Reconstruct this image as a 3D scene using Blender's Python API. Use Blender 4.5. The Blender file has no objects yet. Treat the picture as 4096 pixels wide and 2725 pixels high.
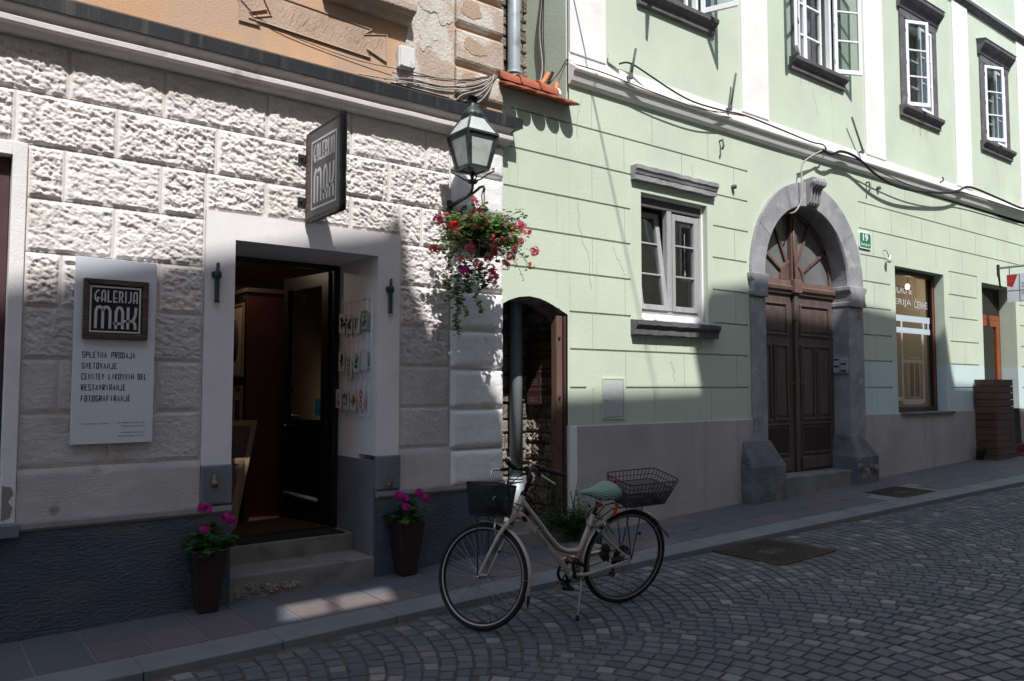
import bpy, math, random
import numpy as np
from mathutils import Vector, Matrix
random.seed(7); rng = np.random.default_rng(11)
SC = bpy.context.scene; COL = SC.collection
# ------------------------------------------------------------------ camera, light, exposure
EYE = 1.6
TH, PT = math.radians(52.3176), math.radians(3.377)
AX = Vector((math.cos(TH), math.sin(TH), 0)); RT = Vector((math.sin(TH), -math.cos(TH), 0)); UPV = Vector((0, 0, 1))
FW = AX*math.cos(PT) + UPV*math.sin(PT); CU = -AX*math.sin(PT) + UPV*math.cos(PT)
cd = bpy.data.cameras.new('camera'); cam = bpy.data.objects.new('camera', cd); COL.objects.link(cam)
cd.sensor_width = 36; cd.lens = 36*3186/4096; cd.clip_start = 0.05; cd.clip_end = 600
mw = Matrix((RT, CU, -FW)).transposed().to_4x4(); mw.translation = (0, 0, EYE); cam.matrix_world = mw
SC.camera = cam
SUN = Vector((-0.36, -1.0, 1.43)).normalized()          # direction towards the sun
sd = bpy.data.lights.new('sun', 'SUN'); sun = bpy.data.objects.new('sun', sd); COL.objects.link(sun)
sd.energy = 3.9; sd.angle = math.radians(0.53); sd.color = (1, .975, .945)
sun.rotation_euler = SUN.to_track_quat('Z', 'Y').to_euler(); sun.location = (0, -10, 20)
w = bpy.data.worlds.new('World'); SC.world = w; w.use_nodes = True
nt = w.node_tree; bg = nt.nodes['Background']; sky = nt.nodes.new('ShaderNodeTexSky')
sky.sky_type = 'NISHITA'; sky.sun_disc = False
sky.sun_elevation = math.asin(SUN.z); sky.sun_rotation = math.atan2(SUN.x, SUN.y)
nt.links.new(sky.outputs[0], bg.inputs[0]); bg.inputs[1].default_value = 0.15
SC.view_settings.view_transform = 'Standard'; SC.view_settings.look = 'None'; SC.view_settings.gamma = 1
SC.view_settings.exposure = 0.58
# ------------------------------------------------------------------ helpers
def tag(o, label=None, cat=None, group=None, kind=None):
    if label: o['label'] = label
    if cat: o['category'] = cat
    if group: o['group'] = group
    if kind: o['kind'] = kind
    return o
def thing(name, label, cat, loc=(0, 0, 0), group=None):
    o = bpy.data.objects.new(name, None); COL.objects.link(o); o.location = loc
    o.empty_display_size = .2
    return tag(o, label, cat, group)
class MB:
    """collects shapes in world coordinates and links them as one mesh object"""
    def __init__(s): s.v = []; s.f = []; s.m = []; s.sm = []; s.t = []
    def add(s, vs, fs, mi=0, smooth=False, tint=0.5):
        b = len(s.v); s.v += [tuple(p) for p in vs]
        for f in fs: s.f.append(tuple(b+i for i in f)); s.m.append(mi); s.sm.append(smooth); s.t.append(tint)
        return s
    def box(s, x0, x1, y0, y1, z0, z1, mi=0, tint=.5):
        vs = [(x, y, z) for z in (z0, z1) for x, y in ((x0, y0), (x1, y0), (x1, y1), (x0, y1))]
        return s.add(vs, [(3, 2, 1, 0), (4, 5, 6, 7), (0, 1, 5, 4), (1, 2, 6, 5), (2, 3, 7, 6), (3, 0, 4, 7)], mi, False, tint)
    def room(s, x0, x1, y0, y1, z0, z1):
        vs = [(x, y, z) for z in (z0, z1) for x, y in ((x0, y0), (x1, y0), (x1, y1), (x0, y1))]
        return s.add(vs, [(0, 1, 2, 3), (7, 6, 5, 4), (2, 1, 5, 6), (3, 2, 6, 7), (0, 3, 7, 4)])
    def obox(s, c, ax, ay, az, mi=0, tint=.5):
        c, ax, ay, az = map(Vector, (c, ax, ay, az))
        vs = [c+ax*i+ay*j+az*k for k in (-1, 1) for i, j in ((-1, -1), (1, -1), (1, 1), (-1, 1))]
        return s.add(vs, [(3, 2, 1, 0), (4, 5, 6, 7), (0, 1, 5, 4), (1, 2, 6, 5), (2, 3, 7, 6), (3, 0, 4, 7)], mi, False, tint)
    def prism(s, pts, y0, y1, mi=0, plane='xz', tint=.5):
        """polygon extruded: plane 'xz' along y, 'yz' along x, 'xy' along z"""
        n = len(pts)
        mk = {'xz': lambda p, d: (p[0], d, p[1]), 'yz': lambda p, d: (d, p[0], p[1]), 'xy': lambda p, d: (p[0], p[1], d)}[plane]
        vs = [mk(p, y0) for p in pts]+[mk(p, y1) for p in pts]
        fs = [tuple(range(n)), tuple(range(2*n-1, n-1, -1))]+[(i, n+i, n+(i+1) % n, (i+1) % n) for i in range(n)]
        return s.add(vs, fs, mi, False, tint)
    def tube(s, pts, r, n=8, mi=0, closed=False, smooth=True, caps=True):
        P = [Vector(p) for p in pts]; k = len(P)
        R = r if hasattr(r, '__len__') else [r]*k
        vs = []; prev = None
        for i in range(k):
            if closed: t = P[(i+1) % k]-P[i-1]
            else: t = P[min(i+1, k-1)]-P[max(i-1, 0)]
            if t.length < 1e-9: t = Vector((0, 0, 1))
            t.normalize()
            if prev is None:
                a = t.orthogonal().normalized()
            else:
                a = prev - t*prev.dot(t)
                if a.length < 1e-6: a = t.orthogonal()
                a.normalize()
            prev = a; b = t.cross(a)
            for j in range(n):
                g = 2*math.pi*j/n; vs.append(P[i]+(a*math.cos(g)+b*math.sin(g))*R[i])
        fs = []
        for i in range(k if closed else k-1):
            i2 = (i+1) % k
            for j in range(n): fs.append((i*n+j, i*n+(j+1) % n, i2*n+(j+1) % n, i2*n+j))
        s.add(vs, fs, mi, smooth)
        if caps and not closed:
            b = len(s.v)-len(vs)
            s.f.append(tuple(b+j for j in reversed(range(n)))); s.f.append(tuple(b+(k-1)*n+j for j in range(n)))
            s.m += [mi, mi]; s.sm += [False, False]; s.t += [.5, .5]
        return s
    def lathe(s, prof, c, n=20, axis=(0, 0, 1), mi=0, smooth=True, squash=None):
        c = Vector(c); az = Vector(axis).normalized(); a = az.orthogonal().normalized(); b = az.cross(a); vs = []
        for r, h in prof:
            for j in range(n):
                g = 2*math.pi*j/n; vs.append(c+az*h+(a*math.cos(g)+b*math.sin(g))*r)
        fs = [(i*n+j, i*n+(j+1) % n, (i+1)*n+(j+1) % n, (i+1)*n+j) for i in range(len(prof)-1) for j in range(n)]
        return s.add(vs, fs, mi, smooth)
    def ribbon(s, pts, t, mk, mi=0, closed=False):
        """flat stroke of width t along 2-D pts; mk maps 2-D to 3-D"""
        P = [Vector((p[0], p[1])) for p in pts]; n = len(P); L = []; Rr = []
        for i in range(n):
            d1 = (P[i]-P[i-1]) if (i > 0 or closed) else (P[1]-P[0]); d2 = (P[(i+1) % n]-P[i]) if (i < n-1 or closed) else (P[-1]-P[-2])
            d1 = d1.normalized(); d2 = d2.normalized(); d = (d1+d2)
            d = d.normalized() if d.length > 1e-6 else d1
            nn = Vector((-d.y, d.x)); sc = t/2/max(.45, nn.dot(Vector((-d1.y, d1.x))))
            L.append(P[i]+nn*sc); Rr.append(P[i]-nn*sc)
        vs = [mk(p.x, p.y) for p in L]+[mk(p.x, p.y) for p in Rr]
        fs = [(i, n+i, n+(i+1) % n, (i+1) % n) for i in range(n if closed else n-1)]
        return s.add(vs, fs, mi)
    def build(s, name, mats, parent=None, bevel=0, tints=False, xf=None, bseg=1, auto=False):
        me = bpy.data.meshes.new(name)
        vs = s.v if xf is None else [tuple(xf(Vector(p))) for p in s.v]
        me.from_pydata(vs, [], s.f); me.update()
        for m in (mats if isinstance(mats, (list, tuple)) else [mats]): me.materials.append(m)
        me.polygons.foreach_set('material_index', s.m); me.polygons.foreach_set('use_smooth', s.sm)
        if tints:
            a = me.attributes.new('tint', 'FLOAT', 'FACE'); a.data.foreach_set('value', s.t)
        o = bpy.data.objects.new(name, me); COL.objects.link(o)
        if parent is not None:
            o.parent = parent; o.matrix_parent_inverse = Matrix.Translation(-abs_loc(parent))
        if bevel:
            b = o.modifiers.new('bevel', 'BEVEL'); b.width = bevel; b.segments = bseg; b.limit_method = 'ANGLE'; b.angle_limit = math.radians(40)
        return o
def abs_loc(o):
    return o.location.copy() if o.type == 'EMPTY' else Vector((0, 0, 0))
def mbox(name, mats, parent, *a, bevel=.004, **k): return MB().box(*a).build(name, mats, parent, bevel=bevel, **k)
def W(x, z, Y):
    """point seen at (x, z) on the facade plane y = 6, moved along its sight line to depth Y"""
    k = Y/6; return (x*k, Y, EYE+(z-EYE)*k)
def text_obj(name, s, x0, x1, z0, z1, y, mat, parent, mk=None, bold=0, fit=True):
    """lettering fitted into the rectangle x0..x1, z0..z1 on the plane y"""
    cu = bpy.data.curves.new(name, 'FONT'); cu.body = s; cu.size = 1; cu.offset = bold; cu.resolution_u = 3
    to = bpy.data.objects.new(name, cu); COL.objects.link(to)
    bpy.context.view_layer.update()
    me = bpy.data.meshes.new_from_object(to.evaluated_get(bpy.context.evaluated_depsgraph_get()))
    bpy.data.objects.remove(to)
    v = np.array([p.co[:] for p in me.vertices]); mn = v.min(0); mx = v.max(0)
    mk = mk or (lambda a, b: (a, y, b))
    for p in me.vertices:
        u = (p.co.x-mn[0])/(mx[0]-mn[0]); t = (p.co.y-mn[1])/(mx[1]-mn[1])
        p.co = mk(x0+u*(x1-x0), z0+t*(z1-z0))
    me.materials.clear(); me.materials.append(mat)
    o = bpy.data.objects.new(name, me); COL.objects.link(o)
    if parent is not None: o.parent = parent; o.matrix_parent_inverse = Matrix.Translation(-abs_loc(parent))
    return o
def lamp_light(name, loc, watts, parent):
    d = bpy.data.lights.new(name, 'POINT'); d.energy = watts; d.color = (1, .80, .58); d.shadow_soft_size = .03
    o = bpy.data.objects.new(name, d); COL.objects.link(o); o.location = loc; o.parent = parent; o.matrix_parent_inverse = Matrix.Translation(-abs_loc(parent))
def vnoise(x, y, seed):
    """smooth value noise on arrays"""
    r = np.random.default_rng(seed).random((256, 256)); xi = np.floor(x).astype(int); yi = np.floor(y).astype(int)
    fx = x-xi; fy = y-yi; fx = fx*fx*(3-2*fx); fy = fy*fy*(3-2*fy); g = lambda a, b: r[a % 256, b % 256]
    return (g(xi, yi)*(1-fx)+g(xi+1, yi)*fx)*(1-fy)+(g(xi, yi+1)*(1-fx)+g(xi+1, yi+1)*fx)*fy
# ------------------------------------------------------------------ materials
def node(nt, t, **k):
    n = nt.nodes.new(t)
    for a, b in k.items(): setattr(n, a, b)
    return n
def mat(name, c, r=.8, var=.12, vs=2.5, bump=0, bs=80, metal=0, c2=None, c2s=1.2, c2t=(.5, .62), fine=.06, fs=120, aniso=(1, 1, 1), tint=None, spec=.35, bd=.01, coat=0, streak=None):
    m = bpy.data.materials.new(name); m.use_nodes = True; nt = m.node_tree; L = nt.links.new; p = nt.nodes['Principled BSDF']
    p.inputs['Roughness'].default_value = r; p.inputs['Metallic'].default_value = metal; p.inputs['Specular IOR Level'].default_value = spec
    p.inputs['Coat Weight'].default_value = coat
    tc = node(nt, 'ShaderNodeTexCoord'); mp = node(nt, 'ShaderNodeMapping'); mp.inputs['Scale'].default_value = aniso; L(tc.outputs['Object'], mp.inputs[0])
    def noise(s, d=4, src=None):
        n = node(nt, 'ShaderNodeTexNoise'); n.inputs['Scale'].default_value = s; n.inputs['Detail'].default_value = d; L((src or mp.outputs[0]), n.inputs['Vector']); return n.outputs['Fac']
    def mixc(a, b, f, mode='MIX'):
        x = node(nt, 'ShaderNodeMix', data_type='RGBA', blend_type=mode)
        for s, i in ((f, 0), (a, 6), (b, 7)):
            if hasattr(s, 'is_linked'): L(s, x.inputs[i])
            else: x.inputs[i].default_value = s if i == 0 else (*s, 1)
        return x.outputs[2]
    def ramp(f, a, b, lo=0., hi=1.):
        x = node(nt, 'ShaderNodeMapRange'); x.inputs[1].default_value = a; x.inputs[2].default_value = b; x.inputs[3].default_value = lo; x.inputs[4].default_value = hi; L(f, x.inputs[0]); return x.outputs[0]
    lo = tuple(max(0, q*(1-var)) for q in c); hi = tuple(min(1, q*(1+var)) for q in c)
    col = mixc(lo, hi, ramp(noise(vs), .3, .7))
    if tint:
        at = node(nt, 'ShaderNodeAttribute', attribute_name='tint'); cr = node(nt, 'ShaderNodeValToRGB')
        cr.color_ramp.elements.remove(cr.color_ramp.elements[0])
        for i, (pos, cc) in enumerate(tint):
            e = cr.color_ramp.elements[0] if i == 0 else cr.color_ramp.elements.new(pos)
            e.position = pos; e.color = (*cc, 1)
        L(at.outputs['Fac'], cr.inputs[0]); col = mixc(cr.outputs[0], (1+var*3, 1+var*3, 1+var*3), ramp(noise(vs), .3, .75, 0, .5), 'MULTIPLY')
    if c2 is not None: col = mixc(col, c2, ramp(noise(c2s, 6), *c2t))
    if streak is not None:
        ms = node(nt, 'ShaderNodeMapping'); ms.inputs['Scale'].default_value = streak[1]; L(tc.outputs['Object'], ms.inputs[0])
        col = mixc(col, streak[0], ramp(noise(1, 5, ms.outputs[0]), *streak[2]))
    if fine: col = mixc(col, (1-fine*2,)*3, ramp(noise(fs, 3), .35, .75), 'MULTIPLY')
    L(col, p.inputs['Base Color'])
    if bump:
        b = node(nt, 'ShaderNodeBump'); b.inputs['Strength'].default_value = bump; b.inputs['Distance'].default_value = bd; L(noise(bs, 5), b.inputs['Height']); L(b.outputs[0], p.inputs['Normal'])
    return m
def glassmat(name, tintc=(.9, .95, .95), rough=.0, refl=.02, f0=1.5):
    m = bpy.data.materials.new(name); m.use_nodes = True; nt = m.node_tree; L = nt.links.new
    nt.nodes.remove(nt.nodes['Principled BSDF']); out = nt.nodes['Material Output']
    t = node(nt, 'ShaderNodeBsdfTransparent'); t.inputs[0].default_value = (*tintc, 1)
    g = node(nt, 'ShaderNodeBsdfGlossy'); g.inputs['Roughness'].default_value = rough
    fr = node(nt, 'ShaderNodeFresnel'); fr.inputs[0].default_value = f0
    ad = node(nt, 'ShaderNodeMath', operation='ADD'); ad.inputs[1].default_value = refl; ad.use_clamp = True; L(fr.outputs[0], ad.inputs[0])
    ge = node(nt, 'ShaderNodeNewGeometry'); sb = node(nt, 'ShaderNodeMath', operation='SUBTRACT'); sb.inputs[0].default_value = 1; L(ge.outputs['Backfacing'], sb.inputs[1])
    ml = node(nt, 'ShaderNodeMath', operation='MULTIPLY'); L(ad.outputs[0], ml.inputs[0]); L(sb.outputs[0], ml.inputs[1])     # only the outer face of a pane mirrors
    mx = node(nt, 'ShaderNodeMixShader'); L(ml.outputs[0], mx.inputs[0]); L(t.outputs[0], mx.inputs[1]); L(g.outputs[0], mx.inputs[2]); L(mx.outputs[0], out.inputs[0])
    return m
def emit(name, c, s):
    m = bpy.data.materials.new(name); m.use_nodes = True; p = m.node_tree.nodes['Principled BSDF']
    p.inputs['Base Color'].default_value = (*c, 1); p.inputs['Emission Color'].default_value = (*c, 1); p.inputs['Emission Strength'].default_value = s
    return m
M = dict(
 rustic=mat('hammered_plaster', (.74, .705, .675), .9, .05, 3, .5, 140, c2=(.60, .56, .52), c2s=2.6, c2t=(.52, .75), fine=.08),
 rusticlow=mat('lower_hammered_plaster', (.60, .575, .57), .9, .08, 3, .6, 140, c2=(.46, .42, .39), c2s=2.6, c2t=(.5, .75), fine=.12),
 joint=mat('joint_plaster', (.66, .62, .58), .9, .12, 6, .4, 160),
 whitepl=mat('white_plaster', (.76, .745, .735), .9, .05, 4, .35, 90, c2=(.58, .55, .52), c2s=2.5, c2t=(.62, .85), fine=.05),
 quoin=mat('white_quoin_plaster', (.82, .81, .80), .9, .04, 6, .7, 70, c2=(.6, .57, .53), c2s=5, c2t=(.62, .8), fine=.06),
 surround=mat('smooth_white_plaster', (.74, .72, .72), .88, .05, 3, .15, 60, c2=(.60, .57, .55), c2s=1.6, c2t=(.6, .85), fine=.03),
 blue=mat('blue_painted_render', (.072, .090, .118), .75, .2, 2, 1, 26, aniso=(1, 1, 2.4), c2=(.115, .115, .12), c2s=1.7, c2t=(.5, .72), fine=.12, bd=.016, streak=((.12, .118, .115), (5, 5, 1.2), (.62, .7))),
 ledge=mat('grey_ledge_cement', (.27, .25, .24), .9, .15, 5, .4, 90, fine=.1),
 plainpl=mat('rough_pink_render', (.57, .53, .52), .9, .1, 3, .9, 60, aniso=(1, 1, 1.8), c2=(.3, .28, .26), c2s=2.6, c2t=(.66, .72), fine=.08),
 granite=mat('grey_terrazzo', (.20, .225, .255), .7, .2, 4, .5, 200, fine=.3, fs=220, c2=(.25, .25, .26), c2s=160, c2t=(.55, .6)),
 cement=mat('step_cement', (.23, .22, .205), .9, .18, 4, .5, 70, c2=(.13, .12, .11), c2s=5, c2t=(.55, .72), fine=.12),
 cornice=mat('cornice_plaster', (.60, .57, .55), .9, .08, 4, .3, 60, c2=(.38, .33, .29), c2s=4, c2t=(.6, .75), fine=.05),
 flash=mat('dark_sheet_metal', (.035, .037, .04), .45, .2, 3, .15, 20, metal=.3, streak=((.09, .085, .08), (18, 18, .6), (.52, .75))),
 orange=mat('orange_plaster', (.60, .365, .215), .92, .14, 1.5, .6, 120, c2=(.52, .355, .245), c2s=1.6, c2t=(.46, .58), fine=.1),
 panel=mat('brown_relief_plaster', (.46, .335, .25), .95, .12, 2, .8, 60, aniso=(1.6, 1, .8), fine=.12),
 bare=mat('bare_plaster', (.48, .39, .31), .95, .15, 3, .9, 40, c2=(.60, .55, .49), c2s=3, c2t=(.5, .56), fine=.12),
 green=mat('pale_green_plaster', (.535, .612, .49), .9, .06, 1.3, .25, 30, c2=(.485, .555, .455), c2s=1.4, c2t=(.5, .8), fine=.03, streak=((.45, .50, .42), (9, 9, .5), (.62, .85))),
 teal=mat('pale_blue_plaster', (.55, .665, .66), .9, .05, 1.5, .18, 35, fine=.03),
 greyplinth=mat('grey_plinth_render', (.47, .43, .41), .92, .10, 1.6, .5, 160, c2=(.37, .335, .31), c2s=1.3, c2t=(.5, .75), fine=.12, streak=((.39, .36, .335), (6, 6, .5), (.56, .75))),
 band=mat('white_band_plaster', (.80, .79, .77), .9, .04, 3, .2, 50, c2=(.62, .59, .55), c2s=1.8, c2t=(.62, .9), fine=.04, streak=((.60, .57, .53), (16, 16, .5), (.66, .85))),
 stone=mat('grey_limestone', (.315, .312, .325), .8, .22, 3, .55, 50, c2=(.43, .42, .42), c2s=7, c2t=(.55, .7), fine=.15),
 darkstone=mat('dark_window_stone', (.135, .13, .135), .85, .25, 4, .7, 60, c2=(.21, .2, .2), c2s=9, c2t=(.55, .7), fine=.2),
 oldstone=mat('weathered_base_stone', (.155, .16, .175), .9, .3, 3.5, 1, 30, c2=(.24, .215, .19), c2s=4, c2t=(.52, .64), fine=.2, bd=.02),
 rubble=mat('rubble_stone', (.30, .265, .225), .95, .25, 6, 1, 35, c2=(.17, .14, .115), c2s=5, c2t=(.5, .6), fine=.2, bd=.03),
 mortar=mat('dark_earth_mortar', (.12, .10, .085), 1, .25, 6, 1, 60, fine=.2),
 doorwood=mat('brown_door_wood', (.112, .078, .070), .6, .2, 2, .25, 30, aniso=(6, 6, .5), fine=.12, fs=40, c2=(.15, .11, .10), c2s=8, c2t=(.6, .8)),
 fanwood=mat('red_brown_fan_wood', (.15, .092, .080), .6, .2, 3, .2, 30, aniso=(2, 2, 2), fine=.1),
 post=mat('brown_post_wood', (.15, .088, .064), .8, .25, 3, .6, 20, aniso=(8, 8, .6), c2=(.26, .2, .16), c2s=5, c2t=(.6, .75), fine=.15),
 whiteframe=mat('white_window_paint', (.80, .81, .82), .45, .03, 5, fine=.02),
 greyframe=mat('grey_weathered_wood', (.38, .375, .38), .7, .12, 2, .2, 20, aniso=(10, 10, .6), c2=(.27, .265, .265), c2s=12, c2t=(.5, .7), fine=.05),
 orangewood=mat('orange_brown_wood', (.27, .075, .028), .5, .15, 3, .1, 30, fine=.06),
 brownframe=mat('dark_brown_frame', (.05, .03, .025), .5, .15, 3, fine=.05),
 marframe=mat('maroon_frame', (.07, .032, .034), .6, .2, 4, .2, 30, fine=.06),
 glass=glassmat('window_glass', (.85, .88, .88), 0, .17), shopglass=glassmat('shop_glass', (.88, .92, .90), 0, .06),
 doorglass=glassmat('door_glass', (.75, .78, .78), 0, .015),
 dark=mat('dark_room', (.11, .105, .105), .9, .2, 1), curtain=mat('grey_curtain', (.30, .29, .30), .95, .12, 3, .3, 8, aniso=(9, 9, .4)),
 black=mat('black_metal', (.012, .012, .013), .42, .2, 8, fine=.05), blackp=mat('black_plastic', (.014, .014, .015), .5, .15, 6),
 rubber=mat('tyre_rubber', (.013, .013, .014), .75, .2, 10, .3, 200), chrome=mat('chrome', (.62, .63, .65), .22, .05, 5, metal=1, fine=.02),
 rimal=mat('rim_aluminium', (.36, .32, .30), .4, .06, 6, metal=.6, fine=.03), steel=mat('spoke_steel', (.32, .33, .35), .3, .05, 5, metal=1),
 bikepaint=mat('cream_frame_paint', (.50, .435, .375), .38, .05, 6, coat=.3, fine=.04, c2=(.36, .29, .24), c2s=22, c2t=(.68, .76)),
 white=mat('white_paint', (.8, .8, .8), .5, .02, 4), signwhite=mat('white_sign_board', (.66, .68, .74), .45, .015, 2, fine=.01),
 signgrey=mat('grey_sign_face', (.105, .103, .103), .55, .08, 3, fine=.03), signblack=mat('black_sign_face', (.010, .010, .011), .5, .1, 4),
 signletter=mat('pale_sign_letter', (.60, .585, .57), .55, .03, 6), ink=mat('black_ink', (.02, .02, .022), .6, .05, 5),
 oldwood=mat('weathered_brown_wood', (.105, .065, .05), .85, .3, 3, .9, 18, aniso=(1, 1, 9), fine=.2, c2=(.17, .12, .095), c2s=9, c2t=(.5, .65)),
 tarwood=mat('black_tarred_edge', (.02, .018, .017), .4, .3, 8, 1, 30), greenmetal=mat('dark_green_metal', (.014, .038, .036), .45, .25, 8, .3, 60),
 rust=mat('rusty_iron', (.17, .085, .05), .9, .4, 30, .8, 60, c2=(.3, .25, .2), c2s=30, c2t=(.5, .6)),
 lampcopper=mat('aged_copper', (.072, .078, .078), .5, .25, 12, .2, 50, metal=.55, c2=(.16, .26, .27), c2s=16, c2t=(.58, .72)),
 iron=mat('black_iron', (.017, .020, .021), .5, .3, 12, .3, 60), lampglass=mat('frosted_lamp_glass', (.50, .54, .51), .28, .12, 6, c2=(.38, .42, .40), c2s=9, c2t=(.55, .7), spec=.6),
 zinc=mat('zinc_pipe', (.36, .42, .45), .42, .1, 4, metal=.12, c2=(.22, .25, .27), c2s=6, c2t=(.55, .7), fine=.06, streak=((.42, .45, .46), (30, 30, .8), (.6, .75))),
 tile=mat('red_roof_tile', (.36, .105, .055), .75, .2, 7, .3, 60, c2=(.24, .10, .07), c2s=7, c2t=(.55, .7), fine=.1),
 plastic=mat('weathered_white_plastic', (.66, .66, .65), .5, .04, 3, c2=(.5, .5, .48), c2s=14, c2t=(.6, .7), fine=.05),
 meter=mat('grey_hatch_metal', (.47, .50, .49), .5, .04, 3, c2=(.56, .56, .56), c2s=5, c2t=(.58, .64), fine=.02),
 signgreen=mat('green_enamel', (.01, .19, .075), .3, .03, 3), yellow=mat('old_yellow_plate', (.30, .21, .085), .6, .1, 20, fine=.1),
 sigred=mat('red_sign_paint', (.42, .03, .03), .45, .04, 3), slat=mat('dark_slat_wood', (.105, .055, .042), .8, .25, 2, .25, 25, aniso=(.6, .6, 7), fine=.12),
 carpet=mat('dark_red_carpet', (.10, .012, .018), 1, .1, 3, .6, 300), mat_=mat('black_doormat', (.012, .012, .013), 1, .2, 5, .5, 300),
 pot=mat('brown_resin_pot', (.030, .019, .017), .5, .15, 3, .1, 60, fine=.05), soil=mat('potting_soil', (.03, .02, .015), 1),
 leaf=mat('geranium_leaf', (.055, .15, .035), .6, .35, 14, fine=.1), leaf2=mat('light_ivy_leaf', (.20, .33, .085), .6, .3, 14, c2=(.42, .46, .28), c2s=40, c2t=(.55, .62)),
 ivy=mat('creeper_leaf', (.05, .125, .035), .6, .4, 12), stem=mat('plant_stem', (.10, .17, .05), .7),
 magenta=mat('magenta_petal', (.62, .025, .33), .6, .2, 30), pink=mat('pink_petal', (.74, .10, .20), .6, .25, 30), red=mat('red_petal', (.62, .045, .04), .6, .25, 30), palepink=mat('pale_pink_petal', (.78, .42, .48), .6, .2, 30),
 cardw=mat('white_card', (.60, .61, .59), .7, .03, 5), cardg=mat('green_card_ink', (.14, .26, .08), .7), cardd=mat('dark_card_ink', (.05, .055, .05), .7), cardr=mat('red_card_ink', (.55, .05, .04), .7), cardo=mat('ochre_card_ink', (.5, .27, .10), .7), cardb=mat('blue_card_ink', (.15, .18, .36), .7),
 redcab=mat('red_brown_cabinet', (.065, .016, .012), .6, .1, 2), cream=mat('cream_wall', (.52, .43, .33), .9, .05, 2), palewood=mat('pale_frame_wood', (.26, .17, .11), .6, .12, 3, aniso=(4, 4, 1)), mount=mat('cream_mount_board', (.55, .48, .40), .8, .03), artdark=mat('dark_print', (.10, .07, .06), .7, .3, 20),
 floorw=mat('dark_floor_wood', (.06, .035, .025), .5, .15, 3), bulb=emit('warm_bulb', (1, .62, .28), 9), spot=emit('warm_spot', (1, .8, .5), 4),
 tealst=mat('teal_sticker', (.03, .26, .27), .5), paper=mat('paper', (.6, .6, .58), .8), frost=mat('frosted_band', (.50, .60, .66), .5, .03), letterw=mat('white_vinyl_letter', (.50, .53, .55), .5, .02),
 cable=mat('black_cable', (.014, .014, .015), .6), cablew=mat('pale_cable', (.40, .37, .33), .6), cablem=mat('maroon_cable', (.12, .04, .04), .6), orangepipe=mat('orange_conduit', (.6, .2, .07), .5),
 panelbrown=mat('brown_info_panel', (.060, .024, .020), .5, .1, 3), paneltext=mat('grey_panel_text', (.27, .23, .215), .7),
 manhole=mat('cast_iron_cover', (.060, .046, .040), .65, .25, 5, .3, 90, metal=.3, c2=(.11, .06, .038), c2s=5, c2t=(.55, .7)),
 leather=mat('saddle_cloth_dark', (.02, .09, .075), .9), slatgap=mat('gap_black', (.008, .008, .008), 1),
 redpl=mat('red_plastic', (.45, .012, .018), .4), orangetag=mat('orange_red_tag', (.75, .06, .015), .6), amber=mat('amber_reflector', (.5, .16, .03), .3),
 opp1=mat('opposite_cream_plaster', (.50, .47, .42), .9, .1, 2), opp2=mat('opposite_ochre_plaster', (.47, .40, .32), .9, .1, 2), opp3=mat('opposite_grey_plaster', (.48, .48, .47), .9, .1, 2), rooftile=mat('opposite_roof_tile', (.22, .09, .06), .85, .2, 4),
)
M['palebare'] = mat('pale_bare_plaster', (.58, .53, .47), .95, .12, 3, .9, 40, c2=(.48, .41, .34), c2s=6, c2t=(.5, .62), fine=.12)
M['crack'] = mat('crack_dirt', (.27, .30, .24), 1, .2, 20)
M['gallerywall'] = mat('brown_gallery_wall', (.22, .165, .12), .9, .08, 2); M['blackpanel'] = mat('black_door_panel', (.008, .008, .009), .12, .1, 2, spec=.5)
# saddle cloth: zig-zag weave
def zigzag():
    m = bpy.data.materials.new('green_zigzag_cloth'); m.use_nodes = True; nt = m.node_tree; L = nt.links.new; p = nt.nodes['Principled BSDF']; p.inputs['Roughness'].default_value = .95
    tc = node(nt, 'ShaderNodeTexCoord'); sp = node(nt, 'ShaderNodeSeparateXYZ'); L(tc.outputs['Object'], sp.inputs[0])
    def mth(op, a, b=None):
        n = node(nt, 'ShaderNodeMath', operation=op)
        for i, q in enumerate((a, b)):
            if q is None: continue
            if hasattr(q, 'is_linked'): L(q, n.inputs[i])
            else: n.inputs[i].default_value = q
        return n.outputs[0]
    zz = mth('PINGPONG', sp.outputs[0], .013); s = mth('ADD', mth('ADD', sp.outputs[2], mth('MULTIPLY', sp.outputs[1], .8)), mth('MULTIPLY', zz, .9))
    f = mth('GREATER_THAN', mth('PINGPONG', s, .0065), .0032)
    x = node(nt, 'ShaderNodeMix', data_type='RGBA'); x.inputs[6].default_value = (.025, .115, .10, 1); x.inputs[7].default_value = (.36, .47, .36, 1); L(f, x.inputs[0]); L(x.outputs[2], p.inputs['Base Color'])
    return m
M['zig'] = zigzag()
M['sett'] = mat('granite_setts', (.1, .1, .1), .72, .12, 14, .5, 120, fine=.12, tint=[(0, (.082, .092, .106)), (.45, (.124, .131, .140)), (.72, (.165, .163, .16)), (.9, (.20, .19, .18)), (1, (.26, .25, .24))])
M['sand'] = mat('joint_sand', (.125, .105, .088), 1, .25, 12, .8, 160, fine=.2)
M['slab'] = mat('pavement_slabs', (.1, .1, .1), .75, .08, 10, .3, 150, fine=.12, tint=[(0, (.105, .115, .132)), (.5, (.12, .110, .120)), (.8, (.145, .117, .112)), (1, (.16, .135, .128))])
M['kerb'] = mat('kerb_stone', (.19, .20, .205), .75, .12, 3, .25, 120, fine=.1, c2=(.24, .25, .25), c2s=1.5, c2t=(.64, .76))
M['grout'] = mat('pavement_grout', (.23, .215, .20), 1, .15, 8, .3, 100)
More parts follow.
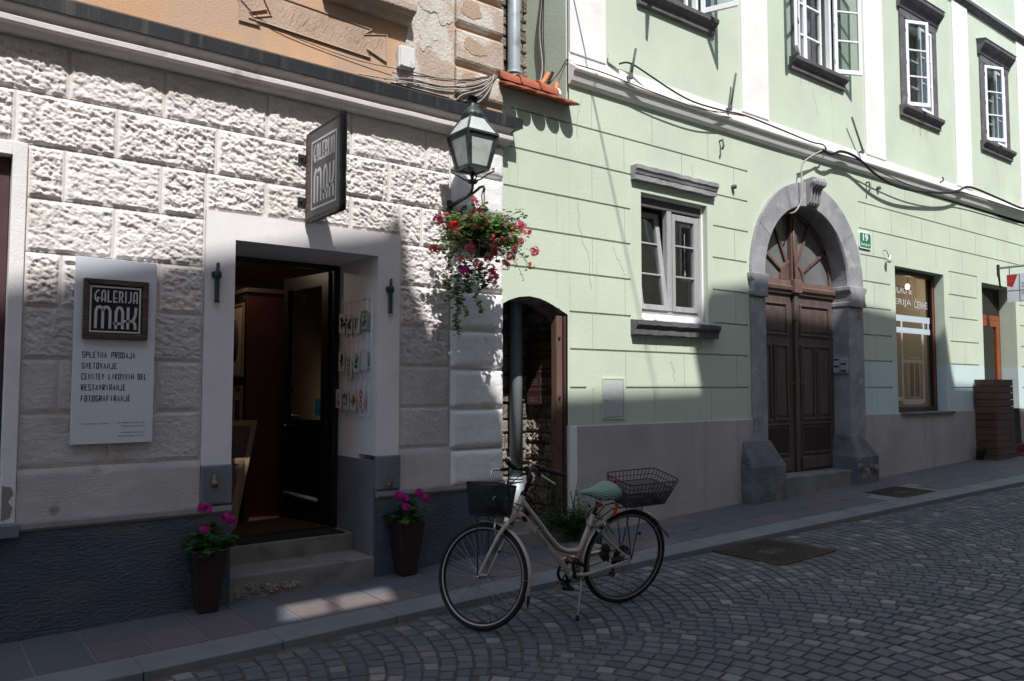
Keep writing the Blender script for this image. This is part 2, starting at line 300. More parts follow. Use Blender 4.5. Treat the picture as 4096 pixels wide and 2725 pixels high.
def translucent(m, k):
    nt = m.node_tree; p = nt.nodes['Principled BSDF']; out = nt.nodes['Material Output']; t = node(nt, 'ShaderNodeBsdfTranslucent'); mx = node(nt, 'ShaderNodeMixShader'); mx.inputs[0].default_value = k
    src = p.inputs['Base Color'].links[0].from_socket; nt.links.new(src, t.inputs[0]); nt.links.new(p.outputs[0], mx.inputs[1]); nt.links.new(t.outputs[0], mx.inputs[2]); nt.links.new(mx.outputs[0], out.inputs[0])
for _k, _v in (('leaf', .4), ('leaf2', .45), ('ivy', .35), ('pink', .4), ('red', .35), ('magenta', .35), ('palepink', .4)): translucent(M[_k], _v)
# ------------------------------------------------------------------ ground
XB = [-40, -12, .6, 1.65, 3.2, 3.75, 6.72, 8.27, 11.32, 14.43, 18, 26, 60]; ZB = [-.25, -.12, 0, .017, .037, .06, .16, .213, .288, .384, .49, .72, 1.7]
def zb(x): return float(np.interp(x, XB, ZB))
def yk(x): return float(np.interp(x, [-40, 3, 13, 26, 60], [4.95, 4.95, 4.5, 4.1, 4.1]))       # kerb's outer edge
XK = [-40, .9, 1.5, 2.2, 3.1, 5.4, 9, 12.6, 18, 26, 60]; ZK = [-.4, -.022, -.01, 0, .02, .107, .204, .29, .43, .63, 1.6]
def zk(x): return float(np.interp(x, XK, ZK))
def zr(x): return zk(x)-.04
def zpav(x, y):
    y0 = yk(x); t = max(0, min(1, (y-y0)/(6-y0))); return zk(x)*(1-t)+zb(x)*t
def strip(name, mt, ya, yb, fz, x0, x1, step, off=0, ny=1):
    xs = list(np.arange(x0, x1+step/2, step)); mb = MB(); vs = []
    for x in xs:
        for j in range(ny+1):
            y = ya(x)+(yb(x)-ya(x))*j/ny; vs.append((x, y, fz(x, y)+off))
    n = ny+1
    fs = [(i*n+j, (i+1)*n+j, (i+1)*n+j+1, i*n+j+1) for i in range(len(xs)-1) for j in range(ny)]
    o = mb.add(vs, fs, 0, True).build(name, mt); tag(o, kind='structure'); return o
MB().add([(-300, -300, -1.5), (300, -300, -1.5), (300, 300, -1.5), (-300, 300, -1.5)], [(0, 1, 2, 3)]).build('ground', M['sand'])['kind'] = 'structure'
strip('road', M['sand'], lambda x: -1.0, lambda x: yk(x)-.004, lambda x, y: zr(x), -40, 60, .5, -.009)
strip('opposite_pavement', M['slab'], lambda x: -2.2, lambda x: -1.0, lambda x, y: zr(x)+.09, -40, 60, 1)
MH = (6.05, 6.885, 4.05, 4.80)      # manhole cover in the road
MP = (9.95, 10.80, 4.86, 5.46)      # cover in the pavement
def setts():
    """granite setts laid in segmental arcs, one mesh"""
    V = []; F = []; T = []
    HB = 1.2; R = 1.72; d = .118; a0 = math.asin(HB/R)
    for b in range(4):                     # arches 2.4 m wide; the first is cut at its crown by the kerb
        m = 24
        for k in range(int((25-(-5))/d)):
            x0 = -5+k*d; j0 = rng.random()
            for j in range(-1, m+1):
                a = -a0+(j+j0)*2*a0/m; a2 = a+2*a0/m*(.885+.06*rng.random()); a = max(a, -a0); a2 = min(a2, a0)
                if a2-a < .02: continue
                am = (a+a2)/2; sp = d*math.cos(am); hw = sp*(.462-.04*rng.random()); cs = []
                for aa, r in ((a, R-hw), (a, R+hw), (a2, R+hw), (a2, R-hw)):
                    x = x0-R+r*math.cos(aa); y = yk(x0)-b*2*HB-r*math.sin(aa); cs.append((x+rng.normal(0, .0035), y+rng.normal(0, .0035)))
                cx = sum(c[0] for c in cs)/4; cy = sum(c[1] for c in cs)/4
                if cy > yk(cx)-.052 or cy < -.95: continue
                if MH[0]-.05 < cx < MH[1]+.05 and MH[2]-.05 < cy < MH[3]+.05: continue
                z = zr(cx)+rng.normal(0, .0012); tx, ty = rng.normal(0, .012, 2); base = len(V)
                for s, dz in ((.84, 0), (.95, -.003), (1.0, -.024)):
                    for (x, y) in cs: V.append((cx+(x-cx)*s, cy+(y-cy)*s, z+dz+((x-cx)*tx+(y-cy)*ty)))
                F.append((base, base+1, base+2, base+3))
                for o in (0, 4):
                    for q in range(4): F.append((base+o+q, base+o+4+q, base+o+4+(q+1) % 4, base+o+(q+1) % 4))
                t = rng.beta(2, 3.2)*.85
                if rng.random() < .08: t = .82+.18*rng.random()
                T += [t]*9
    me = bpy.data.meshes.new('road_setts'); me.from_pydata(V, [], F); me.update(); me.materials.append(M['sett'])
    a = me.attributes.new('tint', 'FLOAT', 'FACE'); a.data.foreach_set('value', T)
    # make all normals face up/outwards
    o = bpy.data.objects.new('road_setts', me); COL.objects.link(o); o['kind'] = 'structure'
    import bmesh
    bm = bmesh.new(); bm.from_mesh(me); bmesh.ops.recalc_face_normals(bm, faces=bm.faces); bm.to_mesh(me); bm.free()
setts()
def pavement():
    strip('pavement', M['grout'], lambda x: yk(x)+.02, lambda x: 6.02, zpav, -14, 40, .5, -.004)
    mb = MB()
    def slab(x0, x1, y0, y1, t, g=.003):
        if x1 > MP[0]-.01 and x0 < MP[1]+.01 and y1 > MP[2] and y0 < MP[3]:
            if y1-MP[3] > .04: slab(x0, x1, MP[3]+.006, y1, t)
            if MP[2]-y0 > .04: slab(x0, x1, y0, MP[2]-.006, t)
            return
        cs = [(x0+g, y0+g), (x1-g, y0+g), (x1-g, y1-g), (x0+g, y1-g)]
        vs = [(x, y, zpav(x, y)+.0015) for x, y in cs]+[(x, y, zpav(x, y)-.02) for x, y in cs]
        mb.add(vs, [(0, 1, 2, 3), (0, 4, 5, 1), (1, 5, 6, 2), (2, 6, 7, 3), (3, 7, 4, 0)], 0, False, t)
    x = -6.0
    while x < 26:
        if x < 5:
            wd = .318; xs = (x, x+wd)
            ya = yk(x+wd/2)+.30
            f = .35+.35*random.random()
            g = .005
            slab(xs[0]+g, xs[1]-g, ya, ya+(6-ya)*f, random.choice((.1, .45, .75, .9)), .0015); slab(xs[0]+g, xs[1]-g, ya+(6-ya)*f, 5.985, random.choice((0, .05, .15, .5)), .0015)
        else:
            wd = .45
            ya = yk(x+wd/2)+.30; n = 3
            for j in range(n):
                sh = .22*(j % 2)
                y0 = ya+(5.99-ya)*j/n; y1 = ya+(5.99-ya)*(j+1)/n
                slab(x+sh, x+sh+wd, y0, y1, random.choice((.0, .2, .45, .7, .85, 1)), .002)
        x += wd
    mb.build('pavement_slabs', M['slab'], None, tints=True)['kind'] = 'structure'
    k = MB(); x = -6.2; L = .82
    while x < 30:
        e = .006; x1 = x+L-e
        q = [(x, yk(x)), (x1, yk(x1)), (x1, yk(x1)+.295), (x, yk(x)+.295)]
        vs = [(a, b, zpav(a, b)+.003) for a, b in q]+[(a, b, zk(a)-.2) for a, b in q]
        k.add(vs, [(0, 1, 2, 3), (0, 4, 5, 1), (1, 5, 6, 2), (2, 6, 7, 3), (3, 7, 4, 0)])
        x += L
    k.build('kerb', M['kerb'], None, bevel=.006)['kind'] = 'structure'
pavement()
def cover(name, label, x0, x1, y0, y1, fz, word):
    t = thing(name, label, 'manhole cover', ((x0+x1)/2, (y0+y1)/2, fz((x0+x1)/2, (y0+y1)/2)), 'iron manhole covers')
    mb = MB(); g = .012
    def pt(x, y, dz): return (x, y, fz(x, y)+dz)
    def slabz(a, b, c, d, z0, z1, target):
        cs = [(a, c), (b, c), (b, d), (a, d)]
        target.add([pt(x, y, z1) for x, y in cs]+[pt(x, y, z0) for x, y in cs], [(0, 1, 2, 3), (0, 4, 5, 1), (1, 5, 6, 2), (2, 6, 7, 3), (3, 7, 4, 0)])
    slabz(x0, x1, y0, y1, -.03, .001, mb); mb.build('cover_plate', M['manhole'], t)
    r = MB(); n = 20
    xm0, xm1, ym0, ym1 = x0+.33*(x1-x0), x0+.62*(x1-x0), y0+.42*(y1-y0), y0+.58*(y1-y0)
    for i in range(n):
        a = y0+.03+(y1-y0-.06)*i/n; b = a+(y1-y0-.06)/n*.5
        for j in range(14):
            c = x0+.03+(x1-x0-.06)*j/14; d = c+(x1-x0-.06)/14*.82
            if d > xm0 and c < xm1 and b > ym0 and a < ym1: continue
            slabz(c, d, a, b, .001, .005, r)
    r.build('rib_pattern', M['manhole'], t)
    if word:
        f = MB(); e = .008
        for (a, b, c, d) in ((xm0, xm1, ym0, ym0+e), (xm0, xm1, ym1-e, ym1), (xm0, xm0+e, ym0+e, ym1-e), (xm1-e, xm1, ym0+e, ym1-e)): slabz(a, b, c, d, .001, .005, f)
        f.build('word_frame', M['rust'], t)
cover('manhole_cover', 'square rusty iron cover set in the cobbled road behind the bicycle', *MH, lambda x, y: zr(x)+.002, 'frame')
cover('manhole_cover', 'iron cover set in the pavement slabs before the arched doorway', *MP, zpav, '')
# ------------------------------------------------------------------ walls with openings and sunk joints
def cellwall(xs, zs, fn, Y0, reveal, name, mt, parent, mi=None):
    """front wall as rectangular cells; fn(x, z) = sunk depth, or None for an opening whose reveals run back to `reveal`"""
    xs = sorted(set(round(x, 4) for x in xs)); zs = sorted(set(round(z, 4) for z in zs)); mb = MB()
    nx, nz = len(xs)-1, len(zs)-1; D = {}
    for i in range(nx):
        for k in range(nz): D[i, k] = fn((xs[i]+xs[i+1])/2, (zs[k]+zs[k+1])/2)
    mif = mi or (lambda x, z: 0)
    idx = {}
    def vid(x, y, z):
        q = (round(x, 4), round(y, 4), round(z, 4))
        if q not in idx: idx[q] = len(mb.v); mb.v.append(q)
        return idx[q]
    def quad(ps, m): mb.f.append(tuple(vid(*p) for p in ps)); mb.m.append(m); mb.sm.append(False); mb.t.append(.5)
    for (i, k), d in D.items():
        x0, x1, z0, z1 = xs[i], xs[i+1], zs[k], zs[k+1]; m = mif((x0+x1)/2, (z0+z1)/2)
        if d is not None: quad([(x0, Y0+d, z0), (x1, Y0+d, z0), (x1, Y0+d, z1), (x0, Y0+d, z1)], m)
        for (i2, k2, e) in ((i+1, k, 'r'), (i, k+1, 't')):
            d2 = D.get((i2, k2), 'none')
            if d2 == 'none' or d2 == d: continue
            if d is None and d2 is None: continue
            A = reveal if d is None else Y0+d; B = reveal if d2 is None else Y0+d2
            if abs(A-B) < 1e-6: continue
            m2 = m if d is not None else mif(*(((xs[i2]+xs[i2+1])/2, (z0+z1)/2) if e == 'r' else ((x0+x1)/2, (zs[k2]+zs[k2+1])/2)))
            if e == 'r': quad([(x1, A, z0), (x1, B, z0), (x1, B, z1), (x1, A, z1)], m2)
            else: quad([(x0, A, z1), (x1, A, z1), (x1, B, z1), (x0, B, z1)], m2)
    return mb.build(name, mt, parent)
def mkxz(y): return lambda a, b: (a, y, b)
# ------------------------------------------------------------------ the gallery house (left)
GH = thing('gallery_house', 'left house of rough white block plaster with the dark open gallery door', 'house', (2, 6, .03))
JZ = [1.08, 1.43, 1.785, 2.13, 2.485, 2.84, 3.19, 3.54, 3.89]
def rustic():
    mb = MB(); flat = MB()
    holes = [(1.768, 3.402, 0, 2.912), (-1.2, .628, 0, 3.19)]
    offs = [1.152, .845, 1.152, .845, 1.152, .845, .50, .852, .852]
    pitch = .66; cell = .0072
    def clip(x0, x1, z0, z1):
        """pieces (x0, x1, z0) of a block left free by the openings"""
        out = [(x0, x1, z0)]
        for hx0, hx1, hz0, hz1 in holes:
            if z0 < hz1-.02:
                nw = []
                for a, b, c in out:
                    if b <= hx0 or a >= hx1: nw.append((a, b, c)); continue
                    if a < hx0: nw.append((a, hx0, c))
                    if b > hx1: nw.append((hx1, b, c))
                    if z1 > hz1+.05: nw.append((max(a, hx0), min(b, hx1), hz1))
                out = [q for q in nw if q[1]-q[0] > .03]
        return out
    verts = {0: [1.152], 1: [.843, 1.455], 2: [1.15], 3: [.843, 1.455], 4: [1.155], 5: [.844, 1.455, 2.216, 2.937], 6: [.5, 1.157, 1.84, 2.216+.35-.35, 2.9, 3.55], 7: [.852, 1.463, 2.217, 2.935, 3.66]}
    verts[5] = [.844, 1.455, 2.217, 2.936, 3.62]; verts[6] = [.55, 1.157, 1.838, 2.56, 3.29]
    for r in range(8):
        z0, z1 = JZ[r], JZ[r+1]
        xs = sorted(v for v in verts[r]); ls = [xs[0]]
        while ls[-1] > -10.5: ls.append(ls[-1]-pitch)
        full = sorted(ls)+xs[1:]
        if r < 5: full += [1.77, 3.40]
        full += [3.92]
        for a, b in zip(full[:-1], full[1:]):
            for x0, x1, zc in clip(a, b, z0, z1):
                X0, X1, Z0, Z1 = x0+.0045, x1-.0045, zc+.005, z1-.005
                fine = x1 > .3
                c = cell if fine else .06
                nx = max(2, int((X1-X0)/c)); nz = max(2, int((Z1-Z0)/c))
                gx = np.linspace(X0, X1, nx+1); gz = np.linspace(Z0, Z1, nz+1); GX, GZ = np.meshgrid(gx, gz)
                ed = np.minimum(np.minimum(GX-X0, X1-GX), np.minimum(GZ-Z0, Z1-GZ)); k = np.clip((ed-.010)/.012, 0, 1)
                amp = (.55 if r < 3 else .85 if r < 4 else 1.)*(.7+.5*random.random()); sx = random.random()*90
                ca, sa = math.cos(.5), math.sin(.5); U = (GX*ca-GZ*sa); V = (GX*sa+GZ*ca)
                n1 = vnoise(U*26+sx, V*52+sx, 3); n2 = vnoise(U*70+sx, V*105, 5); n3 = vnoise(GX*150, GZ*170+sx, 8)
                h = .010*np.clip((n1-.30)/.22, 0, 1)+.008*np.clip((n2-.33)/.2, 0, 1)+.005*n1+.004*n3
                if r < 2: h = .008*n1+.008*n2+.006*n3
                H = .005+k*h*amp
                H[0, :] = H[-1, :] = .004; H[:, 0] = H[:, -1] = .004
                b0 = len(mb.v); vs = np.stack([GX.ravel(), 6-H.ravel(), GZ.ravel()], 1)
                mb.v += list(map(tuple, vs)); q = np.arange((nx+1)*nz).reshape(nz, nx+1)[:, :-1].ravel()+b0
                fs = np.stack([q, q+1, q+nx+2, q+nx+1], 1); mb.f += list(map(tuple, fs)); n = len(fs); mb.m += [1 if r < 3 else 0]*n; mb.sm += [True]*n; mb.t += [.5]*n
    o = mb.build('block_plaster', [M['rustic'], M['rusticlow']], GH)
    xs = [-12, -1.2, .628, 1.768, 3.402, 4.5]; zs = [-.4, 2.912, 3.19, 4.2]
    cellwall(xs, zs, lambda x, z: None if any(a < x < b and z < d for a, b, c, d in holes) else .0, 6, 6.3, 'wall', M['joint'], GH)
rustic()
def gallery_front():
    P = GH
    # plain render band, ledge, blue base
    for x0, x1, nm in ((-12, -1.2, 0), (.632, 1.766, 1), (3.404, 4.508, 2)):
        mb = MB(); c = .03; nx = max(2, int((x1-x0)/(c if nm else .2))); zz = np.linspace(.735, 1.072, 13); gx = np.linspace(x0, x1, nx+1)
        GX, GZ = np.meshgrid(gx, zz); H = .012+.006*vnoise(GX*14, GZ*20, 4)+.004*vnoise(GX*40, GZ*40, 6); H[-1, :] = .0
        b0 = 0; mb.v += list(map(tuple, np.stack([GX.ravel(), 6-H.ravel(), GZ.ravel()], 1)))
        for k in range(12):
            for i in range(nx): mb.f.append((k*(nx+1)+i, k*(nx+1)+i+1, (k+1)*(nx+1)+i+1, (k+1)*(nx+1)+i)); mb.m.append(0); mb.sm.append(True); mb.t.append(.5)
        mb.build('render_band', M['plainpl'], P)
    for x0, x1 in ((-12, 1.992), (3.19, 4.52)):
        MB().prism([(6.0, .745), (5.955, .733), (5.95, .70), (5.96, .68), (6.0, .68)], x0, x1, plane='yz').build('ledge', M['ledge'], P, bevel=.004)
        mb = MB(); nx = int((x1-x0)/.12); gx = np.linspace(x0, x1, nx+1); gz = np.linspace(-.25, .68, 12); GX, GZ = np.meshgrid(gx, gz)
        H = .030+.006*vnoise(GX*9, GZ*16, 4)
        mb.v += list(map(tuple, np.stack([GX.ravel(), 6-H.ravel(), GZ.ravel()], 1)))
        for k in range(11):
            for i in range(nx): mb.f.append((k*(nx+1)+i, k*(nx+1)+i+1, (k+1)*(nx+1)+i+1, (k+1)*(nx+1)+i)); mb.m.append(0); mb.sm.append(True); mb.t.append(.5)
        xe = x1 if x0 < 0 else x0
        yb = 6.36; b = len(mb.v)
        mb.add([(xe, 5.97, -.2), (xe, yb, -.2), (xe, yb, .68), (xe, 5.97, .68)], [(0, 1, 2, 3)])
        mb.build('blue_base', M['blue'], P)
    # door surround: one U of smooth plaster with the deep reveals behind
    s = MB(); y0 = 5.978
    s.box(1.77, 1.988, y0, 6.30, 1.03, 2.912); s.box(3.19, 3.40, y0, 6.30, 1.03, 2.912); s.box(1.988, 3.19, y0, 6.30, 2.71, 2.912)
    s.box(1.80, 1.985, 6.302, 6.75, .34, 2.9); s.box(3.19, 3.40, 6.302, 6.75, .98, 2.9); s.box(1.985, 3.19, 6.302, 6.75, 2.71, 2.9)
    s.build('door_surround', M['surround'], P)
    mbox('granite_block', M['granite'], P, 1.768, 1.992, 5.955, 6.02, .745, 1.035, bevel=.01); mbox('granite_block', M['granite'], P, 3.187, 3.412, 5.955, 6.02, .745, 1.03, bevel=.01)
    mbox('granite_reveal', M['granite'], P, 3.184, 3.30, 6.02, 6.76, .0, .99)
    mbox('granite_panel', M['granite'], P, 1.815, 1.945, 5.951, 5.954, .765, .985, bevel=0); mbox('granite_panel', M['granite'], P, 3.235, 3.365, 5.951, 5.954, .765, .985, bevel=0)
    # steps
    st = MB(); st.add(*stepmesh(1.99, 3.19, 5.985, 6.45, -.1, .2)); st.add(*stepmesh(1.985, 3.19, 6.385, 6.78, .1, .345)); st.build('door_step', M['cement'], P, bevel=.008)
    # rubble showing in the lower step
    rb = MB()
    for i in range(15):
        x = 2.03+.036*i+random.uniform(-.01, .01); z = zb(x)+.012+random.random()*.10*(1-i/20); r = random.uniform(.018, .036)
        rb.lathe([(0, .004), (r*.6, .009), (r, 0)], (x, 5.9835, z+r*.4), 7, (0, -1, .1), smooth=False)
    rb.build('rubble_patch', M['rubble'], P)
    # white corner pilaster of cushion blocks
    pj = [.715, 1.046, 1.41, 1.768, 2.122, 2.48, 2.85, 3.20, 3.565, 3.885]
    q = MB()
    for a, b in zip(pj[:-1], pj[1:]):
        nx, nz = 30, 22; a2, b2 = a+.008, b-.008
        gx = np.linspace(3.925, 4.508, nx+1); gz = np.linspace(a2, b2, nz+1); GX, GZ = np.meshgrid(gx, gz)
        e = np.minimum(np.minimum(GX-3.925, 4.508-GX), np.minimum(GZ-a2, b2-GZ)); H = .004+.05*(1-(1-np.clip(e/.05, 0, 1))**2)**.5+.006*vnoise(GX*22, GZ*22+a*50, 2)*np.clip(e/.05, 0, 1)+.004*vnoise(GX*60, GZ*60+a*50, 5)
        b0 = len(q.v); q.v += list(map(tuple, np.stack([GX.ravel(), 6-H.ravel(), GZ.ravel()], 1)))
        for k in range(nz):
            for i in range(nx): q.f.append((b0+k*(nx+1)+i, b0+k*(nx+1)+i+1, b0+(k+1)*(nx+1)+i+1, b0+(k+1)*(nx+1)+i)); q.m.append(0); q.sm.append(True); q.t.append(.5)
    q.build('corner_pilaster', M['quoin'], P)
    mbox('pilaster_joint', M['joint'], P, 3.93, 4.506, 5.99, 6.2, .7, 3.9, bevel=0)
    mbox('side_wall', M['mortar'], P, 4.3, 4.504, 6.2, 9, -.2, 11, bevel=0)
    # cornice with sheet-metal edge
    prof = [(0, 3.885), (.045, 3.888), (.09, 3.90), (.105, 3.915), (.112, 3.922), (.150, 3.924), (.156, 3.93), (.157, 3.962), (.15, 3.968), (.09, 3.985), (.10, 4.0), (.125, 4.015), (.17, 4.035), (.175, 4.05), (0, 4.05)]
    nseg = 60; mb = MB(); n = len(prof); x0, x1 = -12, 4.53
    for i in range(nseg+1):
        x = x0+(x1-x0)*i/nseg; j = random.uniform(-.002, .002)
        for p, z in prof: mb.v.append((x, 6-p-(j if p else 0), z+(j if p else 0)))
    for i in range(nseg):
        for k in range(n-1): mb.f.append((i*n+k, (i+1)*n+k, (i+1)*n+k+1, i*n+k+1)); mb.m.append(0); mb.sm.append(False); mb.t.append(.5)
    mb.f.append(tuple(nseg*n+k for k in range(n))); mb.m.append(0); mb.sm.append(False); mb.t.append(.5)
    mb.build('cornice', M['cornice'], P)
    f = MB(); xs = [-12, .45, 2.23+.0, 3.63, 4.62]
    for a, b in zip(xs[:-1], xs[1:]):
        f.prism([(5.81, 4.045), (5.806, 4.14), (6.0, 4.235), (6.0, 4.05), (5.83, 4.05)], a+.002, b-.002, plane='yz')
    f.build('sheet_metal_edge', M['flash'], P)
    # upper floor
    cellwall([-12, 2.72, 3.4, 4.5], [4.2, 5.0, 6.9, 11], lambda x, z: None if 2.72 < x < 3.4 and 5 < z < 6.9 else 0, 6, 6.2, 'upper_wall', M['orange'], P)
    b = MB()     # bare patch where the plaster fell, and its ragged orange edge is the wall behind
    pts = [(3.30, 4.24), (3.95, 4.24), (3.955, 7.5), (3.47, 7.5), (3.44, 5.3), (3.50, 5.12), (3.46, 5.0), (3.52, 4.9), (3.47, 4.80), (3.44, 4.62), (3.36, 4.5), (3.32, 4.36)]
    b.prism(pts, 5.984, 5.999); b.build('bare_plaster_patch', M['bare'], P)
    chip = MB()
    def ragged(cx, cz, a, b, n=46):
        ph = [(random.random()*6.28, k, .34/k**.9*random.uniform(.5, 1)) for k in (2, 3, 5, 8, 13, 19)]
        return [(cx+a*r*math.cos(t), cz+b*r*math.sin(t)) for t in np.linspace(0, 2*math.pi, n+1)[:-1] for r in [1+sum(m*math.sin(k*t+p) for p, k, m in ph)]]
    for ci, (cx, cz, rr) in enumerate(((3.56, 4.93, .15), (3.68, 4.78, .13), (3.62, 4.66, .06), (3.85, 4.98, .10), (3.66, 5.15, .22))):
        chip.prism(ragged(cx, cz, rr*.75, rr*.85), 5.9815-.0012*ci, 5.9835)
    chip.build('pale_plaster_remnant', M['palebare'], P)
    # relief band with zig-zag end
    r = MB()
    Lz = [(-1.5, 4.41), (1.98, 4.41), (2.03, 4.55)]
    outline = [(.85, 4.41), (2.127, 4.413), (2.07, 4.49), (3.094, 4.412), (3.07, 4.47), (3.253, 4.408), (3.257, 4.645), (3.03, 4.60), (3.105, 4.655), (2.222, 4.64), (2.20, 4.60), (.85, 4.66)]
    outline = [(1.99, 4.405), (2.16, 4.405), (2.085, 4.47), (2.11, 4.50), (2.16, 4.405+.0), ] if False else [(2.055, 4.452), (3.105, 4.405), (3.062, 4.475), (3.255, 4.405), (3.257, 4.648), (3.035, 4.592), (3.112, 4.655), (2.14, 4.70), (2.235, 4.52)]
    r.prism(outline, 5.991, 5.999); r.prism([(1.985, 4.412), (2.145, 4.412), (2.06, 4.50), (2.20, 4.56), (2.08, 4.70), (1.985, 4.70)], 5.991, 5.999)
    r.build('relief_panel', M['panel'], P)
    e = MB(); rim = [(x, 5.988, z) for x, z in outline]; e.tube(rim, .007, 5, closed=True, smooth=False); e.tube([(1.985, 5.988, 4.70), (1.985, 5.988, 4.412), (2.145, 5.988, 4.412), (2.06, 5.988, 4.50), (2.20, 5.988, 4.56)], .007, 5, smooth=False)
    for k in range(60):
        x = 2.30+.9*random.random(); z = 4.47+.13*random.random(); L_ = .03+.03*random.random(); e.tube([(x, 5.990, z), (x+L_*.5, 5.990, z+L_)], .0022, 3, caps=False)
    e.build('relief_rim', M['panel'], P)
    # groove lines on the relief
    # upper window with sill
    s = MB(); s.prism([(6.0, 4.78), (5.93, 4.79), (5.90, 4.83), (5.86, 4.845), (5.84, 4.86), (5.84, 4.925), (6.0, 4.95)], 2.66, 3.47, plane='yz'); s.build('upper_window_sill', M['bare'], P, bevel=.006)
    ww = MB(); ww.box(2.72, 2.80, 6.02, 6.1, 4.95, 6.9); ww.box(3.32, 3.4, 6.02, 6.1, 4.95, 6.9); ww.box(2.8, 3.32, 6.02, 6.1, 4.95, 5.03); ww.box(2.8, 3.32, 6.02, 6.1, 6.82, 6.9); ww.box(3.03, 3.09, 6.02, 6.1, 5.03, 6.82)
    uw = ww.build('upper_window', M['marframe'], P); mbox('pane', M['glass'], uw, 2.8, 3.32, 6.06, 6.065, 5.03, 6.82, bevel=0)
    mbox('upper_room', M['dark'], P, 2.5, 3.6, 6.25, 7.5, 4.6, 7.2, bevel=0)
    # corner quoins of the upper floor
    qz = [4.24, 4.55, 4.91, 5.24, 5.57, 5.9, 6.23, 6.56, 6.89, 7.22]
    for a, bb in zip(qz[:-1], qz[1:]):
        k = MB(); a2, b2 = a+.03, bb
        k.prism([(6, a2), (5.965, a2+.03), (5.955, a2+.05), (5.955, b2-.03), (5.965, b2-.012), (6, b2)], 3.962, 4.50, plane='yz'); k.build('upper_quoin', M['bare'], P, bevel=.006)
        c = MB(); xm = random.uniform(4.1, 4.2); zm = (a2+b2)/2+.02
        c.prism(ragged(xm, zm, .13, .07), 5.951, 5.956); c.build('quoin_chip', M['panel'], P)
    mbox('roof', M['rooftile'], P, -12.2, 4.5, 6.0, 14, 11, 11.3)
    mbox('back_wall', M['opp1'], P, -12, 4.3, 13.5, 13.9, -1, 11, bevel=0)
def stepmesh(x0, x1, y0, y1, z0, z1):
    nx = 24; vs = []; fs = []
    for i in range(nx+1):
        x = x0+(x1-x0)*i/nx; j = random.uniform(-.003, .003); k = random.uniform(-.002, .002)
        vs += [(x, y0+j, z0), (x, y0+j, z1+k), (x, y1, z1), (x, y1, z0)]
    for i in range(nx):
        a = i*4; b = a+4
        for q in range(3): fs.append((a+q, b+q, b+q+1, a+q+1))
    fs += [(0, 1, 2, 3), (nx*4+3, nx*4+2, nx*4+1, nx*4)]
    return vs, fs
gallery_front()
def side_window():
    P = GH     # window at the left edge with white plaster frame
    s = MB(); s.box(.545, .628, 5.972, 6.3, .74, 3.19); s.box(-1.2, .545, 5.972, 6.3, 3.10, 3.19); s.box(-1.2, -1.12, 5.972, 6.3, .74, 3.10); s.build('window_surround', M['whitepl'], P, bevel=.004)
    f = MB()
    for a, b, c, d in ((-1.12, -1.03, .85, 3.10), (.455, .545, .85, 3.10), (-1.03, .455, 3.0, 3.10), (-1.03, .455, .85, .95), (-.33, -.24, .95, 3.0)): f.box(a, b, 6.06, 6.14, c, d)
    w_ = f.build('window', M['marframe'], P, bevel=.008); mbox('pane', M['shopglass'], w_, -1.03, .455, 6.10, 6.105, .95, 3.0, bevel=0)
    mbox('window_sill', M['granite'], P, -1.3, .645, 5.90, 6.06, .66, .74)
    mbox('sill_wall', M['joint'], P, -1.2, .56, 5.99, 6.3, .74, .85, bevel=0)
    chips = MB(); chips.prism([(.552, .98), (.60, .97), (.615, .93), (.585, .88), (.612, .84), (.60, .78), (.552, .76)], 5.968, 5.972); chips.build('plaster_chip', M['ledge'], P)
side_window()
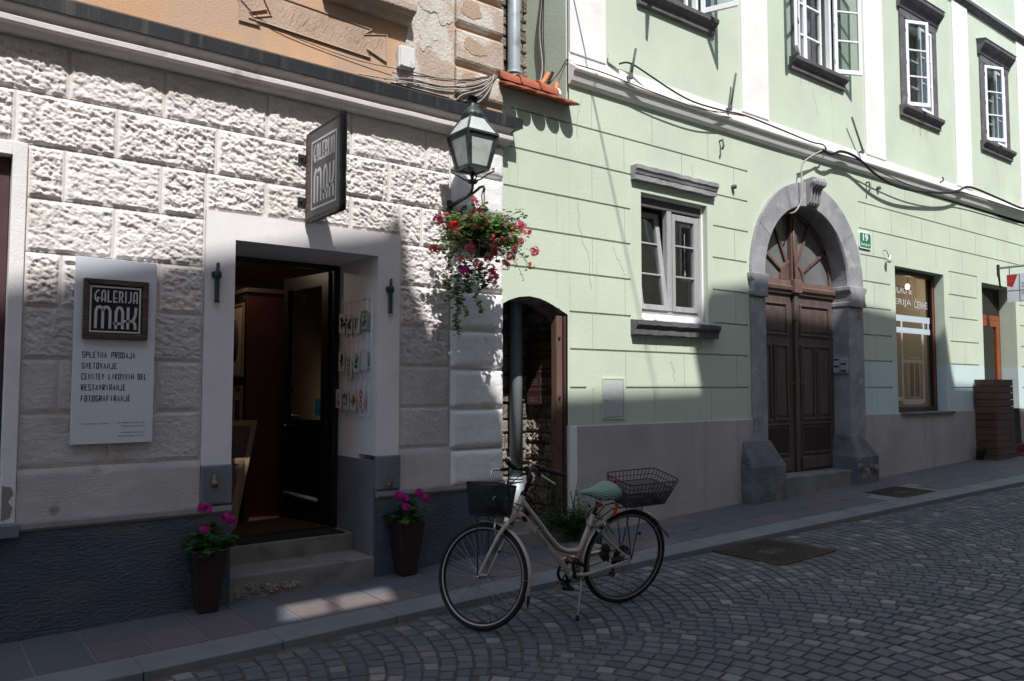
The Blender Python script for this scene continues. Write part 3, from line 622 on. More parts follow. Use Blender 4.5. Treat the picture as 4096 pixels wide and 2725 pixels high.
def gallery_interior():
    P = GH; r = MB()
    x0, x1, y0, y1, z0, z1 = -2.2, 4.29, 6.78, 10.6, .34, 2.95
    def panel(a, b, c, d, mi): r.add([a, b, c, d], [(0, 1, 2, 3)], mi)
    panel((x0, y0, z0), (x1, y0, z0), (x1, y1, z0), (x0, y1, z0), 1); panel((x0, y0, z1), (x0, y1, z1), (x1, y1, z1), (x1, y0, z1), 0)
    panel((x0, y1, z0), (x1, y1, z0), (x1, y1, z1), (x0, y1, z1), 0); panel((x0, y0, z0), (x0, y1, z0), (x0, y1, z1), (x0, y0, z1), 0); panel((x1, y0, z0), (x1, y0, z1), (x1, y1, z1), (x1, y1, z0), 0)
    r.box(x0, 1.79, 6.70, 6.78, z0, z1, 0); r.box(3.41, x1, 6.70, 6.78, z0, z1, 0)
    r.box(1.8, 3.4, 6.755, 6.78, 2.72, z1, 0)
    r.build('shop_interior', [M['gallerywall'], M['floorw']], P)
    # dark metal frame of the door and the leaf standing open inwards
    f = MB(); f.box(1.985, 2.03, 6.70, 6.75, .345, 2.71); f.box(3.125, 3.184, 6.70, 6.75, .345, 2.71); f.box(2.03, 3.125, 6.70, 6.75, 2.665, 2.71); f.box(1.985, 3.19, 6.70, 6.75, .345, .36)
    f.build('door_frame', M['black'], P)
    h = Vector((3.12, 6.76, 0)); e = Vector((2.995, 7.50, 0)); d = (e-h); Lw = d.length; d.normalize(); nrm = Vector((d.y, -d.x, 0))
    dl = MB()
    def bar(u0, u1, z0, z1, t=.025): dl.obox(h+d*((u0+u1)/2)+Vector((0, 0, (z0+z1)/2)), d*((u1-u0)/2), nrm*t, Vector((0, 0, (z1-z0)/2)))
    bar(0, .10, .36, 2.655); bar(Lw-.08, Lw, .36, 2.655); bar(.10, Lw-.08, 2.54, 2.655); bar(.10, Lw-.08, .36, .50); bar(.10, Lw-.08, 1.24, 1.30)
    door = dl.build('door', M['black'], P)
    g = MB(); g.obox(h+d*(Lw/2)+Vector((0, 0, 1.92)), d*(Lw/2-.09), nrm*.004, Vector((0, 0, .62))); g.build('door_glass', M['doorglass'], door)
    g = MB(); g.obox(h+d*(Lw/2)+Vector((0, 0, .87)), d*(Lw/2-.09), nrm*.004, Vector((0, 0, .37))); g.build('lower_door_panel', M['blackpanel'], door)
    k = MB(); c = h+d*(Lw-.05)-nrm*.05; k.tube([c+Vector((0, 0, 1.24)), c-nrm*.02+Vector((0, 0, 1.24)), c-nrm*.02-d*.11+Vector((0, 0, 1.24))], .009); k.build('handle', M['chrome'], door)
    k = MB(); c = h-nrm*.04; k.tube([c+d*.12+Vector((0, 0, .58)), c+d*(Lw-.1)+Vector((0, 0, .60))], .018); k.build('kick_rail', M['zinc'], door)
    st = MB(); c = h+d*.17-nrm*.008+Vector((0, 0, 1.42)); st.obox(c, d*.045, nrm*.001, Vector((0, 0, .075))); st.add([tuple(c+d*.02+Vector((0, 0, -.075))), tuple(c-d*.02+Vector((0, 0, -.075))), tuple(c+Vector((0, 0, -.11)))], [(0, 1, 2)]); st.build('sticker', M['tealst'], door)
    mm = mbox('doormat', M['mat_'], None, 2.03, 3.12, 6.40, 6.69, .3465, .357); tag(mm, 'black rubber doormat on the top step of the gallery door', 'doormat')
gallery_interior()
def gallery_contents():
    cab = thing('display_cabinet', 'tall red brown cabinet standing inside the open gallery door', 'cabinet', (2.9, 7.9, .34))
    mbox('cabinet_body', M['redcab'], cab, 2.66, 3.05, 7.62, 8.9, .34, 2.52); mbox('cabinet_top', M['artdark'], cab, 2.64, 3.07, 7.60, 8.92, 2.52, 2.56)
    mbox('side_panel', M['black'], cab, 2.650, 2.658, 7.64, 8.88, .38, 2.50)
    # framed prints hang on the cabinet side facing the door
    def frame(y0, y1, z0, z1, label, art):
        t = thing('framed_print', label, 'picture', (2.645, (y0+y1)/2, z0), 'framed prints inside the gallery')
        f = MB(); x0, x1 = 2.628, 2.648; b = .025
        f.box(x0, x1, y0, y0+b, z0, z1); f.box(x0, x1, y1-b, y1, z0, z1); f.box(x0, x1, y0+b, y1-b, z0, z0+b); f.box(x0, x1, y0+b, y1-b, z1-b, z1); f.build('frame', M['palewood'], t)
        mbox('mount', M['mount'], t, 2.636, 2.646, y0+b, y1-b, z0+b, z1-b, bevel=0)
        a = MB(); cy, cz = (y0+y1)/2, (z0+z1)/2
        if art == 'oval': a.lathe([(0, .001), (.001, .001), (.10, .0), (.10, -.002)], (2.635, cy, cz), 24, (-1, 0, 0)); a.v = [(x, cy+(y-cy)*1.0, cz+(z-cz)*2.1) for x, y, z in a.v]
        else: a.box(2.6335, 2.6355, cy-.055, cy+.055, cz-.09, cz+.09)
        a.build('print', M['artdark'], t)
    frame(7.66, 8.12, 1.70, 2.42, 'large framed oval portrait, topmost picture inside the gallery', 'oval')
    frame(7.67, 7.90, 1.16, 1.62, 'upper right small framed print below the oval portrait', 'sq'); frame(7.92, 8.15, 1.16, 1.62, 'upper left small framed print below the oval portrait', 'sq')
    frame(7.67, 7.90, .66, 1.12, 'lower right small framed print below the oval portrait', 'sq'); frame(7.92, 8.15, .66, 1.12, 'lower left small framed print below the oval portrait', 'sq')
    t = thing('leaning_frame', 'large pale wooden frame leaning behind the gallery doorway', 'picture frame', (2.45, 7.4, .35))
    y0 = 7.1
    def lean(t, x0, x1, y, z1, dx, mt):
        f = MB(); th = .02; b = .05
        def pt(u, v): return Vector((x0+(x1-x0)*u+dx*v, y+.12*v, .352+z1*v))
        for (u0, u1, v0, v1) in ((0, b/(x1-x0), 0, 1), (1-b/(x1-x0), 1, 0, 1), (b/(x1-x0), 1-b/(x1-x0), 0, b/z1), (b/(x1-x0), 1-b/(x1-x0), 1-b/z1, 1)):
            vs = [pt(u0, v0), pt(u1, v0), pt(u1, v1), pt(u0, v1)]; vs += [p+Vector((0, th, 0)) for p in vs]
            f.add(vs, [(0, 1, 2, 3), (7, 6, 5, 4), (0, 4, 5, 1), (1, 5, 6, 2), (2, 6, 7, 3), (3, 7, 4, 0)])
        f.build('frame', mt, t)
        g = MB(); vs = [pt(.08, .05), pt(.92, .05), pt(.92, .95), pt(.08, .95)]; g.add([p+Vector((0, .012, 0)) for p in vs], [(0, 1, 2, 3)]); g.build('picture', M['artdark'], t)
    lean(t, 1.95, 2.42, 7.12, .95, .22, M['palewood'])
    t = thing('leaning_frame', 'small pale wooden frame leaning in front of the larger one', 'picture frame', (2.3, 7.0, .35)); lean(t, 1.95, 2.36, 7.02, .62, .14, M['palewood'])
    # book row and desk lamp at the back
    dk = thing('desk', 'dark desk at the back of the gallery seen through the door glass', 'desk', (3.7, 9.3, .34))
    mbox('desk_top', M['artdark'], dk, 3.3, 4.25, 8.9, 9.8, 1.06, 1.10); mbox('desk_body', M['redcab'], dk, 3.35, 4.2, 8.95, 9.75, .34, 1.06)
    bk = thing('book_row', 'row of books standing on the gallery desk', 'books', (3.6, 9.1, 1.1)); b = MB()
    for i in range(9): b.box(3.38+.045*i, 3.415+.045*i, 9.0, 9.2, 1.101, 1.26+.05*random.random())
    b.build('books', M['palewood'], bk)
    lp = thing('desk_lamp', 'small lit warm desk lamp glowing inside the gallery', 'lamp', (3.75, 9.35, 1.1))
    l = MB(); l.lathe([(.07, 0), (.07, .015), (.012, .02), (.012, .40), (.02, .42)], (3.75, 9.35, 1.101), 14); l.build('lamp_stand', M['greenmetal'], lp)
    l = MB(); l.lathe([(.02, .58), (.085, .52), (.10, .46)], (3.75, 9.35, 1.08), 16); l.build('lamp_shade', M['greenmetal'], lp); l = MB(); l.lathe([(0, .40), (.035, .42), (.04, .455), (.03, .49), (0, .50)], (3.75, 9.35, 1.08), 12); l.build('bulb', M['bulb'], lp); lamp_light('desk_lamp_light', (3.75, 9.35, 1.43), 4, lp)
    sp = thing('ceiling_spot', 'small lit spotlight on the gallery ceiling behind the door head', 'spotlight', (2.5, 7.45, 2.9)); l = MB(); l.box(2.3, 3.15, 7.43, 7.47, 2.895, 2.945); l.build('track', M['black'], sp); l = MB(); l.lathe([(0, 0), (.03, 0), (.03, .05)], (2.42, 7.45, 2.845), 12); l.build('bulb', M['spot'], sp); lamp_light('spot_light', (2.42, 7.45, 2.80), 3.5, sp)
    pr = thing('speaker', 'white rounded speaker hanging high inside the gallery door', 'speaker', (2.5, 7.8, 2.45)); l = MB(); l.lathe([(0, -.07), (.06, -.07), (.075, -.05), (.075, .06), (.06, .08), (0, .08)], (2.52, 7.9, 2.50), 14, (-.5, -.8, -.2)); l.build('speaker_body', M['plastic'], pr, bevel=.005); l = MB(); l.tube([(2.56, 7.95, 2.52), (2.60, 7.98, 2.60), (2.64, 7.99, 2.60)], .012); l.build('bracket', M['plastic'], pr)
gallery_contents()
# ------------------------------------------------------------------ the pale green house (right)
NH = thing('green_house', 'pale green house with white bands, stone arched doorway and open upper windows', 'house', (10, 6, .25))
ROW = [4.31, 3.925, 3.54, 3.155, 2.768, 2.37, 1.99, 1.60]
ACX, ACZ, ARO = 9.69, 3.03, 1.325
WIN = [7.05, 10.0, 12.99, 15.93, 18.87, 21.8]
def green_walls():
    P = NH
    far = list(np.arange(17, 30, .98))
    span = {4.31: [(5.375, 30)], 3.925: [(5.375, 6.27), (7.70, 8.365), (11.02, 30)], 3.54: [(5.375, 6.265), (7.68, 8.365), (11.02, 11.9), (13.85, 14.95), (16.75, 30)]}
    for z in ROW[3:]: span[z] = [(5.375, 6.26), (7.66, 8.33), (11.02, 11.89), (13.83, 14.92), (16.75, 30)]
    span[1.99] = [(5.375, 8.32), (11.02, 11.88), (13.82, 14.91), (16.75, 30)]
    span[1.60] = [(5.375, 5.60), (6.17, 8.32), (11.02, 11.87), (13.81, 14.9), (16.75, 30)]
    odd = [6.17, 7.12, 8.09, 9.0, 10., 11.2, 11.97, 12.94, 13.92, 14.92, 15.84, 16.85]+[v+.85 for v in far]; even = [5.69, 6.62, 7.6, 8.61, 9.57, 10.5, 11.41, 12.42, 13.41, 14.37, 15.36, 16.3]+[v+.36 for v in far]
    bounds = [4.72]+ROW+[1.215]
    HZ = .010; VZ = .005
    holes = [(6.43, 7.565, 2.335, 3.757), (8.368, 11.012, -1, 4.358), (12.035, 13.655, 1.215, 3.463), (15.11, 16.575, -1, 3.455)]
    xs = {5.375, 30}; zs = {1.215, 4.74}
    for z, L in span.items():
        zs |= {z-HZ, z+HZ}
        for a, b in L: xs |= {a, b}
    vj = []
    for r in range(len(bounds)-1):
        z1, z0 = bounds[r], bounds[r+1]
        for x in (even if r % 2 == 0 else odd):
            if x > 29.5: continue
            ok = any(a < x < b for a, b in (span.get(z1) or [(0, 99)])) or any(a < x < b for a, b in (span.get(z0) or [(0, 99)]))
            if not ok: continue
            if any(a-.1 < x < b+.1 and z0 < d and z1 > c for a, b, c, d in holes): continue
            vj.append((x, z0, z1)); xs |= {x-VZ, x+VZ}
    for a, b, c, d in holes: xs |= {a, b}; zs |= {c, d}
    zs.discard(-1); zs.add(1.975)
    def fn(x, z):
        for a, b, c, d in holes:
            if a < x < b and c < z < d: return None
        for z0, L in span.items():
            if abs(z-z0) < HZ and any(a < x < b for a, b in L): return .024
        for x0, z0, z1 in vj:
            if abs(x-x0) < VZ and z0 < z < z1: return .008
        return 0
    cellwall(list(xs), list(zs), fn, 6, 6.30, 'wall', [M['green'], M['teal']], P, mi=lambda x, z: 1 if (11.0 < x and z < 1.975) else 0)
    # spandrels beside the stone arch
    for sgn, x_e in ((-1, 8.368), (1, 11.012)):
        arc = [(ACX+sgn*ARO*math.cos(t), ACZ+ARO*math.sin(t)) for t in np.linspace(0.0, math.pi/2, 24)]
        pts = [(x_e, ACZ)]+[(min(max(x, 8.368), 11.012), z) for x, z in arc]+[(ACX, 4.358), (x_e, 4.358)]
        mb = MB(); mb.add([(x, 6.0, z) for x, z in pts], [tuple(range(len(pts)))]); mb.build('wall_spandrel', M['green'], P)
    # plinth
    for x0, x1 in ((5.36, 8.36), (11.02, 15.11), (16.575, 30)):
        n = max(2, int((x1-x0)/.25)); mb = MB(); gx = np.linspace(x0, x1, n+1)
        for x in gx: mb.v += [(x, 5.972, zb(x)-.3), (x, 5.972, 1.205), (x, 5.985, 1.216), (x, 6.001, 1.216)]
        for i in range(n):
            for q in range(3): mb.f.append((i*4+q, i*4+4+q, i*4+5+q, i*4+1+q)); mb.m.append(0); mb.sm.append(False); mb.t.append(.5)
        for e in (0, n*4): mb.f.append((e, e+1, e+2, e+3)); mb.m.append(0); mb.sm.append(False); mb.t.append(.5)
        mb.build('plinth', M['greyplinth'], P)
    mbox('plinth_end', M['band'], P, 5.345, 5.44, 5.968, 6.2, .0, 1.213)
    # string course and white band
    prof = [(0, 4.72), (.03, 4.725), (.055, 4.75), (.075, 4.80), (.082, 4.815), (.082, 4.83), (.105, 4.838), (.115, 4.855), (.115, 4.875), (.09, 4.89), (.03, 4.93), (.012, 4.96), (.012, 5.055), (0, 5.055)]
    mb = MB(); n = len(prof); xs2 = [5.365, 9, 13, 17.5, 22, 30]
    for x in xs2:
        rise = max(0, x-9)*.0085
        for p, z in prof: mb.v.append((x, 6-p, z+(rise if z < 4.9 else 0)))
    for i in range(len(xs2)-1):
        for k in range(n-1): mb.f.append((i*n+k, (i+1)*n+k, (i+1)*n+k+1, i*n+k+1)); mb.m.append(0); mb.sm.append(False); mb.t.append(.5)
    mb.f.append(tuple(range(n-1, -1, -1))); mb.m.append(0); mb.sm.append(False); mb.t.append(.5)
    mb.build('string_course', M['band'], P)
    # upper floor with its windows
    xs = [5.375, 30]; zs = [5.0, 5.055, 8.35, 12]; hol = [(c-.475, c+.475, 6.05, 7.5) for c in WIN]
    for a, b, c, d in hol: xs += [a, b]; zs += [c, d]
    cellwall(xs, zs, lambda x, z: None if any(a < x < b and c < z < d for a, b, c, d in hol) else 0, 6, 6.25, 'upper_wall', M['green'], P)
    for a, b in ((5.375, 5.888), (8.265, 8.825), (11.255, 11.82), (14.245, 14.85), (17.0, 17.6), (20.0, 20.6), (23, 23.6)):
        mbox('pilaster', M['band'], P, a, b, 5.975, 6.01, 5.054, 12, bevel=.003)
    MB().prism([(6, 8.33), (5.96, 8.34), (5.93, 8.38), (5.93, 8.43), (5.97, 8.46), (6, 8.46)], 5.37, 30, plane='yz').build('upper_string_course', M['darkstone'], P)
    g = MB(); g.tube([(5.37, 5.92, 8.45), (30, 5.92, 8.45)], .035, 10); g.build('upper_gutter', M['band'], P)
    # left flank above the passage and the body behind
    mbox('flank_wall', M['green'], P, 5.366, 5.6, 6.035, 7.4, 4.3, 12, bevel=0)
    mbox('roof', M['rooftile'], P, 5.2, 30.2, 5.9, 14, 12, 12.3); mbox('back_wall', M['opp1'], P, 5.6, 30, 13.5, 13.9, -1, 12, bevel=0); mbox('end_wall', M['green'], P, 29.8, 30, 6.05, 13.5, -1, 12, bevel=0)
green_walls()
def cracks():
    rs = random.Random(12); m = MB()
    for x, z, n, dz, sl in ((5.50, 3.5, 26, -.035, .15), (5.55, 4.60, 16, -.03, -.1), (6.0, 3.1, 14, -.02, .6), (14.6, 5.9, 30, -.022, .25), (15.9, 5.85, 26, -.028, .1), (13.2, 5.8, 14, -.02, .5), (9.9, 5.7, 12, -.03, .2), (16.2, 4.5, 18, -.03, .15), (11.3, 7.6, 10, -.02, .8), (7.3, 4.2, 8, -.03, .3), (12.6, 4.3, 10, -.03, .2), (6.9, 1.9, 12, -.02, .5)):
        pts = [(x, z)]
        for i in range(n): pts.append((pts[-1][0]+rs.gauss(sl*abs(dz)*.5, .012), pts[-1][1]+dz*rs.uniform(.6, 1.4)))
        m.ribbon(pts, rs.uniform(.0035, .0055), mkxz(5.9985))
    for x0, x1 in ((6.45, 7.45), (9.5, 10.6), (12.4, 13.55), (15.4, 16.5)):       # rust and dirt runs under the sills
        for _ in range(9):
            x = rs.uniform(x0, x1); z = 2.165 if x0 < 7 else 5.85; m.ribbon([(x+.004*rs.random(), z-k*.03) for k in range(rs.randint(2, 7))], rs.uniform(.003, .008), mkxz(5.9982))
    m.build('hairline_cracks', M['crack'], NH)
cracks()
def moulding(name, mt, P, x0, x1, prof, bevel=.005, ragged=0):
    mb = MB(); n = len(prof); k = max(2, int((x1-x0)/.06)); 
    for i in range(k+1):
        x = x0+(x1-x0)*i/k
        for p, z in prof:
            j = random.uniform(-ragged, ragged) if ragged else 0
            mb.v.append((x+(0 if 0 < i < k else 0), 6-p-j*.5, z+j))
    for i in range(k):
        for q in range(n): mb.f.append((i*n+q, (i+1)*n+q, (i+1)*n+(q+1) % n, i*n+(q+1) % n)); mb.m.append(0); mb.sm.append(False); mb.t.append(.5)
    mb.f.append(tuple(range(n-1, -1, -1))); mb.f.append(tuple(k*n+q for q in range(n))); mb.m += [0, 0]; mb.sm += [False]*2; mb.t += [.5]*2
    return mb.build(name, mt, P)
def lower_window():
    P = NH
    moulding('window_lintel', M['stone'], P, 6.27, 7.68, [(-.01, 3.872), (.062, 3.872), (.064, 3.925), (.072, 3.932), (.085, 3.965), (.098, 3.98), (.10, 4.022), (-.01, 4.027)], ragged=.004)
    moulding('window_stone_sill', M['darkstone'], P, 6.25, 7.66, [(-.01, 2.175), (.075, 2.175), (.078, 2.235), (.09, 2.25), (.112, 2.275), (.115, 2.325), (-.01, 2.335)], ragged=.005)
    y = 6.085; f = MB()
    f.box(6.43, 6.50, y, y+.06, 2.42, 3.757); f.box(7.49, 7.565, y, y+.06, 2.42, 3.757); f.box(6.50, 7.49, y, y+.06, 3.64, 3.757); f.box(6.50, 7.49, y, y+.06, 2.42, 2.47); f.box(6.94, 7.02, y-.01, y+.06, 2.47, 3.64)
    w_ = f.build('window', M['greyframe'], P, bevel=.004)
    r = MB(); r.box(7.535, 7.563, y-.02, y, 2.42, 3.757); r.box(6.43, 7.535, y-.02, y-.001, 3.73, 3.757); r.build('white_edging', M['whiteframe'], w_)
    b = mbox('shutter_box', M['dark'], w_, 6.44, 7.53, y-.012, y-.001, 3.625, 3.728)
    # fixed right sash
    s = MB()
    for a in ((7.02, 7.07, 2.47, 3.60), (7.40, 7.47, 2.47, 3.60), (7.07, 7.40, 2.47, 2.53), (7.07, 7.40, 3.53, 3.60), (7.07, 7.40, 2.865, 2.885), (7.07, 7.40, 3.225, 3.245)): s.box(a[0], a[1], y-.02, y+.03, a[2], a[3])
    s.build('right_sash', M['greyframe'], w_, bevel=.003); mbox('right_pane', M['glass'], w_, 7.07, 7.40, y+.01, y+.014, 2.53, 3.53, bevel=0)
    # left sash tilted inwards at its top
    t = MB(); z0 = 2.47; H = 1.14; tl = .15
    def tb(x0, x1, h0, h1, m, w0=-.02, w1=.03):
        m.add([(x, y+d+tl*h/H, z0+h) for h in (h0, h1) for x, d in ((x0, w0), (x1, w0), (x1, w1), (x0, w1))], [(3, 2, 1, 0), (4, 5, 6, 7), (0, 1, 5, 4), (1, 2, 6, 5), (2, 3, 7, 6), (3, 0, 4, 7)])
    for q in ((6.48, 6.54, 0, H), (6.88, 6.945, 0, H), (6.54, 6.88, 0, .06), (6.54, 6.88, H-.06, H), (6.54, 6.88, .40, .42), (6.54, 6.88, .76, .78)): tb(*q, t)
    t.build('tilted_sash', M['greyframe'], w_, bevel=.003); g = MB(); tb(6.54, 6.88, .06, H-.06, g, .005, .009); g.build('tilted_pane', M['glass'], w_)
    tr = MB(); tr.box(6.435, 7.56, 5.985, y+.02, 2.335, 2.36); tr.box(6.435, 7.56, y-.02, y+.02, 2.36, 2.42); tr.build('white_tray', M['whiteframe'], w_, bevel=.003)
    cl = MB(); cl.box(6.60, 6.65, 5.975, 5.984, 2.345, 2.39); cl.box(7.30, 7.35, 5.975, 5.984, 2.335, 2.36); cl.build('tray_clip', M['whiteframe'], w_)
    room = MB(); room.room(6.2, 7.9, 6.32, 8.4, 1.9, 4.1); o = room.build('window_room', M['curtain'], P)
    c = MB()
    for i in range(30): c.v += [(6.50+.28*i/29, 6.34+.02*math.sin(i*1.3), z) for z in (2.36, 3.66)]
    for i in range(29): c.f.append((2*i, 2*i+2, 2*i+3, 2*i+1)); c.m.append(0); c.sm.append(True); c.t.append(.5)
    c.build('curtain', M['curtain'], w_)
    cd_ = MB(); cd_.tube([(7.33, 6.15, 3.5), (7.33, 6.15, 2.95)], .004, 5); cd_.lathe([(.004, .05), (.012, 0), (.01, -.04), (0, -.045)], (7.33, 6.15, 2.93), 8); cd_.build('blind_cord', M['whiteframe'], w_)
    for x, lab, fl in ((6.66, 'red flowering plant in a green pot behind the tilted window pane', 1), (7.13, 'leafy potted plant in a cream pot behind the right window pane', 0)):
        t = thing('window_plant', lab, 'potted plant', (x, 6.24, 2.47), 'potted plants on the window ledge'); p = MB(); p.lathe([(0, 0), (.055, 0), (.072, .10), (.066, .10), (.055, .08)], (x, 6.24, 2.42), 16); p.build('pot', M['cardg'] if fl else M['cream'], t)
        lf = MB()
        for i in range(46):
            q = Vector((x+random.gauss(0, .03), 6.24+random.gauss(0, .02), 2.54+random.random()*(.3 if not fl else .2))); leafcard(lf, q, random.uniform(.02, .035), random.uniform(0, 6.28), random.uniform(-.7, .7))
        for i in range(5): lf.tube([(x, 6.24, 2.5), (x+random.gauss(0, .02), 6.24, 2.84)], .003, 5)
        lf.build('foliage', M['leaf'], t)
        if fl:
            fw = MB()
            for i in range(9): fw.lathe([(0, .012), (.012, .004), (0, -.008)], (x+random.gauss(0, .035), 6.22, 2.66+random.random()*.1), 6)
            fw.build('flowers', M['red'], t)
def leafcard(mb, c, r, az, el, mi=0, lob=0):
    """one small folded leaf with a rounded outline"""
    d = Vector((math.cos(az)*math.cos(el), math.sin(az)*math.cos(el), math.sin(el))); s = d.cross(Vector((0, 0, 1))).normalized(); n = s.cross(d)
    if lob:
        vs = [c]; k = 11
        for i in range(k):
            a = 2*math.pi*i/k+.28; rr = r*(1-.16*(i % 2))*(1 if i else .5); vs.append(c+(d*math.cos(a)+s*math.sin(a))*rr+n*(rr*.28*abs(math.sin(a*1.5))))
        mb.add(vs, [(0, i+1, (i+1) % k+1) for i in range(k)], mi, True)
    else:
        vs = [c, c+d*r*.5+s*r*.42+n*r*.13, c+d*r*1.15+n*r*.02, c+d*r*.5-s*r*.42+n*r*.13]; mb.add(vs, [(0, 1, 2), (0, 2, 3)], mi, True)
lower_window()
def portal():
    P = NH; yF = 5.955; ICX, IR = 9.645, .985; yI = 6.27
    ring = MB(); n = 40; S = []
    for i in range(n+1):
        t = math.pi*i/n; c, s = math.cos(t), math.sin(t)
        o = (ACX+ARO*c, ACZ+ARO*s); q = (ICX+IR*c, ACZ+IR*s)
        S.append([(o[0], 6.02, o[1]), (o[0], yF, o[1]), (q[0]+.02*c, yF, q[1]+.02*s), (q[0], yF+.025, q[1]), (q[0], yI, q[1])])
    for i in range(n+1): ring.v += S[i]
    for i in range(n):
        for k in range(4): ring.f.append((i*5+k, i*5+k+1, i*5+6+k, i*5+5+k)); ring.m.append(0); ring.sm.append(False); ring.t.append(.5)
    ring.build('stone_arch', M['stone'], P)
    # narrow mortar lines between the arch stones
    jl = MB()
    for t in (.62, 1.35, 2.0, 2.62): c, s = math.cos(t), math.sin(t); jl.add([(ACX+ARO*c+.004*s, yF-.0015, ACZ+ARO*s-.004*c), (ACX+ARO*c-.004*s, yF-.0015, ACZ+ARO*s+.004*c), (ICX+(IR+.02)*c-.004*s, yF-.0015, ACZ+(IR+.02)*s+.004*c), (ICX+(IR+.02)*c+.004*s, yF-.0015, ACZ+(IR+.02)*s-.004*c)], [(0, 1, 2, 3)])
    jl.build('arch_joint', M['darkstone'], P)
    for nm, a, b in (('left_jamb', 8.37, 8.66), ('right_jamb', 10.63, 11.01)):
        mbox(nm, M['stone'], P, a, b, yF, yI, .55, 2.74, bevel=.02)
    for a, b in ((8.37, 8.66), (10.63, 11.01)):
        k = MB(); e = .045; a2, b2 = a-e, b+e*.5 if a < 9 else b+e
        if a > 9: a2 = a-.03
        k.prism([(a, 2.74), (a2+.02, 2.76), (a2+.02, 2.80), (a, 2.82), (a, 2.93), (a2+.01, 2.955), (a2, 2.98), (a2, 3.03), (b2, 3.03), (b2, 2.98), (b2-.01, 2.955), (b, 2.93), (b, 2.82), (b2-.02, 2.80), (b2-.02, 2.76), (b, 2.74)], yF-.03, yI+.0, plane='xz')
        k.build('impost', M['stone'], P, bevel=.006)
    # wide weathered base blocks
    def base(a, b, zt, nm):
        k = MB(); z0 = zb(a)-.1; zm = .64; y0 = 5.80
        v = [(a, y0, z0), (b, y0, z0), (b, yI, z0), (a, yI, z0), (a, y0, zm), (b, y0, zm), (b, yI, zm), (a, yI, zm)]
        at, bt = (a+.04, 8.67) if a < 9 else (10.60, b-.22)
        v += [(at, yF-.012, zt), (bt, yF-.012, zt), (bt, yI, zt), (at, yI, zt)]
        k.add(v, [(0, 1, 5, 4), (1, 2, 6, 5), (2, 3, 7, 6), (3, 0, 4, 7), (4, 5, 9, 8), (5, 6, 10, 9), (6, 7, 11, 10), (7, 4, 8, 11), (8, 9, 10, 11)])
        o = k.build(nm, M['oldstone'], P, bevel=.03, bseg=2)
        sb = o.modifiers.new('sub', 'SUBSURF'); sb.subdivision_type = 'SIMPLE'; sb.levels = sb.render_levels = 4
        tx = bpy.data.textures.new('stone_wear', 'CLOUDS'); tx.noise_scale = .16; dm = o.modifiers.new('wear', 'DISPLACE'); dm.texture = tx; dm.strength = .022; dm.mid_level = .5
    base(8.10, 8.80, .95, 'left_base'); base(10.50, 11.05, .95, 'right_base')
    rs = MB()
    for cx, cz, r in ((10.55, .50, .07), (10.70, .42, .085), (10.83, .50, .06), (10.94, .46, .07), (10.62, .36, .06)): rs.lathe([(0, .03), (r*.6, .022), (r, -.01)], (cx, 5.80, cz), 8, (0, -1, 0), smooth=False)
    rs.build('base_rubble', M['rubble'], P)
    st = MB(); st.add(*stepmesh(8.70, 10.62, 5.90, 6.36, 0, .465)); st.build('door_step', M['cement'], P, bevel=.01)
    # scroll keystone
    k = MB(); xs = (9.60, 9.86)
    pr = [(6.0, 4.40), (5.86, 4.42), (5.80, 4.40), (5.785, 4.35), (5.80, 4.30), (5.84, 4.285), (5.87, 4.25), (5.885, 4.15), (5.90, 4.08), (5.93, 4.045), (6.0, 4.05)]
    for a, b, d in ((9.60, 9.645, 0), (9.645, 9.665, .03), (9.665, 9.71, 0), (9.71, 9.73, .03), (9.73, 9.775, 0), (9.775, 9.795, .03), (9.795, 9.84, 0)): k.prism([(min(6, y+d), z-d*.4) for y, z in pr], a, b, plane='yz')
    k.lathe([(0, .012), (.03, .012), (.04, 0)], (9.60, 5.84, 4.345), 16, (-1, 0, 0)); k.lathe([(.055, 0), (.055, .24)], (9.60, 5.85, 4.345), 20, (1, 0, 0))
    k.build('scroll_keystone', M['stone'], P, bevel=.006)
    # fan light, transom and double door
    y = 6.215; fl = MB()
    n = 24
    for r0, r1, y0 in ((.92, .99, y),): 
        for i in range(n):
            t0, t1 = math.pi*i/n, math.pi*(i+1)/n; vs = [(ICX+r*math.cos(t), yy, 3.03+r*math.sin(t)) for yy in (y0, y0+.06) for r, t in ((r0, t0), (r1, t0), (r1, t1), (r0, t1))]
            fl.add(vs, [(0, 1, 2, 3), (0, 3, 7, 4)])
    for dg in (30, 62, 118, 150):
        t = math.radians(dg); d = Vector((math.cos(t), 0, math.sin(t))); fl.obox(Vector((ICX, y+.02, 3.05))+d*.60, d*.36, Vector((0, .02, 0)), Vector((-d.z, 0, d.x))*.02)
    fl.box(ICX-.075, ICX+.075, y-.035, y+.05, 3.05, 3.99)
    fl.tube([(ICX-.03, y-.045, 3.05), (ICX-.03, y-.045, 3.9)], .014, 6)
    for i in range(16):
        t0, t1 = math.pi*i/16, math.pi*(i+1)/16; vs = [(ICX+r*math.cos(t), y-.005, 3.06+r*math.sin(t)) for r, t in ((.24, t0), (.285, t0), (.285, t1), (.24, t1))]; vs += [(a, b+.04, c) for a, b, c in vs]; fl.add(vs, [(0, 1, 2, 3), (0, 3, 7, 4), (1, 5, 6, 2)])
    fan = fl.build('fan_light', M['fanwood'], P)
    h = MB(); h.add([(ICX+.24*math.cos(t), y+.008, 3.06+.24*math.sin(t)) for t in np.linspace(0, math.pi, 20)], [tuple(range(20))]); h.build('fan_rosette', M['post'], fan)
    gl = MB(); pts = [(ICX+.93*math.cos(t), y+.03, 3.04+.93*math.sin(t)) for t in np.linspace(0, math.pi, 30)]; gl.add(pts, [tuple(range(30))]); gl.build('fan_glass', M['fanglass'], fan)
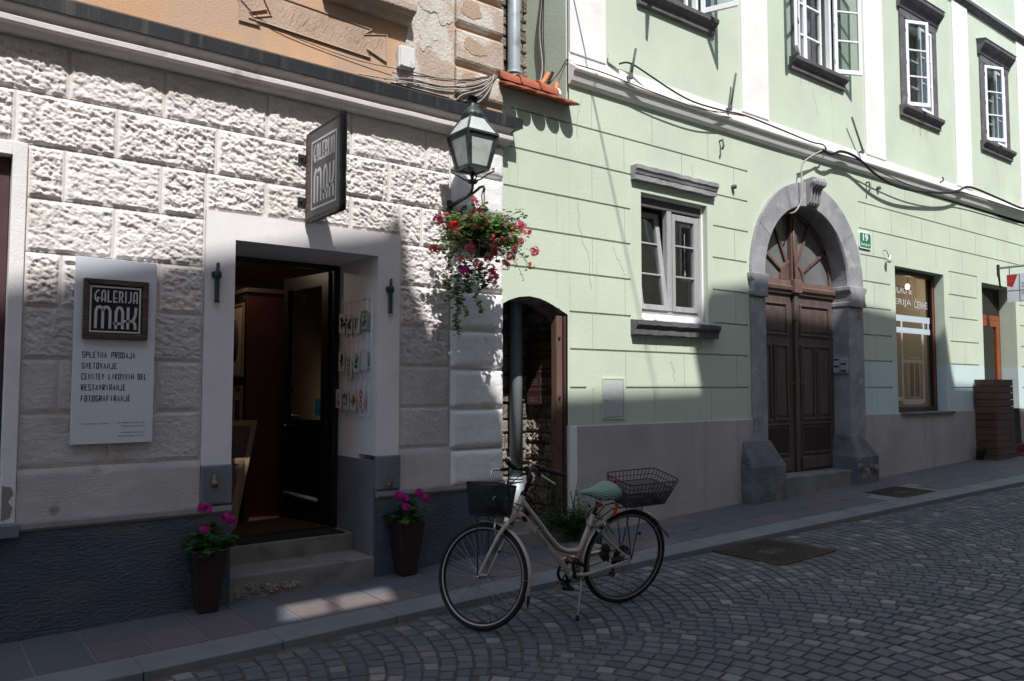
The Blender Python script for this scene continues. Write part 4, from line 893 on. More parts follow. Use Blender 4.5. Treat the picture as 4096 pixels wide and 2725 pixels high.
    tr = MB(); tr.prism([(6.30, 2.86), (y-.03, 2.86), (y-.04, 2.90), (y-.06, 2.91), (y-.07, 2.96), (y-.03, 2.98), (y-.02, 3.05), (6.30, 3.05)], 8.66, 10.63, plane='yz'); tr.box(ICX-.09, ICX+.09, y-.09, y-.02, 2.88, 3.06); tr.build('door_transom', M['fanwood'], P, bevel=.004)
    for sd, xa, xb in ((-1, 8.68, ICX-.004), (1, ICX+.004, 10.61)):
        d = MB(); d.box(xa, xb, y, y+.05, .47, 2.86); leaf_ = d.build('door_leaf', M['doorwood'], P)
        def raised(x0, x1, z0, z1, m=.03):
            q = MB()
            for a in ((x0, x1, z0, z0+m), (x0, x1, z1-m, z1), (x0, x0+m, z0+m, z1-m), (x1-m, x1, z0+m, z1-m)): q.box(a[0], a[1], y-.022, y-.0005, a[2], a[3])
            q.box(x0+m+.03, x1-m-.03, y-.012, y-.0005, z0+m+.03, z1-m-.03); q.build('panel_moulding', M['doorwood'], leaf_, bevel=.007)
        ins = .14 if sd > 0 else .10
        x0, x1 = (xa+.13, xb-.10) if sd > 0 else (xa+.10, xb-.16)
        raised(x0, x1, 2.30, 2.74)
        dm = MB(); cx = (x0+x1)/2; dm.ribbon([(cx-.24, 2.52), (cx, 2.68), (cx+.24, 2.52), (cx, 2.36)], .016, mkxz(y-.016), closed=True); dm.build('diamond_bead', M['post'], leaf_)
        mid = (x0+x1)/2; raised(x0, mid-.025, 1.16, 2.18); raised(mid+.025, x1, 1.16, 2.18)
        raised(x0, x1, .70, 1.12, .022)
        lt = MB(); nn = 15; X0, X1, Z0, Z1 = x0+.055, x1-.055, .755, 1.065
        for i in range(-nn, nn*2):
            for s in (1, -1):
                a = X0+(X1-X0)*i/nn; 
                z_in = [(X0-a)*s/1.0, (X1-a)*s/1.0]; lo, hi = max(0, min(z_in)), min(Z1-Z0, max(z_in))
                if hi-lo > .01: lt.tube([(a+s*lo, y-.016, Z0+lo), (a+s*hi, y-.016, Z0+hi)], .0035, 4, caps=False)
        lt.build('lattice_panel', M['blackwood'], leaf_)
        mbox('kick_board', M['doorwood'], leaf_, x0-.02, x1+.02, y-.03, y-.0005, .50, .66, bevel=.008)
        xh = xb-.09 if sd < 0 else xa+.075
        hd = MB(); hd.box(xh-.02, xh+.02, y-.012, y-.0005, 1.52, 1.80); hd.tube([(xh, y-.01, 1.66), (xh, y-.055, 1.66), (xh+.10*sd, y-.06, 1.655)], .009, 6); hd.build('door_handle', M['brasskey'], leaf_, bevel=.003)
    mb = MB(); mb.box(ICX-.03, ICX+.03, y-.045, y-.002, .47, 2.86); mb.box(ICX-.045, ICX+.045, y-.055, y-.002, 2.5, 2.86); mb.build('meeting_bead', M['doorwood'], P, bevel=.008)
    mbox('door_back', M['dark'], P, 8.3, 11.1, 6.302, 6.32, 0, 4.4, bevel=0)
M['fanglass'] = mat('dusty_fan_glass', (.16, .165, .165), .15, .2, 3, spec=.5); M['blackwood'] = mat('dark_lattice', (.05, .035, .03), .7); M['brasskey'] = mat('old_brass', (.16, .11, .06), .4, .2, 8, metal=.6)
portal()
def shop_front():
    P = NH; y = 6.155
    f = MB(); f.box(12.035, 12.10, y, y+.08, 1.215, 3.463); f.box(13.58, 13.66, y, y+.08, 1.215, 3.463); f.box(12.10, 13.58, y, y+.08, 3.39, 3.463); f.box(12.10, 13.58, y, y+.08, 1.215, 1.29)
    w_ = f.build('shop_window', M['brownframe'], P, bevel=.005); e = MB(); e.box(13.662, 13.668, y-.02, y+.08, 1.215, 3.463); e.box(13.555, 13.58, y-.012, y+.0, 1.29, 3.39); e.build('orange_bead', M['orangewood'], w_)
    mbox('shop_pane', M['shopglass'], w_, 12.10, 13.58, y+.045, y+.05, 1.29, 3.39, bevel=0)
    mbox('shop_window_sill', M['darkstone'], P, 12.05, 13.80, 5.93, 6.16, 1.18, 1.214, bevel=.005)
    # translucent bars and lettering on the pane
    yb = y+.042; b = MB(); k = (yb)/6
    def q(x, z): p = W(x, z, yb); return p[0], p[2]
    def bar(xa, za, xb, zb_): (a, c), (d, e_) = q(xa, za), q(xb, zb_); b.add([(a, yb, c), (d, yb, c), (d, yb, e_), (a, yb, e_)], [(0, 1, 2, 3)])
    for za, zb_ in ((2.62, 2.715), (2.44, 2.525)): bar(11.7, za, 13.12, zb_)
    for xa in (12.17, 12.88, 13.04): bar(xa, 2.527, xa+.05, 2.618)
    b.build('frosted_bar', M['frost'], w_)
    b2 = b; b = MB(); bar(12.17, 1.36, 12.225, 2.438); bar(12.83, 1.36, 12.90, 2.438); bar(12.228, 1.98, 12.828, 2.03); bar(12.228, 1.34, 12.828, 1.42); bar(12.0, 1.40, 12.168, 1.46); b.build('frosted_grid', M['mount'], w_)
    a, c = q(11.78, 3.05); d, e_ = q(12.55, 3.17); text_obj('shop_lettering', 'STUDIO &', a, d, c, e_, yb-.002, M['letterw'], w_)
    a, c = q(11.55, 2.845); d, e_ = q(12.52, 2.965); text_obj('shop_lettering', 'GALERIJA', a, d, c, e_, yb-.002, M['letterw'], w_)
    a, c = q(12.62, 2.845); d, e_ = q(13.05, 3.0); text_obj('shop_lettering', '\u010cERNE', a, d, c, e_, yb-.002, M['letterw'], w_, bold=.005)
    rm = MB(); rm.room(11.4, 15.0, 6.33, 9.5, .6, 3.9); o = rm.build('shop_room', M['cream'], P)
    # things shown inside
    def wallpic(x0, x1, z0, z1, label, mt, yy=8.6):
        t = thing('framed_picture', label, 'picture', ((x0+x1)/2, yy, z0), 'pictures inside the shop window'); g = MB(); e = .04
        for s in ((x0, x1, z0, z0+e), (x0, x1, z1-e, z1), (x0, x0+e, z0+e, z1-e), (x1-e, x1, z0+e, z1-e)): g.box(s[0], s[1], yy-.03, yy, s[2], s[3])
        g.build('frame', M['artdark'], t); mbox('picture_face', mt, t, x0+e, x1-e, yy-.012, yy, z0+e, z1-e, bevel=0)
    wallpic(12.75, 13.45, 1.95, 2.75, 'white mounted picture hanging inside the shop window', M['paper'], 7.2); wallpic(12.75, 13.45, 1.35, 1.85, 'ochre picture standing low inside the shop window', M['cardo'], 7.0)
    t = thing('shop_lamp', 'small warm lamp shining behind the shop lettering', 'lamp', (13.2, 7.0, 3.3)); l = MB(); l.lathe([(0, 0), (.035, .01), (.04, .05), (.02, .09)], W(12.42, 3.13, 6.9), 10); l.build('bulb', M['bulb'], t); l = MB(); p = W(12.42, 3.13, 6.9); l.tube([(p[0], p[1], p[2]+.09), (p[0], p[1], 3.9)], .006, 5); l.build('flex', M['cable'], t); lamp_light('shop_lamp_light', (p[0], p[1]-.02, p[2]-.06), 9, t)
    # door of the shop at the far right
    yd = 6.28; d = MB(); d.box(15.11, 15.18, yd, yd+.08, .3, 3.455); d.box(16.50, 16.575, yd, yd+.08, .3, 3.455); d.box(15.18, 16.50, yd, yd+.08, 3.38, 3.455); d.build('shop_door_frame', M['brownframe'], P, bevel=.005)
    d = MB(); d.box(15.18, 16.50, yd-.02, yd+.05, 2.85, 2.94); d.box(16.36, 16.50, yd-.02, yd+.05, .4, 2.85); d.box(15.18, 15.30, yd-.02, yd+.05, .4, 2.85); d.box(15.30, 16.36, yd-.02, yd+.05, 2.73, 2.85); d.box(15.30, 16.36, yd-.02, yd+.05, .4, .7)
    so = d.build('shop_door', M['orangewood'], P, bevel=.006); g = MB(); g.box(15.30, 16.36, yd+.01, yd+.015, .7, 2.73); g.box(15.18, 16.50, yd+.01, yd+.015, 2.94, 3.38); g.build('door_pane', M['shopglass'], so)
    rm = MB(); rm.room(15.05, 17.2, 6.45, 9.5, .3, 3.7); o = rm.build('door_room', M['curtain'], P)
    mbox('door_threshold', M['cement'], P, 15.11, 16.575, 6.0, 6.6, .2, .41)
shop_front()
def casement(P, hx, hz, w_, h, ang, left, name='open_casement'):
    """three-pane leaf hinged at (hx, y 5.99); ang = degrees it has swung out from closed"""
    a = math.radians(ang); d = Vector((math.cos(a)*(1 if left else -1), -math.sin(a), 0)); n = Vector((d.y, -d.x, 0)); o = Vector((hx, 5.985, hz))
    m = MB()
    def bar(u0, u1, z0, z1, t=.018): m.obox(o+d*((u0+u1)/2)+Vector((0, 0, (z0+z1)/2)), d*((u1-u0)/2), n*t, Vector((0, 0, (z1-z0)/2)))
    f = .055; bar(0, f, 0, h); bar(w_-f, w_, 0, h); bar(f, w_-f, 0, f+.01); bar(f, w_-f, h-f, h)
    for k in (1, 2): z = f+(h-2*f)*k/3; bar(f, w_-f, z-.013, z+.013, .014)
    c = m.build(name, M['whiteframe'], P, bevel=.004)
    g = MB(); g.obox(o+d*(w_/2)+Vector((0, 0, h/2)), d*(w_/2-f), n*.002, Vector((0, 0, h/2-f))); g.build('casement_pane', M['glass'], c)
    hg = MB()
    for z in (.12, .5, .88): hg.tube([o+Vector((0, -.012, h*z-.03)), o+Vector((0, -.012, h*z+.03))], .008, 6)
    hg.build('hinge', M['black'], c)
def upper_windows():
    P = NH
    for i, c in enumerate(WIN):
        x0, x1 = c-.475, c+.475
        f = MB()
        for a, b, z0, z1 in ((x0-.14, x0, 6.05, 7.50), (x1, x1+.14, 6.05, 7.50), (x0-.14, x1+.14, 7.50, 7.62)): f.box(a, b, 5.97, 6.06, z0, z1)
        w_ = f.build('window', M['darkstone'], P, bevel=.005)
        s = MB(); s.prism([(6.0, 5.86), (5.955, 5.865), (5.95, 5.94), (5.92, 5.96), (5.89, 5.985), (5.885, 6.035), (6.06, 6.049)], x0-.19, x1+.19, plane='yz'); s.build('sill', M['darkstone'], w_, bevel=.005)
        s = MB(); s.prism([(6.0, 7.62), (5.96, 7.625), (5.94, 7.68), (5.89, 7.74), (5.85, 7.80), (5.845, 7.86), (6.0, 7.90)], x0-.2, x1+.2, plane='yz'); s.build('hood', M['darkstone'], w_, bevel=.005)
        s = MB(); s.prism([(6.0, 7.902), (5.835, 7.862), (5.835, 7.872), (6.0, 7.912)], x0-.22, x1+.22, plane='yz'); s.build('hood_sheet', M['zinc'], w_)
        fr = MB(); y = 6.035
        for a, b, z0, z1 in ((x0, x0+.06, 6.05, 7.5), (x1-.06, x1, 6.05, 7.5), (x0+.06, x1-.06, 6.05, 6.10), (x0+.06, x1-.06, 7.42, 7.5)): fr.box(a, b, y, y+.07, z0, z1)
        fr.build('inner_frame', M['whiteframe'], w_, bevel=.004)
        inn = MB(); y = 6.16
        for a, b, z0, z1 in ((x0+.06, x0+.10, 6.1, 7.42), (x1-.10, x1-.06, 6.1, 7.42), (c-.04, c+.04, 6.1, 7.42), (x0+.1, c-.04, 6.55, 6.575), (c+.04, x1-.1, 6.55, 6.575), (x0+.1, c-.04, 7.0, 7.025), (c+.04, x1-.1, 7.0, 7.025)): inn.box(a, b, y, y+.04, z0, z1)
        inn.build('inner_sash', M['whiteframe'], w_); mbox('inner_pane', M['glass'], w_, x0+.06, x1-.06, y+.02, y+.024, 6.1, 7.42, bevel=0)
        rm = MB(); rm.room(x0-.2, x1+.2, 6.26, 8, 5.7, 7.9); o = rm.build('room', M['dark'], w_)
        cu = MB()
        for (xa, xb) in ((x0+.02, x0+.40), (x1-.30, x1-.02)):
            b0 = len(cu.v)
            for j in range(30): cu.v += [(xa+(xb-xa)*j/29, 6.36+.022*math.sin(j*1.15), z) for z in (6.0, 7.45)]
            for j in range(29): cu.f.append((b0+2*j, b0+2*j+2, b0+2*j+3, b0+2*j+1)); cu.m.append(0); cu.sm.append(True); cu.t.append(.5)
        cu.build('curtain', M['curtain'], w_)
        L, Rr = {0: (118, 113), 1: (153, 154), 2: (23, None), 3: (22, None)}.get(i, (None, None))
        for ang, left, hx in ((L, True, x0+.035), (Rr, False, x1-.035)):
            if ang is not None: casement(w_, hx, 6.07, .44, 1.40, ang, left)
            else: casement(w_, hx, 6.07, .435, 1.40, 1, left, 'closed_casement')
upper_windows()
# ------------------------------------------------------------------ passage between the houses
def passage():
    P = thing('passage_wall', 'low green wall with a dark arched passage and red tiles on top', 'wall', (4.95, 6, .1))
    cr = [(4.506, 2.385), (4.60, 2.435), (4.72, 2.472), (4.85, 2.488), (4.98, 2.475), (5.10, 2.44), (5.22, 2.39), (5.345, 2.335)]
    jn = [(3.925, 4.55, 5.374), (3.54, 4.53, 5.374), (3.155, 4.56, 5.374), (2.768, 4.56, 5.374), (4.31, 4.62, 5.374)]
    vj = [(5.20, 3.925, 4.31), (4.70, 3.54, 3.925), (5.20, 3.155, 3.54), (4.70, 2.768, 3.155), (5.20, 2.51, 2.768)]
    xs = [4.506, 5.374]; zs = [2.50, 4.50]
    for z, a, b in jn: zs += [z-.010, z+.010]; xs += [a]
    for x, a, b in vj: xs += [x-.005, x+.005]
    cellwall(xs, zs, lambda x, z: .024 if any(abs(z-q) < .010 and a < x for q, a, b in jn) else (.006 if any(abs(x-q) < .005 and a < z < b for q, a, b in vj) else 0), 6, 6.2, 'wall', M['green'], P)
    mb = MB()
    top = [(x, 2.50) for x, z in cr]; n = len(cr)
    for i in range(n-1):
        (xa, za), (xb, zb2) = cr[i], cr[i+1]
        mb.add([(xa, 6, za), (xb, 6, zb2), (xb, 6, 2.5), (xa, 6, 2.5)], [(0, 1, 2, 3)])
    mb.add([(5.345, 6, 2.335), (5.374, 6, 2.32), (5.374, 6, 2.5), (5.345, 6, 2.5)], [(0, 1, 2, 3)])
    mb.add([(5.335, 6, -.1), (5.374, 6, -.1), (5.374, 6, 2.32), (5.345, 6, 2.335)], [(0, 1, 2, 3)]); mb.build('arch_edge', M['green'], P)
    ar = MB()
    for i in range(n-1):
        (xa, za), (xb, zb2) = cr[i], cr[i+1]; ar.add([(xa, 6.0, za), (xb, 6.0, zb2), (xb, 6.26, zb2-.03), (xa, 6.26, za-.03)], [(0, 1, 2, 3)])
    for i in range(26):
        t = random.random(); x = 4.52+.8*t; z = float(np.interp(x, [c[0] for c in cr], [c[1] for c in cr])); ar.lathe([(0, .025), (.03, .015), (.045, 0)], (x, 6.03+.2*random.random(), z), 6, (0, 0, -1), smooth=False)
    ar.build('rubble_vault', M['rubble'], P)
    # niche: side wall of rough stones, back wall, floor and ceiling
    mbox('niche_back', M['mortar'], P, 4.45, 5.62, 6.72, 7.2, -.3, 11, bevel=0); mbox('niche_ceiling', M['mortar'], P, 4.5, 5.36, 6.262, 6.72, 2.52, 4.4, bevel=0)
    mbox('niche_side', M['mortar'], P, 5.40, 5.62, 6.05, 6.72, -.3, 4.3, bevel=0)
    rb = MB(); z = .05
    while z < 2.4:
        hh = random.uniform(.10, .19); yv = 6.10
        while yv < 6.72:
            l = random.uniform(.10, .22); y2 = min(yv+l, 6.74)
            if y2-yv > .04:
                m = 6; gy = np.linspace(yv+.006, y2-.006, m+1); gz = np.linspace(z+.006, z+hh-.006, m+1); b0 = len(rb.v)
                for k in range(m+1):
                    for j in range(m+1):
                        e = min(j, m-j, k, m-k)/2; bump = .008+.028*min(1, e)**.6+random.uniform(-.010, .014)*(e > 0)
                        rb.v.append((5.40-bump-(.02 if (k+j) % 3 == 0 else 0)*random.random(), gy[j]+random.uniform(-.006, .006), gz[k]+random.uniform(-.006, .006)))
                for k in range(m):
                    for j in range(m): a = b0+k*(m+1)+j; rb.f.append((a, a+m+1, a+m+2, a+1)); rb.m.append(0); rb.sm.append(False); rb.t.append(.5)
            yv = y2
        z += hh
    rb.build('rubble_stones', M['rubble'], P)
    bs = MB(); z = .1
    while z < 2.4:
        x = 4.52; hh = random.uniform(.1, .2)
        while x < 5.36: l = random.uniform(.1, .25); bs.obox((x+l/2, 6.72, z+hh/2), (l*.45, 0, 0), (0, random.uniform(.015, .04), 0), (0, random.uniform(-.01, .01), hh*.45)); x += l
        z += hh
    bs.build('back_stones', M['rubble'], P, bevel=.015)
    # upper gap stones behind the pipe
    us = MB(); z = 4.6
    while z < 7:
        x = 4.52; hh = random.uniform(.1, .2)
        while x < 5.36: l = random.uniform(.1, .25); us.obox((x+l/2, 6.71, z+hh/2), (l*.45, 0, 0), (0, random.uniform(.015, .04), 0), (0, 0, hh*.45)); x += l
        z += hh
    us.build('gap_stones', M['rubble'], P, bevel=.015)
    ps = MB(); ps.box(5.225, 5.30, 6.03, 6.12, .25, 2.32); ps.build('wooden_post', M['post'], P, bevel=.006); mbox('post_strip', M['marframe'], P, 5.306, 5.335, 6.01, 6.1, .15, 2.32, bevel=.003)
    bo = MB()
    for z in (.5, 1.0, 1.5, 2.1): bo.lathe([(0, .012), (.011, .01), (.014, 0)], (5.25, 6.02, z), 8, (0, -1, 0))
    bo.build('post_bolt', M['black'], P)
    sl = MB(); sl.add(*stepmesh(4.50, 5.38, 5.93, 6.75, -.1, .235)); sl.build('stone_threshold', M['cement'], P, bevel=.01)
    # red tile coping sloping to the street
    MB().prism([(6.0, 4.50), (6.0, 4.53), (6.72, 4.70), (6.72, 4.45)], 4.50, 5.38, plane='yz').build('coping_bed', M['mortar'], P)
    tl = MB(); m = 5; wd = .925/m; sl = .25
    def plate(xc, y0, y1, z0, h, t=.014):
        out = [(xc-h, y1), (xc-h, y0+h*.8)]+[(xc-h*math.cos(q), y0+h*.8-h*.8*math.sin(q)) for q in np.linspace(.3, math.pi-.3, 7)]+[(xc+h, y0+h*.8), (xc+h, y1)]
        vs = [(x, y, z0+(y-5.8)*sl+d) for d in (0, t) for x, y in out]; k = len(out)
        tl.add(vs, [tuple(range(k)), tuple(range(2*k-1, k-1, -1))]+[(i, k+i, k+(i+1) % k, (i+1) % k) for i in range(k)])
    for i in range(m): plate(4.455+wd*(i+.5), 5.795+.004*(i % 2), 6.25, 4.44+.004*(i % 2), wd*.485)
    for i in range(m): plate(4.43+wd*(i+.35)+.03, 5.85+.004*(i % 2), 6.3, 4.459+.004*(i % 2), wd*.48)
    tl.build('roof_tiles', M['tile'], P, bevel=.002)
    rt = MB()
    for i in range(3):
        a = 4.44+.25*i; vs = []
        for xx in (a, a+.27):
            r = .095 if xx == a else .082
            for j in range(11): t = math.pi*(j/10*1.1-.05); vs.append((xx, 6.02+r*math.cos(t), 4.555+r*math.sin(t)*1.05))
        rt.add(vs, [(j, j+1, j+12, j+11) for j in range(10)], 0, True)
        rt.tube([(a+.012, 6.02+.096*math.cos(t), 4.555+.1*math.sin(t)) for t in np.linspace(-.1, 3.2, 11)], .01, 5, caps=False)
    rt.build('ridge_tiles', M['tile'], P); e = MB(); e.prism([(6.02+.084*math.cos(t), 4.555+.088*math.sin(t)) for t in np.linspace(0, math.pi, 12)], 5.19, 5.215, plane='yz'); e.build('mortar_end', M['band'], P)
passage()
# ------------------------------------------------------------------ houses across the street (behind the camera); their roofs cast the big shadows
def opposite():
    T = 7.6; dx, dz = -.36*T, 1.43*T+.0
    yF = -1.6
    def house(name, label, pts, mt, x0, x1, wins, light_slit=None):
        t = thing(name, label, 'house', ((x0+x1)/2, yF, 0))
        poly = [(x0, -.6)]+[(x+dx, z+dz) for x, z in pts]+[(x1, -.6)]
        if light_slit:  # added opening in a thin front wall, shaped to throw the pavement light patch
            x0s, x1s, za, zt_ = light_slit; top = 9.7; body = [(x0, -.6), (x0, top), (x1, top), (x1, -.6)]
            MB().prism(body, yF-.201, yF-6.5).build('wall', mt, t)
            up = poly[1:-1]; zi = lambda q: float(np.interp(q, [p[0] for p in up], [p[1] for p in up])); fw = MB()
            for a, b, lo in ((x0, x0s, -.6), (x1s, x1, -.6), (x0s, x1s, zt_)):
                pts_ = [(a, lo), (b, lo), (b, zi(b))]+[p for p in reversed(up) if a+1e-4 < p[0] < b-1e-4]+[(a, zi(a))]; fw.prism(pts_, yF, yF-.2)
            fw.box(x0s, x1s, yF-.2, yF, -.6, za); fw.box(-.02, .03, yF-.12, yF-.06, za, zt_); fw.build('light_slit_front', mt, t)
        else: MB().prism(poly, yF, yF-6.5).build('wall', mt, t)
        wm = MB(); gm = MB(); x = x0+.9
        for zz in wins:
            x = x0+.8
            while x < x1-1.2:
                for a in ((x, x+.07, zz, zz+1.5), (x+.83, x+.9, zz, zz+1.5), (x+.07, x+.83, zz, zz+.07), (x+.07, x+.83, zz+1.43, zz+1.5), (x+.42, x+.48, zz+.07, zz+1.43)):
                    wb = MB(); 
                    wm.box(a[0], a[1], yF-.02, yF+.03, a[2], a[3])
                gm.box(x+.07, x+.83, yF-.02, yF+.012, zz+.07, zz+1.43); x += 2.1
        w_ = wm.build('window_frames', M['whiteframe'], t); gm.build('panes', M['artdark'], w_)
    A = [(-13, 1.3), (-6, 1.3), (-1.5, 1.62), (.6, 2.24), (2.75, 2.78), (3.25, 2.90), (3.34, 3.06), (3.42, 3.06), (3.45, 2.72), (3.53, 2.50), (3.69, 2.10), (3.95, 1.86), (4.45, 1.46), (4.52, 1.08)]
    house('cream_house', 'cream plastered house across the street behind the viewer, leftmost of the row', A, M['opp1'], -13+dx, 4.52+dx, (1.2, 4.4, 7.6), (-.42, .50, 9.92, 10.68))
    C = [(4.52, 1.04), (5.0, 1.06), (5.02, 1.50), (7.405, 1.575)]
    house('ochre_house', 'narrow ochre house across the street behind the viewer, in the middle of the row', C, M['opp2'], 4.52+dx, 7.405+dx, (1.2, 4.4, 7.6))
    B = [(7.405, 1.70), (7.27, 2.12), (7.33, 2.42), (7.62, 2.78), (8.3, 2.88), (11.0, 2.79), (12.0, 2.72), (13.66, 2.63), (13.79, 2.0), (13.95, 1.64)]
    house('grey_house', 'long grey house across the street behind the viewer with a broad roof', B, M['opp3'], 7.405+dx, 13.95+dx, (1.2, 4.4, 7.6))
    D_ = [(13.95, 1.64), (14.6, 1.62), (16.8, 1.15), (20, .9), (34, .9)]
    house('tan_house', 'tan house across the street behind the viewer, rightmost of the row', D_, M['opp2'], 13.95+dx, 34+dx, (1.2, 4.4, 7.6))
    c = MB(); a, b = Vector((5.395, 5.965, 5.72)), Vector((6.656-.36*T, yF-.05, 1.531+1.43*T)); c.tube([a.lerp(b, k/12) for k in range(13)], .011, 6)
    tag(c.build('overhead_cable', M['cable']), 'black cable crossing the street high above to the green house corner', 'cable')
opposite()
# ------------------------------------------------------------------ signs of the gallery
GLY = {
 'G': (.66, [[(.60, .99), (.34, .90), (.12, .66), (.07, .44), (.12, .22), (.30, .05), (.44, .03), (.44, .34)], [(.26, .34), (.72, .34)]]),
 'A': (.66, [[(.14, 0), (.14, .76), (.24, .94), (.36, .97), (.48, .94), (.57, .76), (.57, 0)], [(-.02, .24), (.57, .24)]]),
 'L': (.56, [[(.12, 1), (.12, .05), (.60, .05)]]),
 'E': (.58, [[(.60, .95), (.14, .95), (.14, .05), (.62, .05)], [(-.02, .36), (.56, .36)]]),
 'R': (.66, [[(.14, 0), (.14, .95), (.38, .95), (.55, .82), (.56, .62), (.42, .42), (-.02, .30)], [(.34, .38), (.62, 0)]]),
 'I': (.30, [[(.15, 0), (.15, 1)]]),
 'J': (.46, [[(.36, 1), (.36, .24), (.26, .08), (.02, .03)]]),
 'M': (1.16, [[(.12, 0), (.12, .78), (.22, .94), (.34, .97), (.48, .92), (.56, .78), (.56, 0)], [(.56, .78), (.64, .94), (.80, .97), (.94, .92), (1.02, .78), (1.02, 0)]]),
 'K': (.74, [[(.16, 1), (.16, 0)], [(.66, 1), (.64, .66), (.52, .44), (.36, .36), (-.12, .36)], [(.42, .38), (.58, .30), (.64, .18), (.64, 0)]]),
}
def deco(mb, word, x0, x1, z0, z1, t, mk, gap=.16):
    """angular narrow display lettering drawn as strokes"""
    tot = sum(GLY[c][0] for c in word)+gap*(len(word)-1); sx = (x1-x0)/tot; h = z1-z0; x = x0
    for c in word:
        wd, st = GLY[c]
        for s in st: mb.ribbon([(x+p[0]*sx, z0+p[1]*h) for p in s], t, mk)
        x += (wd+gap)*sx
NAR = {'S': [[(.5, .86), (.5, 1), (0, 1), (0, .58), (.5, .42), (.5, 0), (0, 0), (0, .14)]], 'P': [[(0, 0), (0, 1), (.5, 1), (.5, .5), (0, .5)]], 'L': [[(0, 1), (0, 0), (.5, 0)]], 'E': [[(.5, 1), (0, 1), (0, 0), (.5, 0)], [(0, .5), (.4, .5)]], 'T': [[(0, 1), (.5, 1)], [(.25, 1), (.25, 0)]], 'N': [[(0, 0), (0, 1), (.5, 0), (.5, 1)]], 'A': [[(0, 0), (.25, 1), (.5, 0)]], 'R': [[(0, 0), (0, 1), (.5, 1), (.5, .52), (0, .5)], [(.15, .5), (.5, 0)]], 'O': [[(.25, 1), (0, 1), (0, 0), (.5, 0), (.5, 1), (.25, 1)]], 'D': [[(.2, 1), (0, 1), (0, 0), (.4, 0), (.5, .16), (.5, .84), (.4, 1), (.2, 1)]], 'J': [[(.5, 1), (.5, 0), (0, 0), (0, .2)]], 'V': [[(0, 1), (.25, 0), (.5, 1)]], 'C': [[(.5, .86), (.5, 1), (0, 1), (0, 0), (.5, 0), (.5, .14)]], 'I': [[(.25, 0), (.25, 1)]], 'K': [[(0, 0), (0, 1)], [(.5, 1), (0, .5), (.5, 0)]], 'H': [[(0, 0), (0, 1)], [(.5, 0), (.5, 1)], [(0, .5), (.5, .5)]], 'F': [[(0, 0), (0, 1), (.5, 1)], [(0, .5), (.4, .5)]], 'G': [[(.5, .86), (.5, 1), (0, 1), (0, 0), (.5, 0), (.5, .45), (.28, .45)]]}
def narrow(mb, s, x0, x1, z0, z1, t, mk):
    n = len(s); sx = (x1-x0)/(n*.95-.45); x = x0
    for c in s:
        for st in NAR.get(c, []): mb.ribbon([(x+p[0]*sx, z0+p[1]*(z1-z0)) for p in st], t, mk)
        x += .95*sx
def panel_sign():
    t = thing('wall_sign', 'tall white board with a framed black logo and opening list beside the gallery door', 'sign', (1.175, 5.96, 1.85))
    b = MB(); b.add([(x, y, z) for y in (5.95, 5.982) for x, z in ((.922, 1.222), (1.428, 1.222), (1.427, 2.473), (.921, 2.479))], [(0, 1, 2, 3), (7, 6, 5, 4), (0, 4, 5, 1), (1, 5, 6, 2), (2, 6, 7, 3), (3, 7, 4, 0)]); b.build('board', M['signwhite'], t, bevel=.002)
    f = MB(); x0, x1, z0, z1, e = .968, 1.374, 1.926, 2.332, .037; y0, y1 = 5.918, 5.949
    for k, q in enumerate(([(x0, z0), (x1, z0), (x1-e, z0+e), (x0+e, z0+e)], [(x1, z0), (x1, z1), (x1-e, z1-e), (x1-e, z0+e)], [(x1, z1), (x0, z1), (x0+e, z1-e), (x1-e, z1-e)], [(x0, z1), (x0, z0), (x0+e, z0+e), (x0+e, z1-e)])):
        f.prism(q, y0, y1)
    fo = f.build('logo_frame', M['oldwood'], t, bevel=.005)
    mbox('logo_plate', M['signblack'], fo, x0+e, x1-e, 5.930, 5.945, z0+e, z1-e, bevel=0)
    l = MB(); mk = mkxz(5.9285); l.ribbon([(1.013, 1.977), (1.320, 1.977), (1.320, 2.280), (1.013, 2.280)], .011, mk, closed=True)
    deco(l, 'GALERIJA', 1.035, 1.305, 2.178, 2.258, .0095, mk); deco(l, 'MAK', 1.034, 1.302, 1.998, 2.150, .0175, mk, .10); l.build('logo_lettering', M['signletter'], fo)
    y = 5.9485
    for s, a, b_, z in (('SPLETNA PRODAJA', .977, 1.300, 1.838), ('SVETOVANJE', .977, 1.186, 1.764), ('CENITEV LIKOVNIH DEL', .977, 1.376, 1.692), ('RESTAVRIRANJE', .977, 1.245, 1.618), ('FOTOGRAFIRANJE', .977, 1.277, 1.544)): ln = MB(); narrow(ln, s, a, b_, z-.036, z, .0052, mkxz(y)); ln.build('service_line', M['ink'], t)
    for s, a, b_, z, h in (('T: 00386 (0)1 320 48 60', .979, 1.152, 1.362, .011), ('M: 00386 (0) 40 471 781', 1.204, 1.378, 1.364, .011), ('00386 (0) 40 454 502', 1.227, 1.378, 1.341, .011), ('www.galerijamak.com', 1.225, 1.377, 1.300, .013), ('galerijamak@yahoo.com', 1.206, 1.377, 1.277, .014)): text_obj('contact_line', s, a, b_, z-h, z, y, M['ink'], t)
panel_sign()
